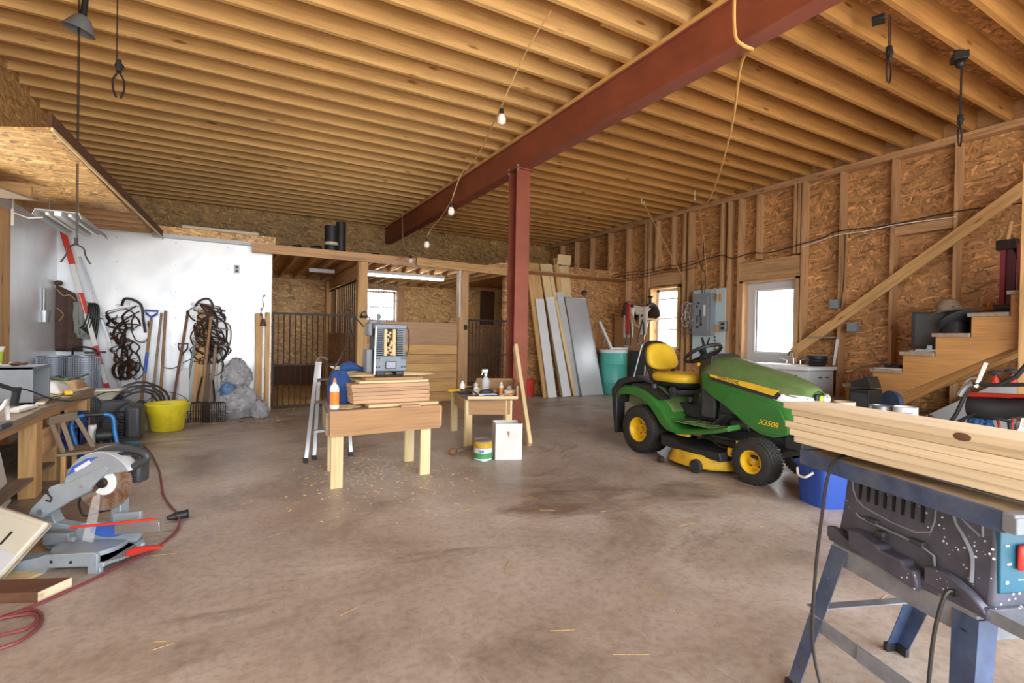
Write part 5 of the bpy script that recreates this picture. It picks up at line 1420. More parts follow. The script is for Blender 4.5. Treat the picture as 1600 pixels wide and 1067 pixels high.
g = G(); g.loft([[(-.955, 7.72, .26), (-.905, 7.72, .26), (-.905, 7.70, .26), (-.955, 7.70, .26)], [(-1.04, 7.70, .18), (-.83, 7.70, .18), (-.83, 7.69, .18), (-1.04, 7.69, .18)], [(-1.0, 7.67, .005), (-.87, 7.67, .005), (-.87, 7.66, .005), (-1.0, 7.66, .005)]]); t.part('blade', g, 'iron', bevel=.002)
def rod(lab, top, bot, r, mt, nm='tool_handle', cat='tool handle'):
    g = G(); g.cyl(bot, top, r, r*.9, 12); return single(nm, lab, cat, g, mt, loc=bot)
rod('dark grey tool handle leaning right of the blue shovel', (-.765, 8.03, 1.36), (-.84, 7.75, .05), .015, 'greywood')
rod('orange-brown tool handle leaning against the white wall', (-.72, 8.03, 1.39), (-.745, 7.72, .05), .018, 'handle')
t = tool('garden_fork', 'reddish handled fork leaning left of the tall board', (-.47, 8.02, 1.40), (-.60, 7.70, .22), .017, 'handle2', cat='fork')
g = G(); g.bar((-.66, 7.70, .22), (-.54, 7.70, .22), .015, .015)
for i in range(5): g.cyl((-.66+.03*i, 7.70, .22), (-.67+.03*i, 7.66, .01), .004, n=6)
t.part('tines', g, 'iron')
th = T('d_handle_spade', 'spade with a dark D-grip leaning beside the tall board', 'spade', (-.55, 7.65, 0))
g = G(); g.cyl((-.52, 7.90, .80), (-.56, 7.66, .25), .016); th.part('handle', g, 'cabinet')
g = G(); g.tube([(-.52, 7.90, .80), (-.515, 7.91, .84), (-.56, 7.92, .89), (-.57, 7.92, .96), (-.46, 7.92, .96), (-.47, 7.92, .89), (-.515, 7.91, .84)], .011, 8); th.part('grip', g, 'dkgrey')
g = G(); g.prism([(-.62, .26), (-.50, .26), (-.49, .01), (-.61, .01)], 'y', 7.645, 7.652); th.part('blade', g, 'grey')
th = T('snow_shovel', 'pale grey snow shovel leaning in front of the tall board', 'shovel', (-.45, 7.62, 0))
g = G(); g.cyl((-.38, 7.80, .95), (-.46, 7.62, .35), .016); th.part('handle', g, 'grey'); g = G(); g.tube([(-.38, 7.80, .95), (-.375, 7.81, .98), (-.43, 7.81, 1.04), (-.32, 7.81, 1.04), (-.375, 7.81, .98)], .010); th.part('grip', g, 'grey')
g = G(); g.prism([(-.52, .62), (-.43, .66), (-.42, .02), (-.56, .02)], 'y', 7.60, 7.61); th.part('blade', g, 'cabinet')
def bd(lab, x0, x1, z1, ytop, ybot, mt, t=.03, nm='leaning_board', skew=0):
    g = G(); g.bar(((x0+x1)/2+skew, ytop, z1), ((x0+x1)/2, ybot, .0), x1-x0, t, (0, 1, 0)); return single(nm, lab, 'board', g, mt)
bd('tall orange-brown board leaning against the white wall among the tools', -.40, -.28, 1.42, 7.97, 7.72, 'post', skew=.04)
bd('narrower board leaning right behind the tall orange-brown board', -.29, -.22, 1.38, 8.02, 7.78, 'stud', skew=.03)
bd('grey weathered slat among the leaning tools', -.27, -.20, 1.10, 7.93, 7.68, 'greywood', .02)
rod('long grey wooden handle standing between the bridles', (-.20, 7.80, 1.32), (-.30, 7.62, .12), .02, 'handle')
rod('short greyish handle standing in front of the bridles', (-.14, 7.76, .95), (-.20, 7.58, .12), .022, 'greywood')
rod('maroon handle partly hidden under the bridles', (-.25, 7.80, .95), (-.30, 7.62, .05), .014, 'handle2')
rod('white plastic pipe leaning right of the bridles', (-.10, 7.97, .95), (-.08, 7.70, .0), .028, 'white', 'plastic_pipe', 'pipe')
rod('thin green stake beside the white pipe', (-.075, 7.97, .95), (-.04, 7.72, .0), .008, plain('green_stake', '3f7a66', .5), 'green_stake', 'stake')
def fork(lab, cx, cy, w, rot, n, hl):
    t = T('pitchfork_head', lab, 'fork', (cx, cy, 0))
    g = G()
    for i in range(n):
        f = i/(n-1)-.5; x = cx+f*w
        g.tube(curve_pts([(x*.0+cx+f*w*.85, cy+.02, .25), (cx+f*w, cy-.02, .22), (cx+f*w*1.0, cy-.04, .12), (cx+f*w*.98, cy-.01, .01)], 3), .0055, 6)
    g.tube([(cx-w/2*.85, cy+.02, .25), (cx+w/2*.85, cy+.02, .25)], .009); g.tube([(cx-w/2, cy-.03, .15), (cx+w/2, cy-.03, .15)], .004)
    t.part('tines', g, 'iron')
    g = G(); g.tube(curve_pts([(cx, cy+.02, .25), (cx, cy+.05, .32), hl]), .012); t.part('neck', g, 'iron')
fork('dark wide fork head standing on the floor behind the yellow bucket, left one', -.32, 7.30, .24, 0, 10, (-.28, 7.50, .55))
fork('dark wide fork head standing on the floor next to the plastic bags, right one', -.14, 7.22, .24, 0, 11, (-.16, 7.50, .50))
# plastic bags
def bagb(name, lab, cx, cy, z0, rx, ry, h, seed, mt='bag'):
    rnd = random.Random(seed); g = G(); rings = []; n = 44
    ph = [rnd.random()*6 for _ in range(6)]
    for k in range(22):
        t = k/21
        r_ = math.sin(PI*(.12+.80*t))**.6*(1-.25*t)
        rings.append([(cx+rx*r_*math.cos(a)*(1+.09*math.sin(3*a+ph[0]+t*4)+.06*math.sin(7*a+ph[1]-t*7)+.04*math.sin(13*a+ph[2]+9*t)), cy+ry*r_*math.sin(a)*(1+.09*math.sin(4*a+ph[3]+t*3)+.05*math.sin(11*a+ph[4])), z0+h*t*(1+.05*math.sin(2*a+ph[5]))) for a in [2*PI*i/n for i in range(n)]])
    rings = [[(x+rnd.gauss(0, .05)*rx, y+rnd.gauss(0, .05)*ry, max(z0, z+rnd.gauss(0, .006))) for x, y, z in rg_] for rg_ in rings]
    g.loft(rings); return single(name, lab, 'plastic bag', g, mt, smooth=50)
bagb('plastic_bag', 'large crumpled clear plastic bag, lower one on the floor by the white wall', .12, 7.60, 0.002, .29, .22, .42, 1)
bagb('plastic_bag', 'crumpled grey plastic bag resting on top of the lower bag', .10, 7.74, .34, .20, .15, .42, 2)
bagb('plastic_bag', 'small clear plastic bag slumped at the right foot of the bag pile', .38, 7.44, 0.002, .12, .10, .22, 5)
bagb('plastic_bag', 'bluish plastic bag wedged between the two large bags', .0, 7.52, .30, .10, .06, .16, 6, plain('blue_film', '5f7ea8', .3))
# outlets on the white wall
def outlet(lab, x, z, y=8.094, nm='wall_outlet', dark=False):
    t = T(nm, lab, 'outlet', (x, y, z)); g = G(); g.bx(x-.035, x+.035, y-.012, y, z-.058, z+.058); t.part('cover_plate', g, 'cabinet' , bevel=.003)
    for dz in (-.024, .024):
        g = G(); g.bx(x-.017, x+.017, y-.0145, y-.012, z+dz-.016, z+dz+.016); t.part('receptacle', g, 'dkgrey', bevel=.002)
outlet('outlet high on the white steel wall', .095, 2.01)
outlet('upper outlet at the right end of the white wall', .36, 1.325); outlet('lower outlet at the right end of the white wall', .365, 1.185)
th = T('cow_bell', 'rusty bell on a wire hook at the right end of the white wall', 'bell', (.42, 7.97, 1.22))
g = G(); g.lathe((.43, 7.965, 1.22), [(.001, .10), (.02, .10), (.045, 0), (.04, 0), (.018, .09)], (0, 0, 1), 16); th.part('bell_body', g, 'leather2')
g = G(); g.tube(curve_pts([(.43, 7.965, 1.32), (.40, 7.97, 1.42), (.43, 7.975, 1.50), (.42, 7.98, 1.60), (.44, 8.0, 1.66), (.46, 8.01, 1.64)]), .005); g.tube([(.40, 7.965, 1.36), (.40, 7.965, 1.48)], .006); th.part('wire_hook', g, 'iron')
# tube light lying on the ledge
th = T('ledge_light', 'dusty tube light fitting lying along the ledge above the white wall', 'light fixture', (-.1, 7.95, 2.52))
g = G(); g.cyl((-.55, 8.07, 2.525), (.36, 8.07, 2.525), .022, n=16); th.part('tube', g, 'cream')
g = G(); g.bx(-.56, .37, 8.09, 8.13, 2.505, 2.55); th.part('housing', g, 'greywood', bevel=.004)
# ================================================================ metal stall gates
def gate(lab, x0, x1, y, z0, z1, n, mid, seed=0):
    t = T('stall_gate', lab, 'gate', ((x0+x1)/2, y, z0))
    g = G(); g.bx(x0, x1, y-.012, y+.012, z1-.03, z1); g.bx(x0, x1, y-.012, y+.012, z0, z0+.03); g.bx(x0, x0+.025, y-.012, y+.012, z0+.03, z1-.03); g.bx(x1-.025, x1, y-.012, y+.012, z0+.03, z1-.03)
    t.part('frame', g, 'iron')
    g = G(); g.bx(x0+.025, x1-.025, y-.004, y+.004, mid-.012, mid+.012); t.part('mid_rail', g, 'iron')
    for i in range(1, n):
        x = x0+(x1-x0)*i/n
        g = G(); g.cyl((x, y, z0+.03), (x, y, z1-.03), .0075, n=8); t.part('bar', g, 'iron')
    g = G(); g.bx(x1-.09, x1-.005, y-.03, y-.013, z1-.06, z1-.0); g.cyl((x1-.05, y-.02, z1-.01), (x1-.05, y-.02, z1+.05), .008); t.part('latch', g, 'iron')
gate('dark iron barred gate of the left stall', .56, 1.74, 8.15, .03, 1.43, 15, .66)
gate('dark iron barred gate of the right stall behind the steel post', 3.63, 4.60, 8.15, .03, 1.43, 14, .80)

# black membrane rolls etc on top of the stalls
RZ = 2.379
def vroll(x, y, r, h, lab):
    t = T('membrane_roll', lab, 'roll', (x, y, RZ))
    g = G(); g.cyl((x, y, RZ), (x, y, RZ+h), r, n=26); t.part('sheet', g, 'black', bevel=.003)
    return t
t = vroll(1.38, 8.25, .10, .42, 'shorter black roll standing on the stall deck, with a label band')
g = G(); g.cyl((1.38, 8.25, RZ+.12), (1.38, 8.25, RZ+.165), .1015, n=26); t.part('label_band', g, 'cream')
vroll(1.53, 8.29, .075, .50, 'taller slim black roll standing on the stall deck')
random.seed(31)
for lab, x, s in (('dark lump lying on the stall deck left of the black rolls', .88, .05), ('pile of dark gloves on the stall deck next to the black rolls', 1.15, .06), ('small dark lump on the stall deck above the window post', 2.05, .045), ('tiny dark object on the stall deck near the right stall post', 3.05, .02)):
    g = G(); g.ball((x, 8.2, RZ+s*.7), s, 12, (1.5, 1, .7)); g.ball((x+.05, 8.22, RZ+s*.9), s*.7, 10, (1, 1, 1))
    single('dark_lump', lab, 'object', g, 'black')
g = G(); g.prism([(3.95, 2.40), (4.9, 2.40), (4.9, 2.52), (4.4, 2.50)], 'y', 8.3, 8.34); single('osb_offcut', 'triangular OSB offcut lying on the stall deck behind the steel post', 'offcut', g, 'osb_light')
# strip light in the stall
th = T('strip_light', 'long white fluorescent strip light in the middle stall', 'light fixture', (2.9, 9.0, 2.17))
g = G(); g.bx(2.1, 3.55, 8.95, 9.02, 2.20, 2.255); th.part('housing', g, 'whitepaint', bevel=.004)
lm = bpy.data.materials.new('lit_tube'); lm.use_nodes = True; lm.node_tree.nodes['Principled BSDF'].inputs['Emission Color'].default_value = (1, .95, .85, 1); lm.node_tree.nodes['Principled BSDF'].inputs['Emission Strength'].default_value = 22.0
MT['lit'] = lm
g = G(); g.cyl((2.12, 8.985, 2.178), (3.53, 8.985, 2.178), .018, n=12); th.part('tube', g, 'lit')
th = T('strip_light', 'short unlit white light fitting in the left stall', 'light fixture', (1.35, 9.3, 2.2))
g = G(); g.bx(1.20, 1.62, 9.3, 9.38, 2.19, 2.255); th.part('housing', g, 'cabinet', bevel=.004)
# hanging halter in left stall
# ================================================================ front workbench with the planer
A = T('work_table', 'low wooden work table with pale legs carrying the planer', 'work table', (1.05, 4.1, 0))
# plan corners (front-left, front-right, back-right, back-left)
FL, FR, BR, BL = Vector((.640, 3.80, 0)), Vector((1.500, 3.86, 0)), Vector((1.52, 4.42, 0)), Vector((.705, 4.38, 0))
TZ = .565
def quad(z0, z1, k=0, pts=(FL, FR, BR, BL)):
    c = sum(pts, Vector((0, 0, 0)))/4; q = [p+(c-p).normalized()*k for p in pts]
    g = G(); g.loft([[p+Vector((0, 0, z)) for p in q] for z in (z0, z1)])
    return g
A.part('table_top', quad(TZ-.02, TZ), 'greywood', bevel=.003, label='sawdust covered table top')
g = G(); g.bar(FL+Vector((0, -.015, TZ-.09)), FR+Vector((0, -.015, TZ-.09)), .025, .185); A.part('apron', g, 'tanwood')
g = G(); g.bar(BL+Vector((0, 0, TZ-.09)), BR+Vector((0, 0, TZ-.09)), .025, .14); A.part('apron', g, 'tanwood')
g = G(); g.bar(FL+Vector((-.01, 0, TZ-.09)), BL+Vector((-.01, 0, TZ-.09)), .025, .16); A.part('apron', g, 'greywood')
g = G(); g.bar(FR+Vector((.01, 0, TZ-.09)), BR+Vector((.01, 0, TZ-.09)), .025, .16); A.part('apron', g, 'post')
for p, dx, dy in ((FL, .06, .03), (FR, -.10, .05), (BR, -.10, -.04), (BL, .06, -.04)):
    g = G(); q = p+Vector((dx, dy, 0)); g.bar(q+Vector((0, 0, TZ-.021)), q, .085, .04, (0, 1, 0)); A.part('leg', g, 'plank2', bevel=.002)
# stack of pale planks on the table
def brd(lab, x0, x1, y0, y1, z, t, mt='pinkwood', rot=0, nm='stacked_board', grp=None):
    g = G(); g.box(((x0+x1)/2, (y0+y1)/2, z+t/2), (x1-x0, y1-y0, t-.001), (0, 0, rot)); return single(nm, lab, 'board', g, mt, bevel=.002, group=grp)
brd('thin splintered board, lowest in the stack on the work table', .93, 1.50, 3.87, 4.05, TZ+.001, .024, 'plank2', .04)
z = TZ+.026
labs = ['bottom weathered board of the stack under the planer', 'second weathered board up in the stack under the planer', 'third weathered board up in the stack under the planer', 'fourth weathered board up in the stack under the planer', 'top weathered board of the stack under the planer']
for i in range(5):
    brd(labs[i], .83-.004*i, 1.44+.006*(i % 2), 3.93, 4.12, z, .030, 'pinkwood', .035, grp='weathered boards stacked under the planer'); z += .0305
PB = z
brd('pale plywood base board below the planer', .88, 1.44, 3.96, 4.36, PB, .02, 'plank2', .02)
z = PB+.02
brd('second plywood base board directly below the planer', .93, 1.40, 3.98, 4.34, z, .022, 'tanwood', .02); z += .022
# planer
PL = T('thickness_planer', 'grey benchtop thickness planer covered in shavings on the stacked boards', 'planer', (1.14, 4.15, z))
px, py, rz = 1.13, 4.16, .03
def pbx(x0, x1, y0, y1, z0, z1): return (px+x0, px+x1, py+y0, py+y1, z+z0, z+z1)
g = G(); g.bx(*pbx(-.10, -.03, -.12, .12, .012, .045)); g.bx(*pbx(.06, .13, -.12, .12, .012, .045)); g.bx(*pbx(-.10, .13, -.10, .12, .0, .015)); PL.part('base', g, 'black', bevel=.006)
g = G(); g.bx(*pbx(-.115, .145, -.13, .13, .045, .17)); bdp = PL.part('cutter_housing', g, 'planer', bevel=.006)
g = G(); g.bx(*pbx(-.03, .06, -.136, -.130, .065, .125)); PL.part('front_window', g, 'dkgrey', parent=bdp, bevel=.003)
g = G(); g.bx(*pbx(-.022, .052, -.139, -.136, .072, .118)); PL.part('front_label', g, 'panelgrey', parent=bdp)
for x in (-.10, -.078, .108, .130):
    g = G(); g.cyl((px+x, py-.131, z+.08), (px+x, py-.138, z+.08), .007, n=10); g.cyl((px+x, py-.131, z+.15), (px+x, py-.138, z+.15), .007, n=10); PL.part('bolt', g, 'black', parent=bdp)
g = G(); g.bx(*pbx(-.10, .135, -.06, .10, .17, .385)); PL.part('motor_core', g, 'black')
g = G()
for i in range(15):
    g.bx(*pbx(-.112, -.035, -.125, .02, .178+i*.0145, .184+i*.0145)); g.bx(*pbx(.065, .142, -.125, .02, .178+i*.0145, .184+i*.0145))
PL.part('cooling_fins', g, 'planer')
random.seed(14)
g = G(); g.bx(*pbx(-.035, -.012, -.11, .0, .17, .385)); g.bx(*pbx(.035, .06, -.11, .0, .17, .385))
for i in range(40): g.ball((px+random.uniform(-.02, .045), py-.08+random.uniform(-.03, .0), z+.18+random.random()**1.4*.19), random.uniform(.006, .014), 6)
PL.part('packed_shavings', g, 'shaving', kind=None) if False else PL.part('packed_shavings', g, 'shaving', label='shavings packed in the middle of the planer')
g = G(); g.bx(*pbx(-.12, .148, -.132, .08, .385, .425)); PL.part('top_cover', g, 'planer', bevel=.01)
g = G(); g.cyl((px-.055, py, z+.425), (px-.055, py, z+.47), .012); g.cyl((px-.055, py, z+.47), (px-.055, py, z+.51), .018, .014, 14); g.bar((px-.13, py, z+.44), (px+.0, py+.01, z+.455), .015, .015); PL.part('crank', g, 'planer')
g = G(); g.bar((px-.118, py-.14, z+.02), (px-.108, py-.14, z+.40), .012, .006, (0, 1, 0)); PL.part('depth_scale', g, 'white', label='white vertical depth scale')
g = G(); g.bx(*pbx(-.165, -.118, -.08, .06, .03, .22)); g.bx(*pbx(-.15, -.12, -.08, .06, .33, .43)); PL.part('side_gearbox', g, 'grey', bevel=.008)
g = G(); g.tube(curve_pts([(px+.145, py-.05, z+.42), (px+.18, py-.06, z+.38), (px+.185, py-.07, z+.28), (px+.175, py-.07, z+.20), (px+.16, py-.07, z+.17)]), .006); g.cyl((px+.165, py-.07, z+.20), (px+.155, py-.07, z+.165), .012); PL.part('motor_cord', g, 'leather2')
g = G(); g.tube(curve_pts([(px-.10, py+.1, z+.45), (px-.25, py+.15, z+.62), (px-.20, py+.2, z+.50), (px-.30, py+.05, z+.20), (px-.42, py-.1, z+.02), (px-.47, py-.18, z-.10)]), .006) if False else g.tube(curve_pts([(px-.16, py+.05, z+.40), (px-.24, py+.1, z+.48), (px-.26, py+.08, z+.36), (px-.33, py+.0, z+.20), (px-.42, py-.05, z+.04), (px-.46, py-.10, z-.06)]), .006)
PL.part('power_cord', g, 'cordblack')
# sawdust and shavings around the planer
heap('planer_shavings', 'heap of shavings on the boards around the planer', 1.15, 4.23, .38, .14, .05, 'shaving', z0=z+.001)
heap('table_shavings', 'curly shavings spread on the left end of the work table', .80, 3.98, .10, .10, .018, 'sawdust', z0=TZ+.002)
# navy jacket over the left end
th = T('navy_jacket', 'navy blue cloth draped at the left end behind the board stack', 'cloth', (.80, 4.2, TZ))
g = G()
rings = []
for k in range(9):
    t = k/8; w = .075+.03*math.sin(t*4)
    rings.append([(.775+w*math.cos(a)*(1+.15*math.sin(3*a+t*5)), 4.16+.06*math.sin(a)*(1+.2*math.sin(4*a)), TZ+.002+.27*t) for a in [2*PI*i/20 for i in range(20)]])
g.loft(rings); th.part('folds', g, 'cloth_blue', smooth=60)
g = G(); rings = []
for k in range(7):
    t = k/6; rings.append([(.80+.22*t, 4.24+.05*math.cos(a), TZ+.28+.03*math.sin(a)*(1+.4*math.sin(t*6))+.02*math.sin(t*5)) for a in [2*PI*i/14 for i in range(14)]])
g.loft(rings); th.part('sleeve', g, 'cloth_blue', smooth=60)
# glue bottle
def bottle(name, lab, x, y, z, r, h, mt, lmt=None, cap='white', neck=.35, cat='bottle'):
    t = T(name, lab, cat, (x, y, z))
    g = G(); g.lathe((x, y, z), [(.001, 0), (r*.92, 0), (r, .006), (r, h*.66), (r*.8, h*.76), (r*neck, h*.82), (r*neck, h*.86), (.001, h*.86)], n=20); b_ = t.part('bottle_body', g, mt)
    g = G(); g.lathe((x, y, z), [(.001, h*.86), (r*neck*1.15, h*.86), (r*neck*.9, h*.93), (r*.14, h), (.001, h)], n=14); t.part('cap', g, cap)
    if lmt: g = G(); g.lathe((x, y, z), [(r*1.015, h*.14), (r*1.015, h*.56)], n=20); t.part('label', g, lmt, parent=b_, label='coloured paper label')
    return t
bottle('glue_bottle', 'white glue bottle with an orange label at the left end of the table', .695, 3.92, TZ, .034, .23, 'white', 'orange', 'orange')
# cloth paper-like cream funnel
g = G(); g.prism([(.72, .86), (1.0, .86), (.92, .78), (.84, .78)], 'y', 4.30, 4.33); single('cream_sheet', 'cream coloured sheet propped behind the planer at left', 'sheet', g, 'cream')
brd('small pale wood block in the front slot of the work table', 1.16, 1.32, 3.785, 3.83, TZ+.001, .018, 'pinkwood', .05, 'wood_block')
# aluminium step ladder / trolley left of the table
th = T('step_ladder', 'aluminium step ladder with black feet behind the left end of the work table', 'step ladder', (.66, 4.75, 0))
for a, b, nm in (((.60, 4.70, .0), (.72, 4.95, .86), 'rail'), ((.68, 4.78, .0), (.75, 5.00, .86), 'rail')):
    g = G(); g.bar(a, b, .03, .02, (0, 1, 0)); th.part(nm, g, 'alu')
g = G(); g.tube(curve_pts([(.72, 4.95, .86), (.74, 4.97, .90), (.78, 5.0, .90), (.82, 5.02, .88)]), .012); th.part('top_hoop', g, 'alu')
for zz_ in (.25, .5, .70):
    g = G(); g.bar((.64+.12*zz_, 4.72+.28*zz_, zz_), (1.0, 4.80+.28*zz_, zz_), .05, .02); th.part('step', g, 'alu')
for a, b in (((1.0, 4.78, 0), (1.0, 5.02, .80)),):
    g = G(); g.bar(a, b, .03, .02, (0, 1, 0)); th.part('rail', g, 'alu')
for p in ((.60, 4.70, 0), (.68, 4.78, 0), (1.0, 4.78, 0)):
    g = G(); g.box((p[0], p[1], .02), (.04, .05, .04)); th.part('foot', g, 'black', bevel=.004)

# ================================================================ second work table with a tray top
B_ = T('work_table', 'wooden work table with a tray top full of bottles and tools near the steel post', 'work table', (2.55, 5.2, 0))
fl, fr_, br_, bl = Vector((2.11, 4.66, 0)), Vector((2.60, 4.50, 0)), Vector((3.03, 5.32, 0)), Vector((2.30, 5.62, 0))
UZ = .50
B_.part('table_top', quad(UZ-.022, UZ, 0, (fl, fr_, br_, bl)), 'greywood', bevel=.002)
g = G(); g.bar(fr_+Vector((0, 0, UZ+.06)), br_+Vector((0, 0, UZ+.06)), .02, .13); B_.part('tray_side', g, 'tanwood')
g = G(); g.bar(bl+Vector((.3, -.13, UZ+.06)), br_+Vector((0, 0, UZ+.06)), .02, .13); B_.part('tray_back', g, 'tanwood')
g = G(); g.bar(fl+Vector((0, -.01, UZ+.005)), fr_+Vector((.0, -.01, UZ+.005)), .02, .028); B_.part('front_lip', g, 'plank2')
f2, g2, h2_, i2 = fl+Vector((.05, .06, 0)), fr_+Vector((-.06, .06, 0)), br_+Vector((-.12, -.05, 0)), bl+Vector((.05, -.08, 0))
for a, b in ((f2, g2), (g2, h2_), (h2_, i2), (i2, f2)):
    g = G(); g.bar(a+Vector((0, 0, UZ-.10)), b+Vector((0, 0, UZ-.10)), .022, .15); B_.part('apron', g, 'tanwood')
for p in (f2, g2, h2_, i2):
    g = G(); q = p+Vector((0, .02, 0)); g.bar(q+Vector((0, 0, UZ-.023)), q, .075, .04, (0, 1, 0)); B_.part('leg', g, 'plank2', bevel=.002)
g = G(); g.bar(f2+Vector((0, .05, .03)), g2+Vector((0, .05, .03)), .03, .05); B_.part('stretcher', g, 'tanwood')
# on the tray
def tp(s, t): return fl.lerp(fr_, s).lerp(bl.lerp(br_, s), t)
def at(s, t): p = tp(s, t); return p.x, p.y, UZ+.001
x, y, z_ = at(.50, .62)
SB = T('spray_bottle', 'clear spray bottle with a white trigger on the tray table', 'spray bottle', (x, y, z_))
g = G(); g.lathe((x, y, z_), [(.001, 0), (.042, 0), (.045, .01), (.045, .12), (.036, .15), (.016, .17), (.016, .185), (.001, .185)], n=22); SB.part('bottle_body', g, 'cabinet')
g = G(); g.cyl((x, y, z_+.185), (x, y, z_+.21), .018, n=14); g.box((x-.012, y, z_+.235), (.07, .028, .04)); g.bar((x-.035, y, z_+.225), (x-.05, y, z_+.19), .014, .01, (0, 1, 0)); SB.part('trigger_head', g, 'white', bevel=.004)
for nm, lab, s, t, r_, h_, mt, lm_, cp in (
  ('white_bottle', 'plain white bottle standing on a dark lid at the left of the tray table', .10, .55, .028, .13, 'white', None, 'white'),
  ('small_bottle', 'small white bottle between the spray bottle and the left tools', .34, .62, .026, .12, 'cabinet', 'grey', 'grey'),
  ('red_label_jar', 'small jar with a red label in front of the spray bottle', .30, .42, .030, .085, 'white', 'redstripe', 'white'),
  ('blue_bottle', 'slim white bottle with an orange foot on the tray table', .72, .28, .024, .14, 'cabinet', 'orange', 'white'),
  ('pink_bottle', 'small bottle with a pinkish cap at the right of the tray table', .88, .34, .026, .11, 'fleece', 'redstripe', 'pinkred')):
    x, y, z_ = at(s, t); bottle(nm, lab, x, y, z_ + (.0), r_, h_, mt, lm_, cp, .5)
x, y, z_ = at(.45, .20); g = G(); g.box((x, y, z_+.012), (.20, .05, .022), (0, 0, -.2)); single('folded_rag', 'folded white rag on the tray table', 'rag', g, 'cardwhite', bevel=.006)
x, y, z_ = at(.50, .10); g = G(); g.box((x, y, z_+.010), (.14, .05, .018), (0, 0, -.3)); single('blue_box', 'flat blue packet at the front edge of the tray table', 'packet', g, 'bluepaint', bevel=.004)
x, y, z_ = at(.45, .30); g = G(); g.ball((x, y, z_+.03), .03, 12, (2.6, 1.2, 1.0)); g.ball((x+.05, y+.02, z_+.035), .03, 12, (1.6, 1.2, .9)); single('work_gloves', 'dark work gloves heaped on the tray table', 'gloves', g, 'dkgrey')
x, y, z_ = at(.62, .40); g = G(); g.ball((x, y, z_+.03), .03, 12, (2.4, 1.3, .9)); single('leather_glove', 'tan leather glove behind the dark gloves', 'glove', g, 'cardbrown')
x, y, z_ = at(.88, .10); g = G(); g.ball((x, y, z_+.02), .02, 10, (2.2, 1.4, .9)); g.ball((x+.03, y+.01, z_+.018), .018, 10, (1.6, 1.2, .9)); single('orange_gloves', 'orange rubber gloves at the right front of the tray table', 'gloves', g, 'orange')
x, y, z_ = at(.88, .20); g = G(); g.lathe((x, y, z_), [(.001, 0), (.06, 0), (.072, .06), (.066, .06), (.055, .008), (.001, .008)], n=24); single('cream_bowl', 'cream bowl behind the orange gloves', 'bowl', g, 'fleece')
x, y, z_ = at(.22, .30); g = G(); g.bar((x-.02, y-.05, z_+.03), (x+.09, y+.03, z_+.03), .03, .055); single('white_block', 'white rectangular block on the tray table', 'block', g, 'cream', bevel=.004)
x, y, z_ = at(.70, .12); g = G(); g.bar((x-.05, y-.02, z_+.008), (x+.07, y+.05, z_+.012), .012, .012); single('brush', 'thin wooden stick lying on the tray table', 'stick', g, 'plank')
x, y, z_ = at(.08, .50); CS = T('yellow_level', 'yellow and black hand saw lying across the tray table', 'hand saw', (x, y, z_))
g = G(); g.bar((x-.16, y+.0, z_+.03), (x+.0, y+.03, z_+.03), .03, .025); CS.part('handle', g, 'yellow', bevel=.004)
g = G(); g.bar((x-.02, y+.03, z_+.03), (x+.22, y+.12, z_+.04), .05, .02); CS.part('blade', g, 'black')
x, y, z_ = at(.30, .85); g = G(); g.bar((x-.10, y, z_+.03), (x+.14, y-.03, z_+.025), .03, .03); single('yellow_tool', 'long yellow handled tool at the back of the tray table', 'tool', g, 'yellow', bevel=.005)
x, y, z_ = at(.14, .42); g = G(); g.lathe((x, y, z_), [(.001, 0), (.07, 0), (.075, .02), (.001, .022)], n=24); single('round_cover', 'dark round lid on the tray table beside the white bottle', 'lid', g, 'dkgrey')
x, y, z_ = at(.20, .18); g = G(); g.tube(curve_pts([(x-.10, y+.12, z_+.05), (x-.03, y+.06, z_+.06), (x+.02, y+.0, z_+.03), (x+.03, y-.03, z_+.01)]), .009); single('grease_hose', 'short brown curved hose on the tray table', 'hose', g, 'leather2')

# things around the post foot
th = T('cardboard_box', 'open white cardboard box standing on the floor in front of the steel post', 'cardboard box', (2.30, 4.12, 0))
c0, c1 = Vector((2.140, 4.085, 0)), Vector((2.372, 4.005, 0)); d = (c1-c0).normalized(); p_ = Vector((-d.y, d.x, 0)); W_, D_, H_ = .245, .20, .33
for nm, a, b in (('side', c0, c0+d*W_), ('side', c0+d*W_, c0+d*W_+p_*D_), ('side', c0+d*W_+p_*D_, c0+p_*D_), ('side', c0+p_*D_, c0)):
    g = G(); g.bar(a+Vector((0, 0, H_/2)), b+Vector((0, 0, H_/2)), .004, H_); th.part(nm, g, 'cardwhite')
g = G(); g.bar(c0+p_*D_/2+Vector((0, 0, .004)), c0+d*W_+p_*D_/2+Vector((0, 0, .004)), D_, .005); th.part('bottom', g, 'cardbrown')
g = G(); q = c0+d*W_*.45-p_*.003; g.loft([[q+Vector((0, 0, H_-.07))-d*.012, q+Vector((0, 0, H_-.07))+d*.02, q+Vector((0, 0, H_-.135))+d*.012], [q-p_*.001+Vector((0, 0, H_-.07))-d*.012, q-p_*.001+Vector((0, 0, H_-.07))+d*.02, q-p_*.001+Vector((0, 0, H_-.135))+d*.012]]); th.part('tear', g, 'cardbrown', label='brown torn patch')
g = G(); g.bar(c0+d*W_+p_*.01+Vector((0, 0, H_+.001)), c0+d*W_+p_*D_+Vector((0, 0, H_-.0)), .004, .03); th.part('flap', g, 'cardbrown')
th = T('paint_can', 'paint tin with a white and green label standing beside the white cardboard box', 'paint can', (2.045, 4.15, 0))
x, y = 2.045, 4.15
g = G(); g.lathe((x, y, 0), [(.001, 0), (.083, 0), (.085, .004), (.083, .008), (.083, .178), (.086, .184), (.080, .188), (.072, .178), (.001, .178)], n=32); pc = th.part('can_body', g, 'galv')
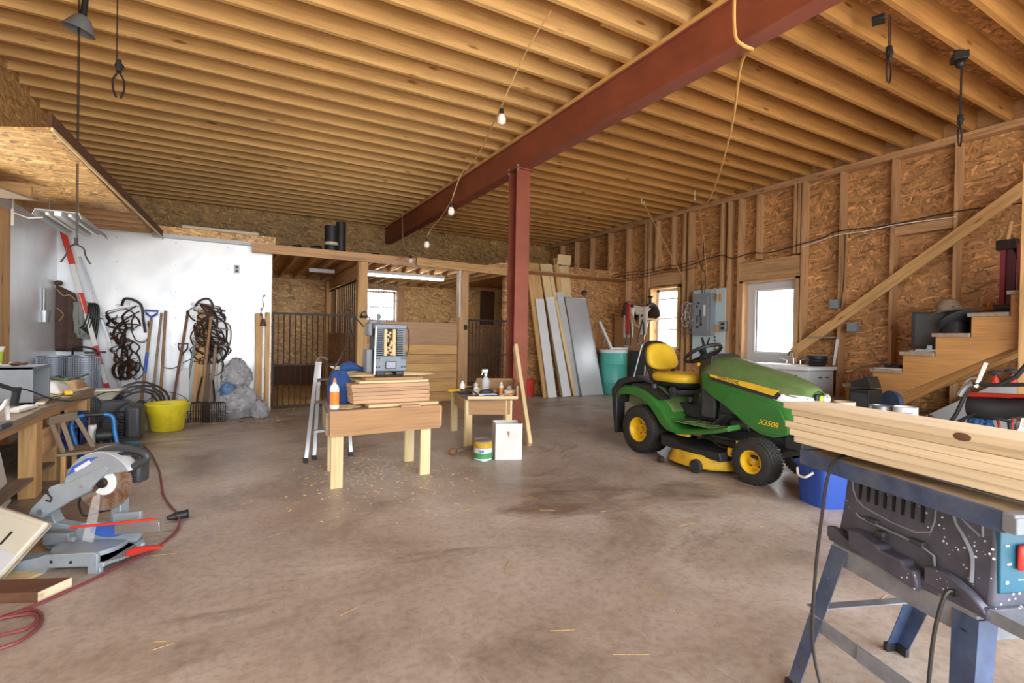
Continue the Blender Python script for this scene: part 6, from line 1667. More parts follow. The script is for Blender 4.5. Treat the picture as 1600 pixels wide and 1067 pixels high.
g = G(); g.lathe((x, y, 0), [(.0845, .012), (.0845, .115)], n=32); th.part('label', g, 'whitepaint', parent=pc, label='white label')
g = G(); g.lathe((x, y, 0), [(.0850, .118), (.0850, .172)], n=32); th.part('yellow_band', g, 'dustyellow', parent=pc)
g = G(); g.lathe((x, y, .0), [(.0852, .022), (.0852, .072)], n=32); th.part('green_band', g, 'greenlabel', parent=pc)
g = G()
g.b.free(); g = G()
vd = Vector((-x, -y, 0)).normalized(); base_a = math.atan2(vd.y, vd.x)
for i, (da, zz_, hh) in enumerate(((-.42, .088, .020), (-.30, .088, .020), (-.18, .088, .020), (-.06, .088, .020), (.06, .088, .020))):
    a = base_a+da; g.box((x+.0855*math.cos(a), y+.0855*math.sin(a), zz_+.004), (.002, .007, hh), (0, 0, a))
th.part('label_print', g, 'bluepaint', parent=pc)
g = G(); g.tube(curve_pts([(x-.08, y-.03, .15), (x-.06, y-.08, .08), (x, y-.095, .055), (x+.06, y-.06, .09), (x+.083, y-.01, .15)]), .002, 6); th.part('bail', g, 'galv')
g = G(); g.bar((2.735, 4.46, 0.01), (2.965, 5.20, 1.02), .09, .04, (1, -.3, 0)); single('leaning_timber', 'pale two-by-four leaning against the steel post', 'timber', g, 'plank2', bevel=.003)
th = T('long_handled_brush', 'tool with an orange-brown head lying under the tray table', 'brush', (1.95, 4.55, 0))
g = G(); g.ball((1.86, 4.42, .035), .035, 12, (1.1, .9, 1)); th.part('head', g, 'handle2')
g = G(); g.cyl((1.90, 4.43, .035), (2.15, 4.52, .035), .022); th.part('handle', g, 'greywood')
# red bin and leaning planks, panels by the stall wall
th = T('red_bucket', 'small red bucket on the floor behind the leaning two-by-four', 'bucket', (5.05, 8.30, 0))
g = G(); g.lathe((5.03, 8.30, 0), [(.001, 0), (.10, 0), (.13, .32), (.135, .32), (.13, .33), (.12, .32), (.095, .01)], n=24); th.part('bucket_body', g, 'red')
YW = 8.545
def lean(lab, u, w, z1, yb, mt, t=.03, x1=None, nm='leaning_plank', cat='plank', ytop=None):
    """leans from the floor at yb in front of the stall wall"""
    g = G(); top = Vector((u, (YW-t/2-.005) if ytop is None else ytop, z1)); bot = Vector(((x1 if x1 is not None else u), yb, 0.002)); g.bar(top, bot, w, t, (0, 1, 0)); return single(nm, lab, cat, g, mt, bevel=.002)
# ================================================================ leaning sheet goods by the stall wall
lean('wide pale plank leaning leftmost against the stall wall', 5.21, .29, 2.58, 8.03, 'post', .035, 5.35)
lean('second wide pale plank leaning behind the white trim boards', 5.52, .27, 2.60, 8.12, 'plank2', .035, 5.80)
lean('tall narrow plank rising behind the others, with a darker edge', 5.76, .11, 2.74, 8.22, 'post', .03, 6.0)
lean('yellowish plank standing right behind the galvanised sheet', 5.95, .24, 2.60, 8.24, 'plank2', .03, 6.2)
lean('thin plank beside the yellowish plank, reaching highest at right', 6.06, .07, 2.68, 8.33, 'stud', .02, 6.25)
g = G(); g.box((5.88, 8.40, 2.70), (.32, .035, .20), (.15, 0, .0)); single('short_board', 'short pale board wedged across the tops of the leaning planks', 'board', g, 'plank2')
lean('narrow fresh strip leaning between the white boards', 5.60, .07, 2.40, 8.02, 'plank2', .025, 5.93, 'leaning_strip', 'wood strip', 8.46)
lean('left white trim board leaning in front of the wide pale plank', 5.27, .19, 1.88, 7.95, 'whitepaint', .02, 5.36, 'white_trim_board', 'trim board', 8.33)
lean('middle white trim board leaning between two planks', 5.53, .19, 1.93, 7.99, 'whitepaint', .02, 5.72, 'white_trim_board', 'trim board', 8.37)
lean('right white trim board leaning beside the galvanised sheet', 5.78, .15, 2.05, 8.03, 'cabinet', .02, 6.02, 'white_trim_board', 'trim board', 8.40)
th = T('galvanised_panel', 'shiny galvanised metal sheet panel leaning against the stall wall', 'metal panel', (6.2, 8.1, 0))
a0, a1, b0, b1 = Vector((5.91, 8.40, 1.955)), Vector((6.46, 8.42, 1.955)), Vector((6.03, 7.93, .003)), Vector((6.60, 7.97, .003))
g = G(); g.loft([[a0, a1, b1, b0], [p+Vector((0, .008, 0)) for p in (a0, a1, b1, b0)]]); sh = th.part('sheet', g, plain('galv_sheet', 'cdd3d9', .38, .35, .08, 2.5))
for p, q in ((a0, a1), (a1, b1), (b1, b0), (b0, a0)):
    g = G(); g.bar(p+Vector((0, -.004, 0)), q+Vector((0, -.004, 0)), .012, .022, (0, 1, 0)); th.part('edge_fold', g, 'galv')
g = G(); g.cyl((6.50, 8.50, 2.08), (6.50, 8.549, 2.08), .055, n=20); g.cyl((6.47, 8.47, 2.06), (6.50, 8.52, 2.06), .03); single('round_vent', 'small dark round vent hole in the OSB stall wall', 'vent', g, 'black')
g = G(); g.bx(7.05, 7.10, 8.52, 8.549, 1.02, 1.12); single('wall_outlet', 'small grey outlet on the OSB stall wall above the teal drum', 'outlet', g, 'cabinet', bevel=.003)
g = G(); g.bx(4.78, 4.83, 8.52, 8.549, 1.25, 1.32); single('wall_outlet', 'tiny white outlet on the OSB wall left of the leaning planks', 'outlet', g, 'whitepaint', bevel=.003)
# teal drum
DX, DY = 6.95, 8.10
th = T('plastic_drum', 'teal plastic drum with a white lid in the corner by the saddle', 'drum', (DX, DY, 0))
g = G(); g.lathe((DX, DY, 0), [(.001, 0), (.27, 0), (.285, .02), (.283, .22), (.292, .235), (.283, .25), (.288, .60), (.295, .615), (.286, .63), (.285, .84), (.27, .862), (.001, .862)], n=40); th.part('drum_body', g, 'teal', smooth=50)
g = G(); g.lathe((DX, DY, .845), [(.288, 0), (.298, 0), (.298, .06), (.285, .066), (.001, .060)], n=40); th.part('lid', g, 'whitepaint', label='white lid')
g = G(); g.bar((6.75, 7.96, .935), (7.15, 7.90, .935), .06, .04); single('white_rail', 'white perforated plastic rail lying on the drum lid', 'rail', g, 'whitepaint')
g = G(); g.bar((6.83, 8.0, .915), (6.73, 8.28, 1.48), .05, .03, (0, 1, 0)); single('white_strip', 'white plastic strip standing up from the drum lid', 'strip', g, 'whitepaint')
# dark panel + rods
g = G(); g.bar((7.20, 7.86, .45), (7.20, 7.42, .45), .02, .90); single('dark_sheet', 'dark grey panel standing against the wall right of the teal drum', 'panel', g, 'dkgrey', bevel=.004)
g = G(); g.cyl((6.75, 7.40, .0), (7.18, 7.33, 1.55), .012); single('white_pole', 'thin white pole leaning beside the mower seat', 'pole', g, 'white')
g = G(); g.cyl((7.06, 7.32, .0), (7.10, 7.31, .90), .010); single('white_pole', 'shorter thin white pole behind the mower seat', 'pole', g, 'white')
g = G(); g.bx(7.27, 7.30, 7.47, 8.45, .55, 1.62); single('panelling_sheet', 'brown panelling board fixed to the studs behind the saddle', 'panel', g, 'tanwood')
g = G(); g.ball((6.45, 7.15, .07), .07, 14, (1.2, .9, 1)); g.tube(curve_pts([(6.45, 7.15, .10), (6.40, 7.1, .22), (6.47, 7.08, .30)]), .02); single('dark_boot', 'dark boot-like object on the floor in front of the teal drum', 'boot', g, 'iron')

# saddle hanging on the wall
SD = T('saddle', 'western saddle with a white fleece lining hung on a rack in the corner', 'saddle', (6.95, 7.35, 1.3))
g = G(); rings = []
for k in range(11):
    t = k/10; y = 7.05+.62*t; zc = 1.70+.10*abs(2*t-1)**2; w = .19+.03*math.cos(t*6)
    rings.append([(6.98+w*math.cos(a), y, zc-.22+.25*math.sin(a)) for a in [PI*(i/12) for i in range(13)]])
g.loft(rings, closed=False, cap=False); SD.part('seat', g, 'leather', mods=[('SOLIDIFY', dict(thickness=.03))], smooth=70)
g = G(); g.cyl((6.98, 7.10, 1.80), (6.96, 7.08, 1.92), .025); g.ball((6.955, 7.075, 1.93), .045, 12, (1.2, 1.2, .5)); SD.part('horn', g, 'leather')
g = G(); g.tube(curve_pts([(6.80, 7.62, 1.68), (6.85, 7.66, 1.80), (6.98, 7.68, 1.86), (7.12, 7.66, 1.80)]), .03); SD.part('cantle', g, 'leather2')
def flap(y0, y1, zt, zb, x, mt, nm, k):
    g = G(); rows = []
    for j in range(9):
        t = j/8; rows.append([(x-.02*math.sin(t*3+i), y0+(y1-y0)*i/5+.05*(t-.5)*(1 if i > 2 else -1)*-1, zt+(zb-zt)*t) for i in range(6)])
    g.loft(rows, closed=False, cap=False); SD.part(nm, g, mt, mods=[('SOLIDIFY', dict(thickness=.018))], smooth=80)
flap(7.30, 7.58, 1.74, 1.16, 6.755, 'fleece', 'fleece_flap', 1)
flap(7.38, 7.49, 1.82, 1.22, 6.722, 'redweb', 'red_webbing', 2)
flap(6.94, 7.16, 1.74, 1.22, 6.755, 'fleece', 'fender_lining', 3)
g = G(); g.loft([[(6.74, 6.86, 1.70), (6.74, 7.30, 1.78), (6.77, 7.26, 1.60), (6.77, 7.02, 1.58)], [(6.77, 6.86, 1.70), (6.77, 7.30, 1.78), (6.79, 7.26, 1.60), (6.79, 7.02, 1.58)]]); SD.part('skirt', g, 'fleece', bevel=.008)
g = G(); g.loft([[(6.76, 7.48, 1.55), (6.76, 7.60, 1.62), (6.76, 7.62, 1.80), (6.76, 7.50, 1.84)], [(6.80, 7.48, 1.55), (6.80, 7.62, 1.60), (6.80, 7.66, 1.80), (6.80, 7.52, 1.84)]]); SD.part('dark_skirt', g, 'leather', bevel=.008)
for y, zb in ((7.40, 1.02), (7.06, 1.08)):
    g = G(); g.tube(curve_pts([(6.75, y, 1.50), (6.72, y+.05, zb+.15), (6.72, y+.07, zb), (6.72, y-.04, zb-.03), (6.73, y-.06, zb+.12), (6.75, y-.02, 1.45)]), .012); st_ = SD.part('stirrup_strap', g, 'leather')
    g = G(); g.bar((6.72, y+.08, zb-.02), (6.72, y-.06, zb-.04), .06, .02); SD.part('stirrup', g, 'galv', parent=st_)
g = G(); g.tube(curve_pts([(6.75, 7.35, 1.62), (6.70, 7.22, 1.45), (6.68, 7.14, 1.38), (6.70, 7.10, 1.36)]), .018); SD.part('cinch', g, 'straw')
g = G(); g.bx(6.95, 7.30, 7.15, 7.55, 1.50, 1.54); single('saddle_rack', 'wooden rack under the saddle', 'rack', g, 'stud')

# ================================================================ electrical panel
th = T('breaker_panel', 'grey electrical breaker panel with its door on a pale board beside the window', 'electrical panel', (7.25, 6.05, 1.2))
g = G(); g.bx(7.17, 7.285, 5.87, 6.27, 1.22, 1.94); bx_ = th.part('box', g, 'panelgrey', bevel=.004)
g = G(); g.bx(7.155, 7.17, 5.92, 6.22, 1.28, 1.88); th.part('door', g, 'panelgrey', parent=bx_, bevel=.003)
g = G()
for i, (y, z, w, h) in enumerate(((6.12, 1.78, .05, .03), (6.15, 1.72, .03, .05), (6.08, 1.60, .03, .12), (6.06, 1.48, .03, .10), (6.14, 1.50, .03, .12), (6.06, 1.40, .05, .05), (6.14, 1.36, .06, .04))): g.bx(7.150, 7.156, y-w/2, y+w/2, z-h/2, z+h/2)
th.part('label_marks', g, 'dkgrey', parent=bx_)
g = G(); g.bx(7.150, 7.156, 5.97, 6.01, 1.55, 1.74); th.part('white_label', g, 'whitepaint', parent=bx_)
th2 = T('backing_board', 'pale blue-grey board with dark lettering behind the breaker panel', 'board', (7.30, 6.0, .75))
g = G(); g.bx(7.29, 7.308, 5.68, 6.36, .75, 2.02); th2.part('sheet', g, 'housewrap')
g = G(); g.bar((7.284, 6.14, 1.18), (7.284, 6.02, .80), .05, .004, (1, 0, 0)); g.bar((7.284, 5.98, 1.18), (7.284, 6.04, 1.02), .03, .004, (1, 0, 0)); th2.part('stroke', g, 'dkgrey')
g = G()
for i in range(6): g.bx(7.282, 7.289, 5.86, 5.885, 1.17-i*.055, 1.205-i*.055)
th2.part('small_strokes', g, 'dkgrey')
for y, z, lb in ((5.80, 1.86, 'upper brown wood block beside the breaker panel'), (5.82, 1.33, 'lower brown wood block beside the breaker panel'), (5.76, 1.02, 'pale wood block below the breaker panel')):
    g = G(); g.bx(7.25, 7.289, y-.05, y+.05, z-.06, z+.06); single('wood_block', lb, 'block', g, 'stud' if z > 1.2 else 'plank2')
th = T('outlet_box', 'grey outlet box on the stud right of the breaker panel', 'outlet', (7.27, 5.69, 1.38))
g = G(); g.bx(7.25, 7.309, 5.63, 5.76, 1.29, 1.46); th.part('box', g, 'galv', bevel=.004)
for z in (1.34, 1.41):
    g = G(); g.bx(7.246, 7.25, 5.665, 5.725, z-.02, z+.02); th.part('receptacle', g, 'black' , bevel=.002)
# wiring along the wall
random.seed(4)
def wire(name, lab, pts, r, mt, n=6):
    g = G(); g.tube(curve_pts(pts, n), r, 6); return single(name, lab, 'cable', g, mt)
wire('wall_cable', 'black cable sagging between the studs above the door', [(7.30, 6.4, 2.50), (7.29, 5.8, 2.58), (7.28, 5.55, 2.50), (7.29, 5.2, 2.54), (7.28, 4.9, 2.50), (7.29, 4.5, 2.55), (7.28, 4.1, 2.60), (7.30, 3.9, 2.66), (7.29, 3.3, 2.63), (7.29, 2.6, 2.66), (7.29, 1.8, 2.62)], .008, 'cordblack')
wire('wall_cable', 'pale cable running beside the black one to the right', [(7.30, 4.4, 2.52), (7.28, 4.1, 2.57), (7.29, 3.9, 2.61), (7.28, 3.5, 2.60), (7.29, 3.2, 2.62), (7.29, 2.6, 2.60)], .006, 'white')
for k, z in enumerate((2.40, 2.46, 2.52)):
    wire('wall_cable', ('lowest', 'middle', 'topmost')[k]+' of the three dark red cables between the studs above the saddle', [(7.30, 8.6, z), (7.29, 8.1, z+.01), (7.29, 7.6, z-.01), (7.28, 7.0, z+.02), (7.28, 6.7, z), (7.29, 6.3, z+.04)], .007, 'leather2')
wire('wall_cable', 'cable dropping to the top of the breaker panel', [(7.28, 6.15, 2.9), (7.26, 6.12, 2.6), (7.25, 6.16, 2.3), (7.23, 6.12, 2.05), (7.22, 6.1, 1.95)], .008, 'cordblack')
wire('wall_cable', 'second dark cable dropping to the breaker panel', [(7.28, 6.28, 2.75), (7.26, 6.2, 2.5), (7.25, 6.06, 2.25), (7.23, 6.06, 1.95)], .007, 'leather2')
wire('wall_cable', 'cable looping right of the breaker panel', [(7.24, 5.95, 1.94), (7.23, 5.85, 2.02), (7.22, 5.78, 1.92), (7.24, 5.80, 1.75)], .008, 'cream')
th = T('cord_tangle', 'tangle of grey coiled cords hanging left of the breaker panel', 'cord', (7.2, 6.5, 1.3))
for mt, n_ in (('greywood', 8), ('cabinet', 5)):
    g = G()
    for k in range(n_):
        y0, z0 = 6.38+random.uniform(-.07, .07), 1.58+random.uniform(-.22, .18); r1, r2 = random.uniform(.06, .10), random.uniform(.12, .24)
        g.tube([(7.19+random.uniform(-.03, .03), y0+r1*math.cos(a), z0+r2*math.sin(a)) for a in [2*PI*i/20 for i in range(20)]], .006, 6, closed=True)
    th.part('cord', g, mt)
wire('wall_cable', 'dark cable running down the stud right of the handrail stud', [(7.29, 3.80, 2.6), (7.28, 3.80, 2.0), (7.28, 3.82, 1.75), (7.29, 3.84, 1.6)], .008, 'cordblack')
g = G(); g.bx(7.24, 7.31, 3.86, 3.96, 1.60, 1.72); single('switch_box', 'grey switch box on the stud above the handrail foot', 'switch', g, 'panelgrey', bevel=.005)
g = G(); g.bx(7.22, 7.31, 3.60, 3.72, 1.28, 1.40); single('switch_box', 'grey switch box just above the handrail', 'switch', g, 'panelgrey', bevel=.005)
g = G(); g.bx(7.18, 7.45, 3.90, 4.20, 1.19, 1.21); g.ball((7.28, 4.02, 1.25), .035, 10, (1, 1.6, .9)); single('small_shelf', 'small shelf with a shiny item under the handrail', 'shelf', g, 'greywood')
g = G(); g.bar((7.20, 3.86, .82), (7.24, 3.84, 1.18), .015, .03, (0, 1, 0)); single('white_stick', 'short white stick standing on the sink counter', 'stick', g, 'whitepaint')

# ================================================================ sink cabinet
SK = T('sink_cabinet', 'white topped grey sink cabinet in front of the door', 'sink cabinet', (6.95, 4.5, 0))
g = G(); g.bx(6.68, 7.27, 3.90, 5.02, .0, .745); SK.part('cabinet_body', g, 'cabinet', bevel=.003)
g = G(); g.bx(6.63, 7.29, 3.86, 5.06, .75, .80); tp_ = SK.part('countertop', g, 'whitepaint', bevel=.006)
g = G(); g.bx(6.70, 7.15, 4.1, 4.75, .80, .812); g.bx(6.76, 7.02, 4.16, 4.69, .812, .814); SK.part('basin_rim', g, 'white', parent=tp_, bevel=.003)
g = G(); g.tube(curve_pts([(7.08, 4.35, .81), (7.08, 4.35, .92), (7.05, 4.35, .985), (6.98, 4.35, .985), (6.94, 4.35, .92)]), .014); g.cyl((7.08, 4.25, .81), (7.08, 4.25, .87), .018); g.cyl((7.08, 4.45, .81), (7.08, 4.45, .87), .018); g.bar((7.08, 4.45, .87), (7.06, 4.55, .89), .02, .01); g.bar((7.08, 4.25, .87), (7.06, 4.16, .89), .02, .01); SK.part('tap', g, 'chrome', parent=tp_, bevel=.002)
for i in (0, 1):
    g = G(); g.bx(6.672, 6.68, 4.45+.28*i-.02, 4.70+.28*i, .08, .70); d_ = SK.part('door', g, 'cabinet', bevel=.003)
    g = G(); g.bx(6.655, 6.672, 4.50+.28*i, 4.60+.28*i, .60, .62); SK.part('handle', g, 'dkgrey', parent=d_)
g = G(); g.bx(6.671, 6.679, 4.05, 4.35, .52, .68); SK.part('dark_opening', g, 'black')
for y in (3.0,):
    for x in (6.95, 7.12):
        g = G(); g.bx(x-.035, x+.035, 3.892, 3.90, .645, .66); SK.part('hinge_mark', g, 'dkgrey')
th = T('black_basin', 'stack of dark round pots on the right end of the sink counter', 'pots', (7.05, 3.98, .80))
g = G(); g.lathe((7.05, 4.0, .80), [(.001, 0), (.085, 0), (.11, .03), (.12, .10), (.125, .145), (.115, .145), (.10, .04), (.001, .01)], n=28); g.lathe((7.05, 4.0, .80), [(.125, .05), (.13, .055), (.125, .06)], n=28); g.lathe((7.05, 4.0, .80), [(.128, .09), (.133, .095), (.128, .10)], n=28); th.part('pot', g, 'black')
g = G(); g.lathe((7.05, 4.0, .948), [(.001, .004), (.12, .004), (.128, 0)], n=28); th.part('lid', g, 'cabinet')
g = G(); g.ball((7.12, 4.16, .83), .03, 10, (1.3, .8, 1)); single('soap_dish', 'small white object between the tap and the dark pots', 'dish', g, 'cream')

# ================================================================ stairs
ST = T('staircase', 'open plywood staircase rising to the right along the right wall', 'staircase', (6.8, 2.6, 0))
def nz(k): return 3.02-.287*k, .844+.2*k
K0, K1 = -3, 7
for X in (6.40, 6.78, 7.16):
    pts = []
    for k in range(K0, K1):
        y, z = nz(k)
        if k == K0: pts.append((y-.02, 0.0)); 
        pts.append((y-.02, z-.04)); pts.append((y-.02-.287, z-.04))
    ye, ze = nz(K1-1)
    pts.append((ye-.307, ze-.04-.40)); pts.append((3.02+.287*2.4, .0))
    g = G(); g.prism(pts, 'x', X, X+.04); ST.part('stringer', g, 'stair', label='sawtooth plywood stringer' if X == 6.40 else None)
g = G(); g.prism([(3.02-.287*6, 1.62), (3.02-.287*6, 1.40), (3.40, .16), (3.60, .10)], 'x', 6.386, 6.40) if False else None
for off, X, mt in ((.50, 6.46, 'stud'), (.60, 6.54, 'stair')):
    g = G(); g.bar((X, 3.02+.287*1.7, .844-.2*1.7-off+.08), (X, 3.02-.287*7, .844+.2*7-off+.08), .038, .10, (0, 0, 1)); ST.part('bottom_board', g, mt)
for k in range(K0, K1):
    y, z = nz(k)
    g = G(); g.bx(6.38, 7.22, y-.287-.01, y+.01, z-.04, z); ST.part('tread', g, 'greywood', bevel=.003)
    if k > K0:
        g = G(); g.bx(6.44, 7.20, y-.018, y-.004, z-.2, z-.041); ST.part('riser', g, 'stair')
g = G(); g.bar((7.235, 4.46, .97), (7.235, 1.2, 3.39), .035, .13); g2_ = single('handrail', 'long pale board handrail sloping up along the right wall', 'handrail', g, 'post', bevel=.003)
g = G(); g.bx(7.19, 7.27, 4.36, 4.46, .81, 1.02); single('handrail_block', 'short block under the foot of the handrail behind the tap', 'block', g, 'stud')
g = G(); g.bx(6.30, 6.39, 1.57, 1.77, 0, 2.80); single('newel_post', 'tall pale post at the right edge beside the stairs', 'post', g, 'post', bevel=.004)
g = G(); g.bx(6.30, 6.36, 1.535, 1.568, .6, 1.5); single('newel_cleat', 'short board on the near face of the tall stair post', 'board', g, 'stud')
# things on the steps (tread tops)
def tz(k): return nz(k)[1]+.001
y1, z1_ = nz(1)
TV = T('flat_monitor', 'black flat screen television standing sideways on a stair tread', 'television', (6.7, 2.62, tz(1)))
g = G(); g.box((6.70, 2.60, tz(1)+.235), (.045, .30, .40), (0, -.06, .25)); TV.part('casing', g, 'black', bevel=.006)
g = G(); g.box((6.672, 2.593, tz(1)+.24), (.01, .24, .34), (0, -.06, .25)); TV.part('screen', g, 'dkgrey')
g = G(); g.box((6.70, 2.58, tz(1)+.018), (.20, .20, .014)); g.bar((6.70, 2.59, tz(1)+.02), (6.70, 2.59, tz(1)+.08), .05, .03, (1, 0, 0)); TV.part('stand', g, 'galv')
g = G(); g.box((6.62, 2.57, tz(1)+.006), (.30, .24, .008)); single('papers', 'white sheets under the television on the stair tread', 'papers', g, 'cardwhite')
g = G(); g.box((6.75, 2.92, tz(0)+.02), (.24, .16, .035)); single('black_device', 'flat black device on a low stair tread', 'device', g, 'black', bevel=.004)
g = G(); g.box((6.50, 2.86, tz(0)+.004), (.20, .26, .006)); single('paper_sheet', 'pale sheet on the low stair tread beside the black device', 'sheet', g, 'cardwhite')
HT = T('hat_pile', 'pile of dark hats and cloths on a stair tread', 'hats', (6.75, 2.38, tz(2)))
g = G(); rings = []
for k in range(6):
    t = k/5; rings.append([(6.78+(.26-.05*t)*math.cos(a), 2.36+(.15-.06*t)*math.sin(a)+.02*math.sin(3*a), tz(2)+.001+.20*t+.02*math.sin(2*a+t)*t) for a in [2*PI*i/22 for i in range(22)]])
g.loft(rings); HT.part('dark_cloth', g, 'black', smooth=60)
g = G(); g.lathe((6.80, 2.46, tz(2)+.21), [(.17, -.01), (.20, 0), (.12, .02), (.10, .12), (.06, .16), (.001, .165)], (.15, .25, 1), 24); HT.part('grey_hat', g, 'greywood', smooth=60)
g = G(); g.loft([[(6.60+.18*math.cos(a), 2.30+.16*math.sin(a), tz(2)+.12+.10*math.cos(a+2.2)) for a in [2*PI*i/20 for i in range(20)]], [(6.60+.19*math.cos(a), 2.30+.17*math.sin(a), tz(2)+.14+.10*math.cos(a+2.2)) for a in [2*PI*i/20 for i in range(20)]]]); HT.part('hat_brim', g, 'dkgrey', smooth=60)
# red jack / high lift on upper tread
JK = T('farm_jack', 'tall maroon and black jack standing on the upper stair tread', 'jack', (6.85, 1.98, tz(3)))
z0 = tz(3)
g = G(); g.bx(6.83, 6.87, 2.03, 2.07, z0+.03, z0+.72); g.bx(6.83, 6.87, 1.90, 1.94, z0+.03, z0+.70); JK.part('rail', g, 'pinkred')
g = G(); g.box((6.85, 1.99, z0+.02), (.16, .26, .04)); g.box((6.85, 2.0, z0+.07), (.10, .22, .05)); JK.part('foot_plate', g, 'iron', bevel=.006); g = G(); g.box((6.85, 2.02, z0+.70), (.09, .16, .10)); g.bar((6.85, 2.0, z0+.75), (6.85, 1.90, z0+.45), .03, .03, (1, 0, 0)); JK.part('mechanism', g, 'iron', bevel=.006)
g = G(); g.bx(6.835, 6.865, 1.955, 2.02, z0+.04, z0+.68); JK.part('rod', g, plain('dark_maroon', '4e2430', .6))
g = G(); g.cyl((6.85, 2.03, z0+.72), (6.85, 2.0, z0+.93), .02); JK.part('handle', g, 'post')
# speaker box in front of the lower steps
g = G(); g.bx(6.02, 6.30, 2.86, 3.06, 0, .62); s_ = T('black_speaker', 'tall black speaker box beside the lowest visible stair tread', 'speaker', (6.15, 2.95, 0)); s_.part('case', g, 'black', bevel=.006)
g = G(); g.bx(6.01, 6.02, 2.88, 3.04, .05, .58); s_.part('grille', g, 'dkgrey')
g = G(); g.prism([(2.86, .64), (3.06, .64), (3.06, .70), (2.90, .76)], 'x', 6.05, 6.28); single('dark_case', 'dark wedge shaped case on top of the black speaker box', 'case', g, 'black')
wire('thin_wire', 'thin pale wire arching over the dark case at the stair foot', [(6.5, 3.3, .68), (6.4, 3.2, .80), (6.3, 3.0, .88), (6.6, 2.9, .90)], .004, 'cordblack')
g = G(); g.cyl((6.10, 2.70, .50), (6.14, 2.68, .50), .13, n=26); single('grey_disc', 'blue-grey round pan propped beside the black speaker', 'pan', g, 'navy')
g = G(); g.bx(5.95, 6.30, 2.50, 2.84, 0, .365); single('storage_crate', 'low wooden crate behind the paint tins', 'crate', g, 'tanwood')
# low bench with paint tins (mostly hidden by the planks)
LB = T('low_bench', 'low wooden bench behind the plank pile carrying paint tins', 'bench', (4.9, 2.3, 0))
g = G(); g.bx(4.72, 5.12, 1.90, 2.75, .375, .40); LB.part('top', g, 'tanwood')
for x in (4.76, 5.08):
    for y in (1.95, 2.70):
        g = G(); g.bx(x-.02, x+.02, y-.02, y+.02, 0, .374); LB.part('leg', g, 'stud')
def can(lab, x, y, z, r, h, body, lid):
    t = T('paint_tin', lab, 'paint tin', (x, y, z))
    g = G(); g.lathe((x, y, z), [(.001, 0), (r, 0), (r, h*.96), (r*1.02, h)], n=28); b_ = t.part('tin_body', g, body)
    g = G(); g.lathe((x, y, z), [(r*1.02, h), (r*.9, h+.002), (r*.85, h-.008), (.001, h-.008)], n=28); t.part('lid', g, lid)
    return t, b_
can('paint tin with a pinkish band, leftmost behind the plank pile', 4.90, 2.53, .401, .088, .19, 'fleece', 'pinkwood')
t_, b_ = can('paint tin with a blue and white label, middle one behind the plank pile', 4.92, 2.24, .401, .083, .19, 'galv', 'galv')
g = G(); g.lathe((4.92, 2.24, .401), [(.0845, .02), (.0845, .15)], n=28); t_.part('label', g, 'whitepaint', parent=b_)
g = G(); g.box((4.845, 2.20, .49), (.003, .03, .10), (0, 0, .45)); t_.part('label_print', g, 'bluepaint', parent=b_)
t_, b_ = can('plain white pail, rightmost behind the plank pile', 4.92, 2.06, .401, .085, .20, 'whitepaint', 'whitepaint')
g = G(); g.box((4.843, 2.00, .56), (.003, .05, .012), (0, 0, .6)); g.box((4.845, 2.0, .53), (.003, .06, .006), (0, 0, .6)); t_.part('label_print', g, 'grey', parent=b_)
# black stereo + white carton near the sink foot
g = G(); g.bx(6.45, 6.62, 3.88, 4.10, 0, .38); single('white_carton', 'white carton on the floor at the foot of the sink cabinet', 'carton', g, 'cardwhite', bevel=.003)
g = G(); g.bx(6.46, 6.61, 3.90, 4.08, .382, .56); single('black_case', 'black case on top of the white carton beside the sink cabinet', 'case', g, 'black', bevel=.006)

# ================================================================ clutter below the stairs
g = G(); g.prism([(3.0, .02), (2.95, .30), (1.5, 1.30), (1.2, 1.35), (1.2, .02)], 'x', 7.0, 7.02) if False else g.prism([(3.05, .02), (3.05, .10), (1.5, 1.18), (1.2, 1.30), (1.2, .02)], 'x', 7.10, 7.13); single('white_sheet_panel', 'pale grey panel leaning below the stairs', 'panel', g, 'cabinet')
CT = T('golf_trolley', 'black and red folding trolley bag with bare handle bars below the stairs', 'trolley', (5.6, 1.8, 0))
g = G()
rings = []
for k in range(9):
    t = k/8; r_ = .085*(1+.1*math.sin(t*7)); 
    rings.append([(5.62+r_*math.cos(a), 1.88-.42*t, .60+.06*t+r_*math.sin(a)*1.1-.03*math.sin(t*3)) for a in [2*PI*i/20 for i in range(20)]])
g.loft(rings); CT.part('black_bag', g, 'black', smooth=60)
g = G(); rings = []
for k in range(7):
    t = k/6; rings.append([(5.60+.10*math.cos(a), 1.90-.42*t, .695+.03*t+.022*math.sin(a)*(1-.3*t)) for a in [2*PI*i/16 for i in range(16)]])
g.loft(rings); CT.part('red_band', g, 'red', label='red padded band', smooth=60)
g = G(); g.tube(curve_pts([(5.5, 2.02, .36), (5.5, 1.93, .52), (5.5, 1.86, .72), (5.5, 1.80, .80), (5.5, 1.70, .80), (5.5, 1.50, .82)]), .016); g.tube([(5.55, 2.0, .40), (5.55, 1.80, .56), (5.6, 1.60, .50)], .014); g.tube([(5.5, 1.66, .80), (5.5, 1.55, .88), (5.5, 1.48, 1.0)], .018); CT.part('frame', g, 'black')
g = G(); g.bar((5.48, 1.73, .98), (5.50, 1.80, .77), .022, .022, (1, 0, 0)); CT.part('white_bar', g, 'white')
g = G(); g.tube(curve_pts([(5.5, 1.89, .68), (5.5, 1.87, .79), (5.5, 1.84, .84), (5.5, 1.79, .85)]), .012); g.tube(curve_pts([(5.48, 1.90, .69), (5.48, 1.86, .77), (5.48, 1.82, .80)]), .020); CT.part('chrome_loop', g, 'alu')
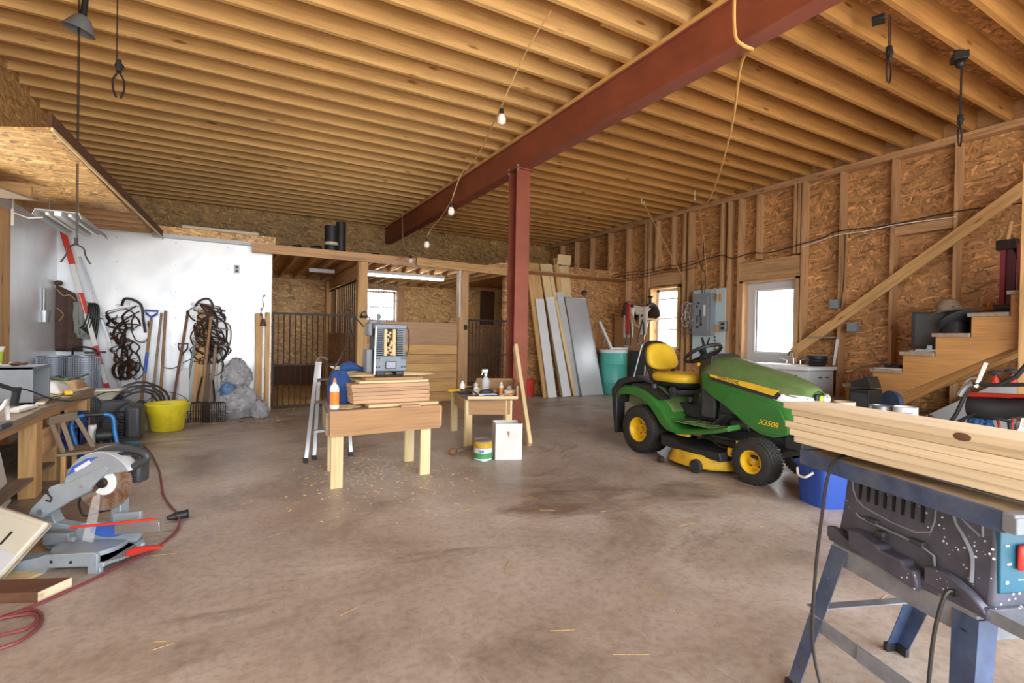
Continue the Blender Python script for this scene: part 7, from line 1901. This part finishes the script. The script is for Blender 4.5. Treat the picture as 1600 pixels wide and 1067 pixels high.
for y, z in ((1.77, .91), (1.66, .93)):
    g = G(); g.lathe((5.8, y, z-.04), [(.012, -.08), (.012, 0), (.05, .01), (.055, .025), (.03, .04), (.001, .04)], n=16); k_ = CT.part('knob', g, 'dkgrey')
    g = G(); g.lathe((5.8, y, z-.13), [(.045, 0), (.012, .08)], n=14); CT.part('red_cone', g, 'red', parent=k_)
for y in (1.98, 1.58):
    g = G(); g.lathe((5.62, y, .15), [(.02, -.02), (.13, -.02), (.15, -.01), (.15, .01), (.13, .02), (.02, .02)], (1, 0, 0), 26, cap=True); CT.part('wheel', g, 'rubber')
g = G(); g.cyl((5.62, 1.98, .15), (5.55, 1.98, .42), .014); g.cyl((5.62, 1.58, .15), (5.55, 1.60, .50), .014); CT.part('strut', g, 'black')
bagb('tote_bag', 'blue patterned bag in front of the black trolley frame', 5.85, 1.88, .002, .16, .13, .56, 12, plain('blue_bag', '2f5f8f', .6, 0, .3, 18))
bagb('tote_bag', 'white and pink bag below the black trolley bag', 5.90, 1.60, .002, .20, .17, .50, 13, 'fleece')
g = G(); g.tube(curve_pts([(5.70, 1.72, .50), (5.68, 1.70, .44), (5.70, 1.73, .36)]), .01); g.tube(curve_pts([(5.69, 1.62, .52), (5.68, 1.62, .42), (5.70, 1.60, .34)]), .01); single('red_strap', 'red carrying straps on the white and pink bag', 'strap', g, 'redweb')
random.seed(77)
JKP = T('scrap_pile', 'heap of brown and black odds and ends on the floor below the stairs', 'scrap', (6.2, 2.3, 0))
for k in range(26):
    g = G(); x, y = 6.0+random.uniform(-.15, .3), 2.25+random.uniform(-.25, .2); zz_ = .02+random.random()*.42*(1-abs(y-2.25)*1.5)
    g.bar((x-.06, y+random.uniform(-.15, .15), max(.02, zz_)), (x+.06, y+random.uniform(-.15, .15), max(.02, zz_+random.uniform(-.04, .05))), random.uniform(.02, .06), random.uniform(.02, .05)); JKP.part('piece', g, random.choice(['leather2', 'black', 'greywood', 'iron', 'handle2', 'dkgrey']))
# ================================================================ bulbs on a cord
def bulb(lab, x, y, z, s=1.0):
    t = T('light_bulb', lab, 'light bulb', (x, y, z), group='bulbs on the cord')
    z += .02
    g = G(); g.lathe((x, y, z), [(.001, -.078*s), (.022*s, -.074*s), (.030*s, -.055*s), (.031*s, -.03*s), (.022*s, -.004*s), (.020*s, 0)], n=20); gl = t.part('globe', g, 'lamp', smooth=60)
    g = G()
    for k in range(3): g.lathe((x, y, z), [(.0225*s, -.066*s+k*.016*s), (.035*s, -.061*s+k*.016*s), (.0225*s, -.056*s+k*.016*s)], n=16)
    t.part('spiral', g, 'lamp', parent=gl)
    g = G(); g.cyl((x, y, z), (x, y, z+.045*s), .020*s, .016*s, 16); t.part('socket', g, 'black')
bulb('nearest and largest white bulb hanging on the cord, against the joists', 1.842, 3.512, 2.838, 1.0)
bulb('second bulb along the cord, hanging in front of the red beam', 1.951, 4.779, 2.401)
bulb('third bulb along the cord, hanging before the OSB above the stalls', 2.113, 5.942, 2.257)
bulb('farthest bulb on the cord, hanging just before the stall rail', 2.442, 7.585, 2.290, .95)
wire('bulb_cord', 'thin pale cord looping down from the ceiling through the four bulbs', [(2.062, 3.166, 3.55), (1.939, 3.289, 3.296), (1.858, 3.481, 2.994), (1.842, 3.512, 2.93), (1.918, 3.871, 2.869), (1.995, 4.285, 2.792), (1.997, 4.627, 2.738), (1.964, 4.736, 2.57), (1.951, 4.778, 2.49), (2.045, 5.286, 2.447), (2.109, 5.823, 2.393), (2.113, 5.94, 2.33), (2.357, 6.945, 2.365), (2.442, 7.585, 2.367), (2.312, 7.94, 2.33)], .0055, 'twine')
wire('loose_string', 'loose string loop hanging behind the bulbs before the back OSB wall', [(3.3, 9.0, 3.56), (3.25, 9.0, 2.9), (3.0, 8.9, 2.62), (2.75, 8.9, 2.7), (2.7, 8.9, 3.1), (2.72, 9.0, 3.56)], .005, 'twine')
wire('loose_string', 'single thin string slanting down before the back wall left of the steel post', [(3.6, 9.3, 3.56), (3.75, 9.3, 2.95), (4.0, 9.3, 2.6), (4.1, 9.3, 2.5)], .005, 'twine')
# yellow rope over the beam
wire('yellow_rope', 'yellow rope looped over the red beam and swooping to the top of the right wall', [(2.80, 2.14, 3.60), (2.767, 2.135, 3.30), (2.775, 2.13, 3.06), (2.82, 2.11, 3.0), (2.92, 2.115, 3.005), (3.02, 2.2, 3.06), (3.22, 2.42, 3.12), (3.9, 3.0, 3.08), (4.6, 3.65, 3.05), (5.3, 4.32, 3.06), (6.0, 5.0, 3.13), (6.6, 5.6, 3.27), (7.02, 6.0, 3.44), (7.10, 6.10, 3.50)], .011, 'cordyellow', 8)
wire('twine', 'thin twine dropping from the rope end to the breaker panel', [(7.10, 6.10, 3.48), (7.18, 6.08, 3.0), (7.20, 6.02, 2.5), (7.20, 5.98, 2.0)], .006, 'twine')
wire('twine', 'taut tan twine slanting from the joists to the window post', [(6.17, 6.53, 3.53), (6.65, 6.49, 2.88), (7.18, 6.44, 2.18)], .006, 'straw')
g = G(); g.cyl((6.17, 6.53, 3.47), (6.17, 6.53, 3.55), .006, n=8); g.tube([(6.17, 6.53, 3.48), (6.20, 6.5, 3.47), (6.2, 6.48, 3.5)], .006); single('ceiling_hook', 'small white hook in the joists where the tan twine starts', 'hook', g, 'white')
g = G(); g.cyl((6.55, 5.72, 3.40), (6.55, 5.72, 3.55), .005, n=8); g.ball((6.55, 5.72, 3.40), .014, 8); single('ceiling_hook', 'small white hook hanging right of the tan twine', 'hook', g, 'white')

# garage door openers hardware: pulleys and clips on ropes
def pulley(lab, x, y, ztop, zb, ropes=2):
    t = T('rope_pulley', lab, 'pulley', (x, y, zb))
    for k in range(ropes):
        g = G(); g.cyl((x-.012+.024*k, y, zb+.12), (x-.012+.024*k, y, ztop), .004, n=6); t.part('rope', g, 'cordblack')
    g = G(); g.lathe((x, y-.012, zb+.10), [(.001, 0), (.028, 0), (.02, .012), (.028, .024), (.001, .024)], (.3, 1, 0), 20); g.box((x, y, zb+.10), (.03, .035, .085)); t.part('sheave', g, 'black', bevel=.004)
    for s_ in (-1, 1):
        g = G(); g.tube(curve_pts([(x, y, zb+.06), (x+s_*.03, y, zb+.0), (x+s_*.030, y, zb-.07), (x+s_*.012, y, zb-.125)], 5), .007, 6); t.part('clip_arm', g, 'iron')
pulley('black pulley with a pale clip hanging from two ropes right of the beam', 4.236, 1.93, 3.55, 3.18)
pulley('dark pulley hanging low before the top plate of the right wall', 5.404, 1.915, 3.60, 2.94)
g = G(); g.box((5.269, 1.883, 3.51), (.12, .10, .06), (0, 0, .6)); g.ball((5.28, 1.88, 3.46), .035, 10); g.bx(5.2, 5.34, 1.86, 1.90, 3.54, 3.56); single('ceiling_bracket', 'black bracket bolted to the joists above the low dark pulley', 'bracket', g, 'black', bevel=.004)
g = G(); g.box((4.20, 1.99, 3.535), (.10, .08, .03), (0, 0, .4)); single('ceiling_bracket', 'black bracket on the joists above the pulley with the pale clip', 'bracket', g, 'black', bevel=.004)
pulley('black pulley clip hanging on a rope at upper left', -.70, 4.535, 3.55, 2.90, 1)
th = T('work_lamp', 'dusty grey clamp lamp fixed under the joists at upper left', 'lamp', (-.95, 4.85, 3.3))
g = G(); g.lathe((-.95, 4.80, 3.42), [(.02, 0), (.05, -.02), (.10, -.12), (.095, -.12), (.04, -.03), (.001, -.02)], (.25, -.1, 1), 24); th.part('reflector', g, 'grey')
g = G(); g.cyl((-.95, 4.80, 3.42), (-.94, 4.80, 3.55), .02); th.part('neck', g, 'black')
def pulleyL():
    cx, cy = -.985, 4.83
    t = T('hanging_clip', 'long rope with an open black clip hanging before the white wall at left', 'rope clip', (cx, cy, 1.60))
    for dx in (0, .008):
        g = G(); g.tube([(cx+dx, cy, 1.79), (cx+dx, cy, 3.55)], .0035, 6); t.part('rope', g, 'cordblack')
    g = G(); g.box((cx, cy, 1.77), (.025, .02, .05)); t.part('block', g, 'black', bevel=.004)
    for s_ in (-1, 1):
        g = G(); g.tube(curve_pts([(cx, cy, 1.75), (cx+s_*.045, cy, 1.72), (cx+s_*.055, cy, 1.67), (cx+s_*.085, cy, 1.61)], 5), .006, 6); t.part('clip_arm', g, 'iron')
pulleyL()
wire('hanging_rope', 'thin dark rope crossing under the loft sheeting at left', [(-.90, 4.2, 3.50), (-1.15, 4.75, 2.95), (-1.45, 5.4, 2.30), (-1.60, 5.75, 2.10)], .005, 'cordblack') if False else None
# red hose by the middle stall post and halter
wire('red_lead', 'dark red lead rope hanging beside the left stall post', [(1.86, 7.965, 1.41), (1.91, 7.94, 1.38), (1.95, 7.9, 1.25), (1.94, 7.9, 1.0), (1.88, 7.9, .8), (1.93, 7.92, .6)], .010, 'pinkred')
g = G(); g.tube(curve_pts([(1.80, 7.95, 1.38), (1.78, 7.9, 1.45), (1.84, 7.88, 1.47), (1.88, 7.9, 1.38)]), .008); g.box((1.82, 7.97, 1.40), (.10, .03, .04)); single('post_latch', 'dark latch on the left stall post at gate height', 'latch', g, 'iron')
g = G(); g.bx(3.435, 3.455, 7.975, 7.998, 1.45, 2.36); single('white_strip', 'thin white strip down the edge of the grey-brown stall post', 'strip', g, 'whitepaint')
g = G(); g.box((3.56, 7.985, 1.28), (.05, .03, .08)); single('post_latch', 'small dark latch on the grey-brown stall post', 'latch', g, 'iron')

# straw, shavings and chips scattered over the floor
random.seed(99)
def scatter(name, label, n, reg, ln, w, mt):
    g = G()
    for _ in range(n):
        x, y = reg(); a = random.random()*PI; l = random.uniform(*ln)
        g.box((x, y, .003+random.random()*.002), (l, w*random.uniform(.6, 1.4), .002), (0, random.uniform(-.05, .05), a))
    single(name, label, name.replace('_', ' '), g, mt, kind='stuff')
scatter('straw', 'single straws scattered over the concrete floor', 170, lambda: (random.uniform(-.5, 4.5), random.uniform(.9, 7.5)), (.03, .14), .0025, 'straw')
def rg():
    return random.gauss(1.1, .35), random.gauss(4.15, .45)
scatter('wood_chips', 'pale shavings scattered on the floor under and before the work table', 420, rg, (.006, .028), .008, 'shaving')
scatter('floor_debris', 'pale debris along the foot of the stall gates', 260, lambda: (random.uniform(.3, 5.0), 8.1+random.gauss(0, .12)), (.01, .05), .01, 'shaving')
scatter('wall_debris', 'pale scraps on the floor before the forks and bags', 90, lambda: (random.uniform(-.5, .6), random.gauss(7.2, .12)), (.01, .04), .012, 'shaving')
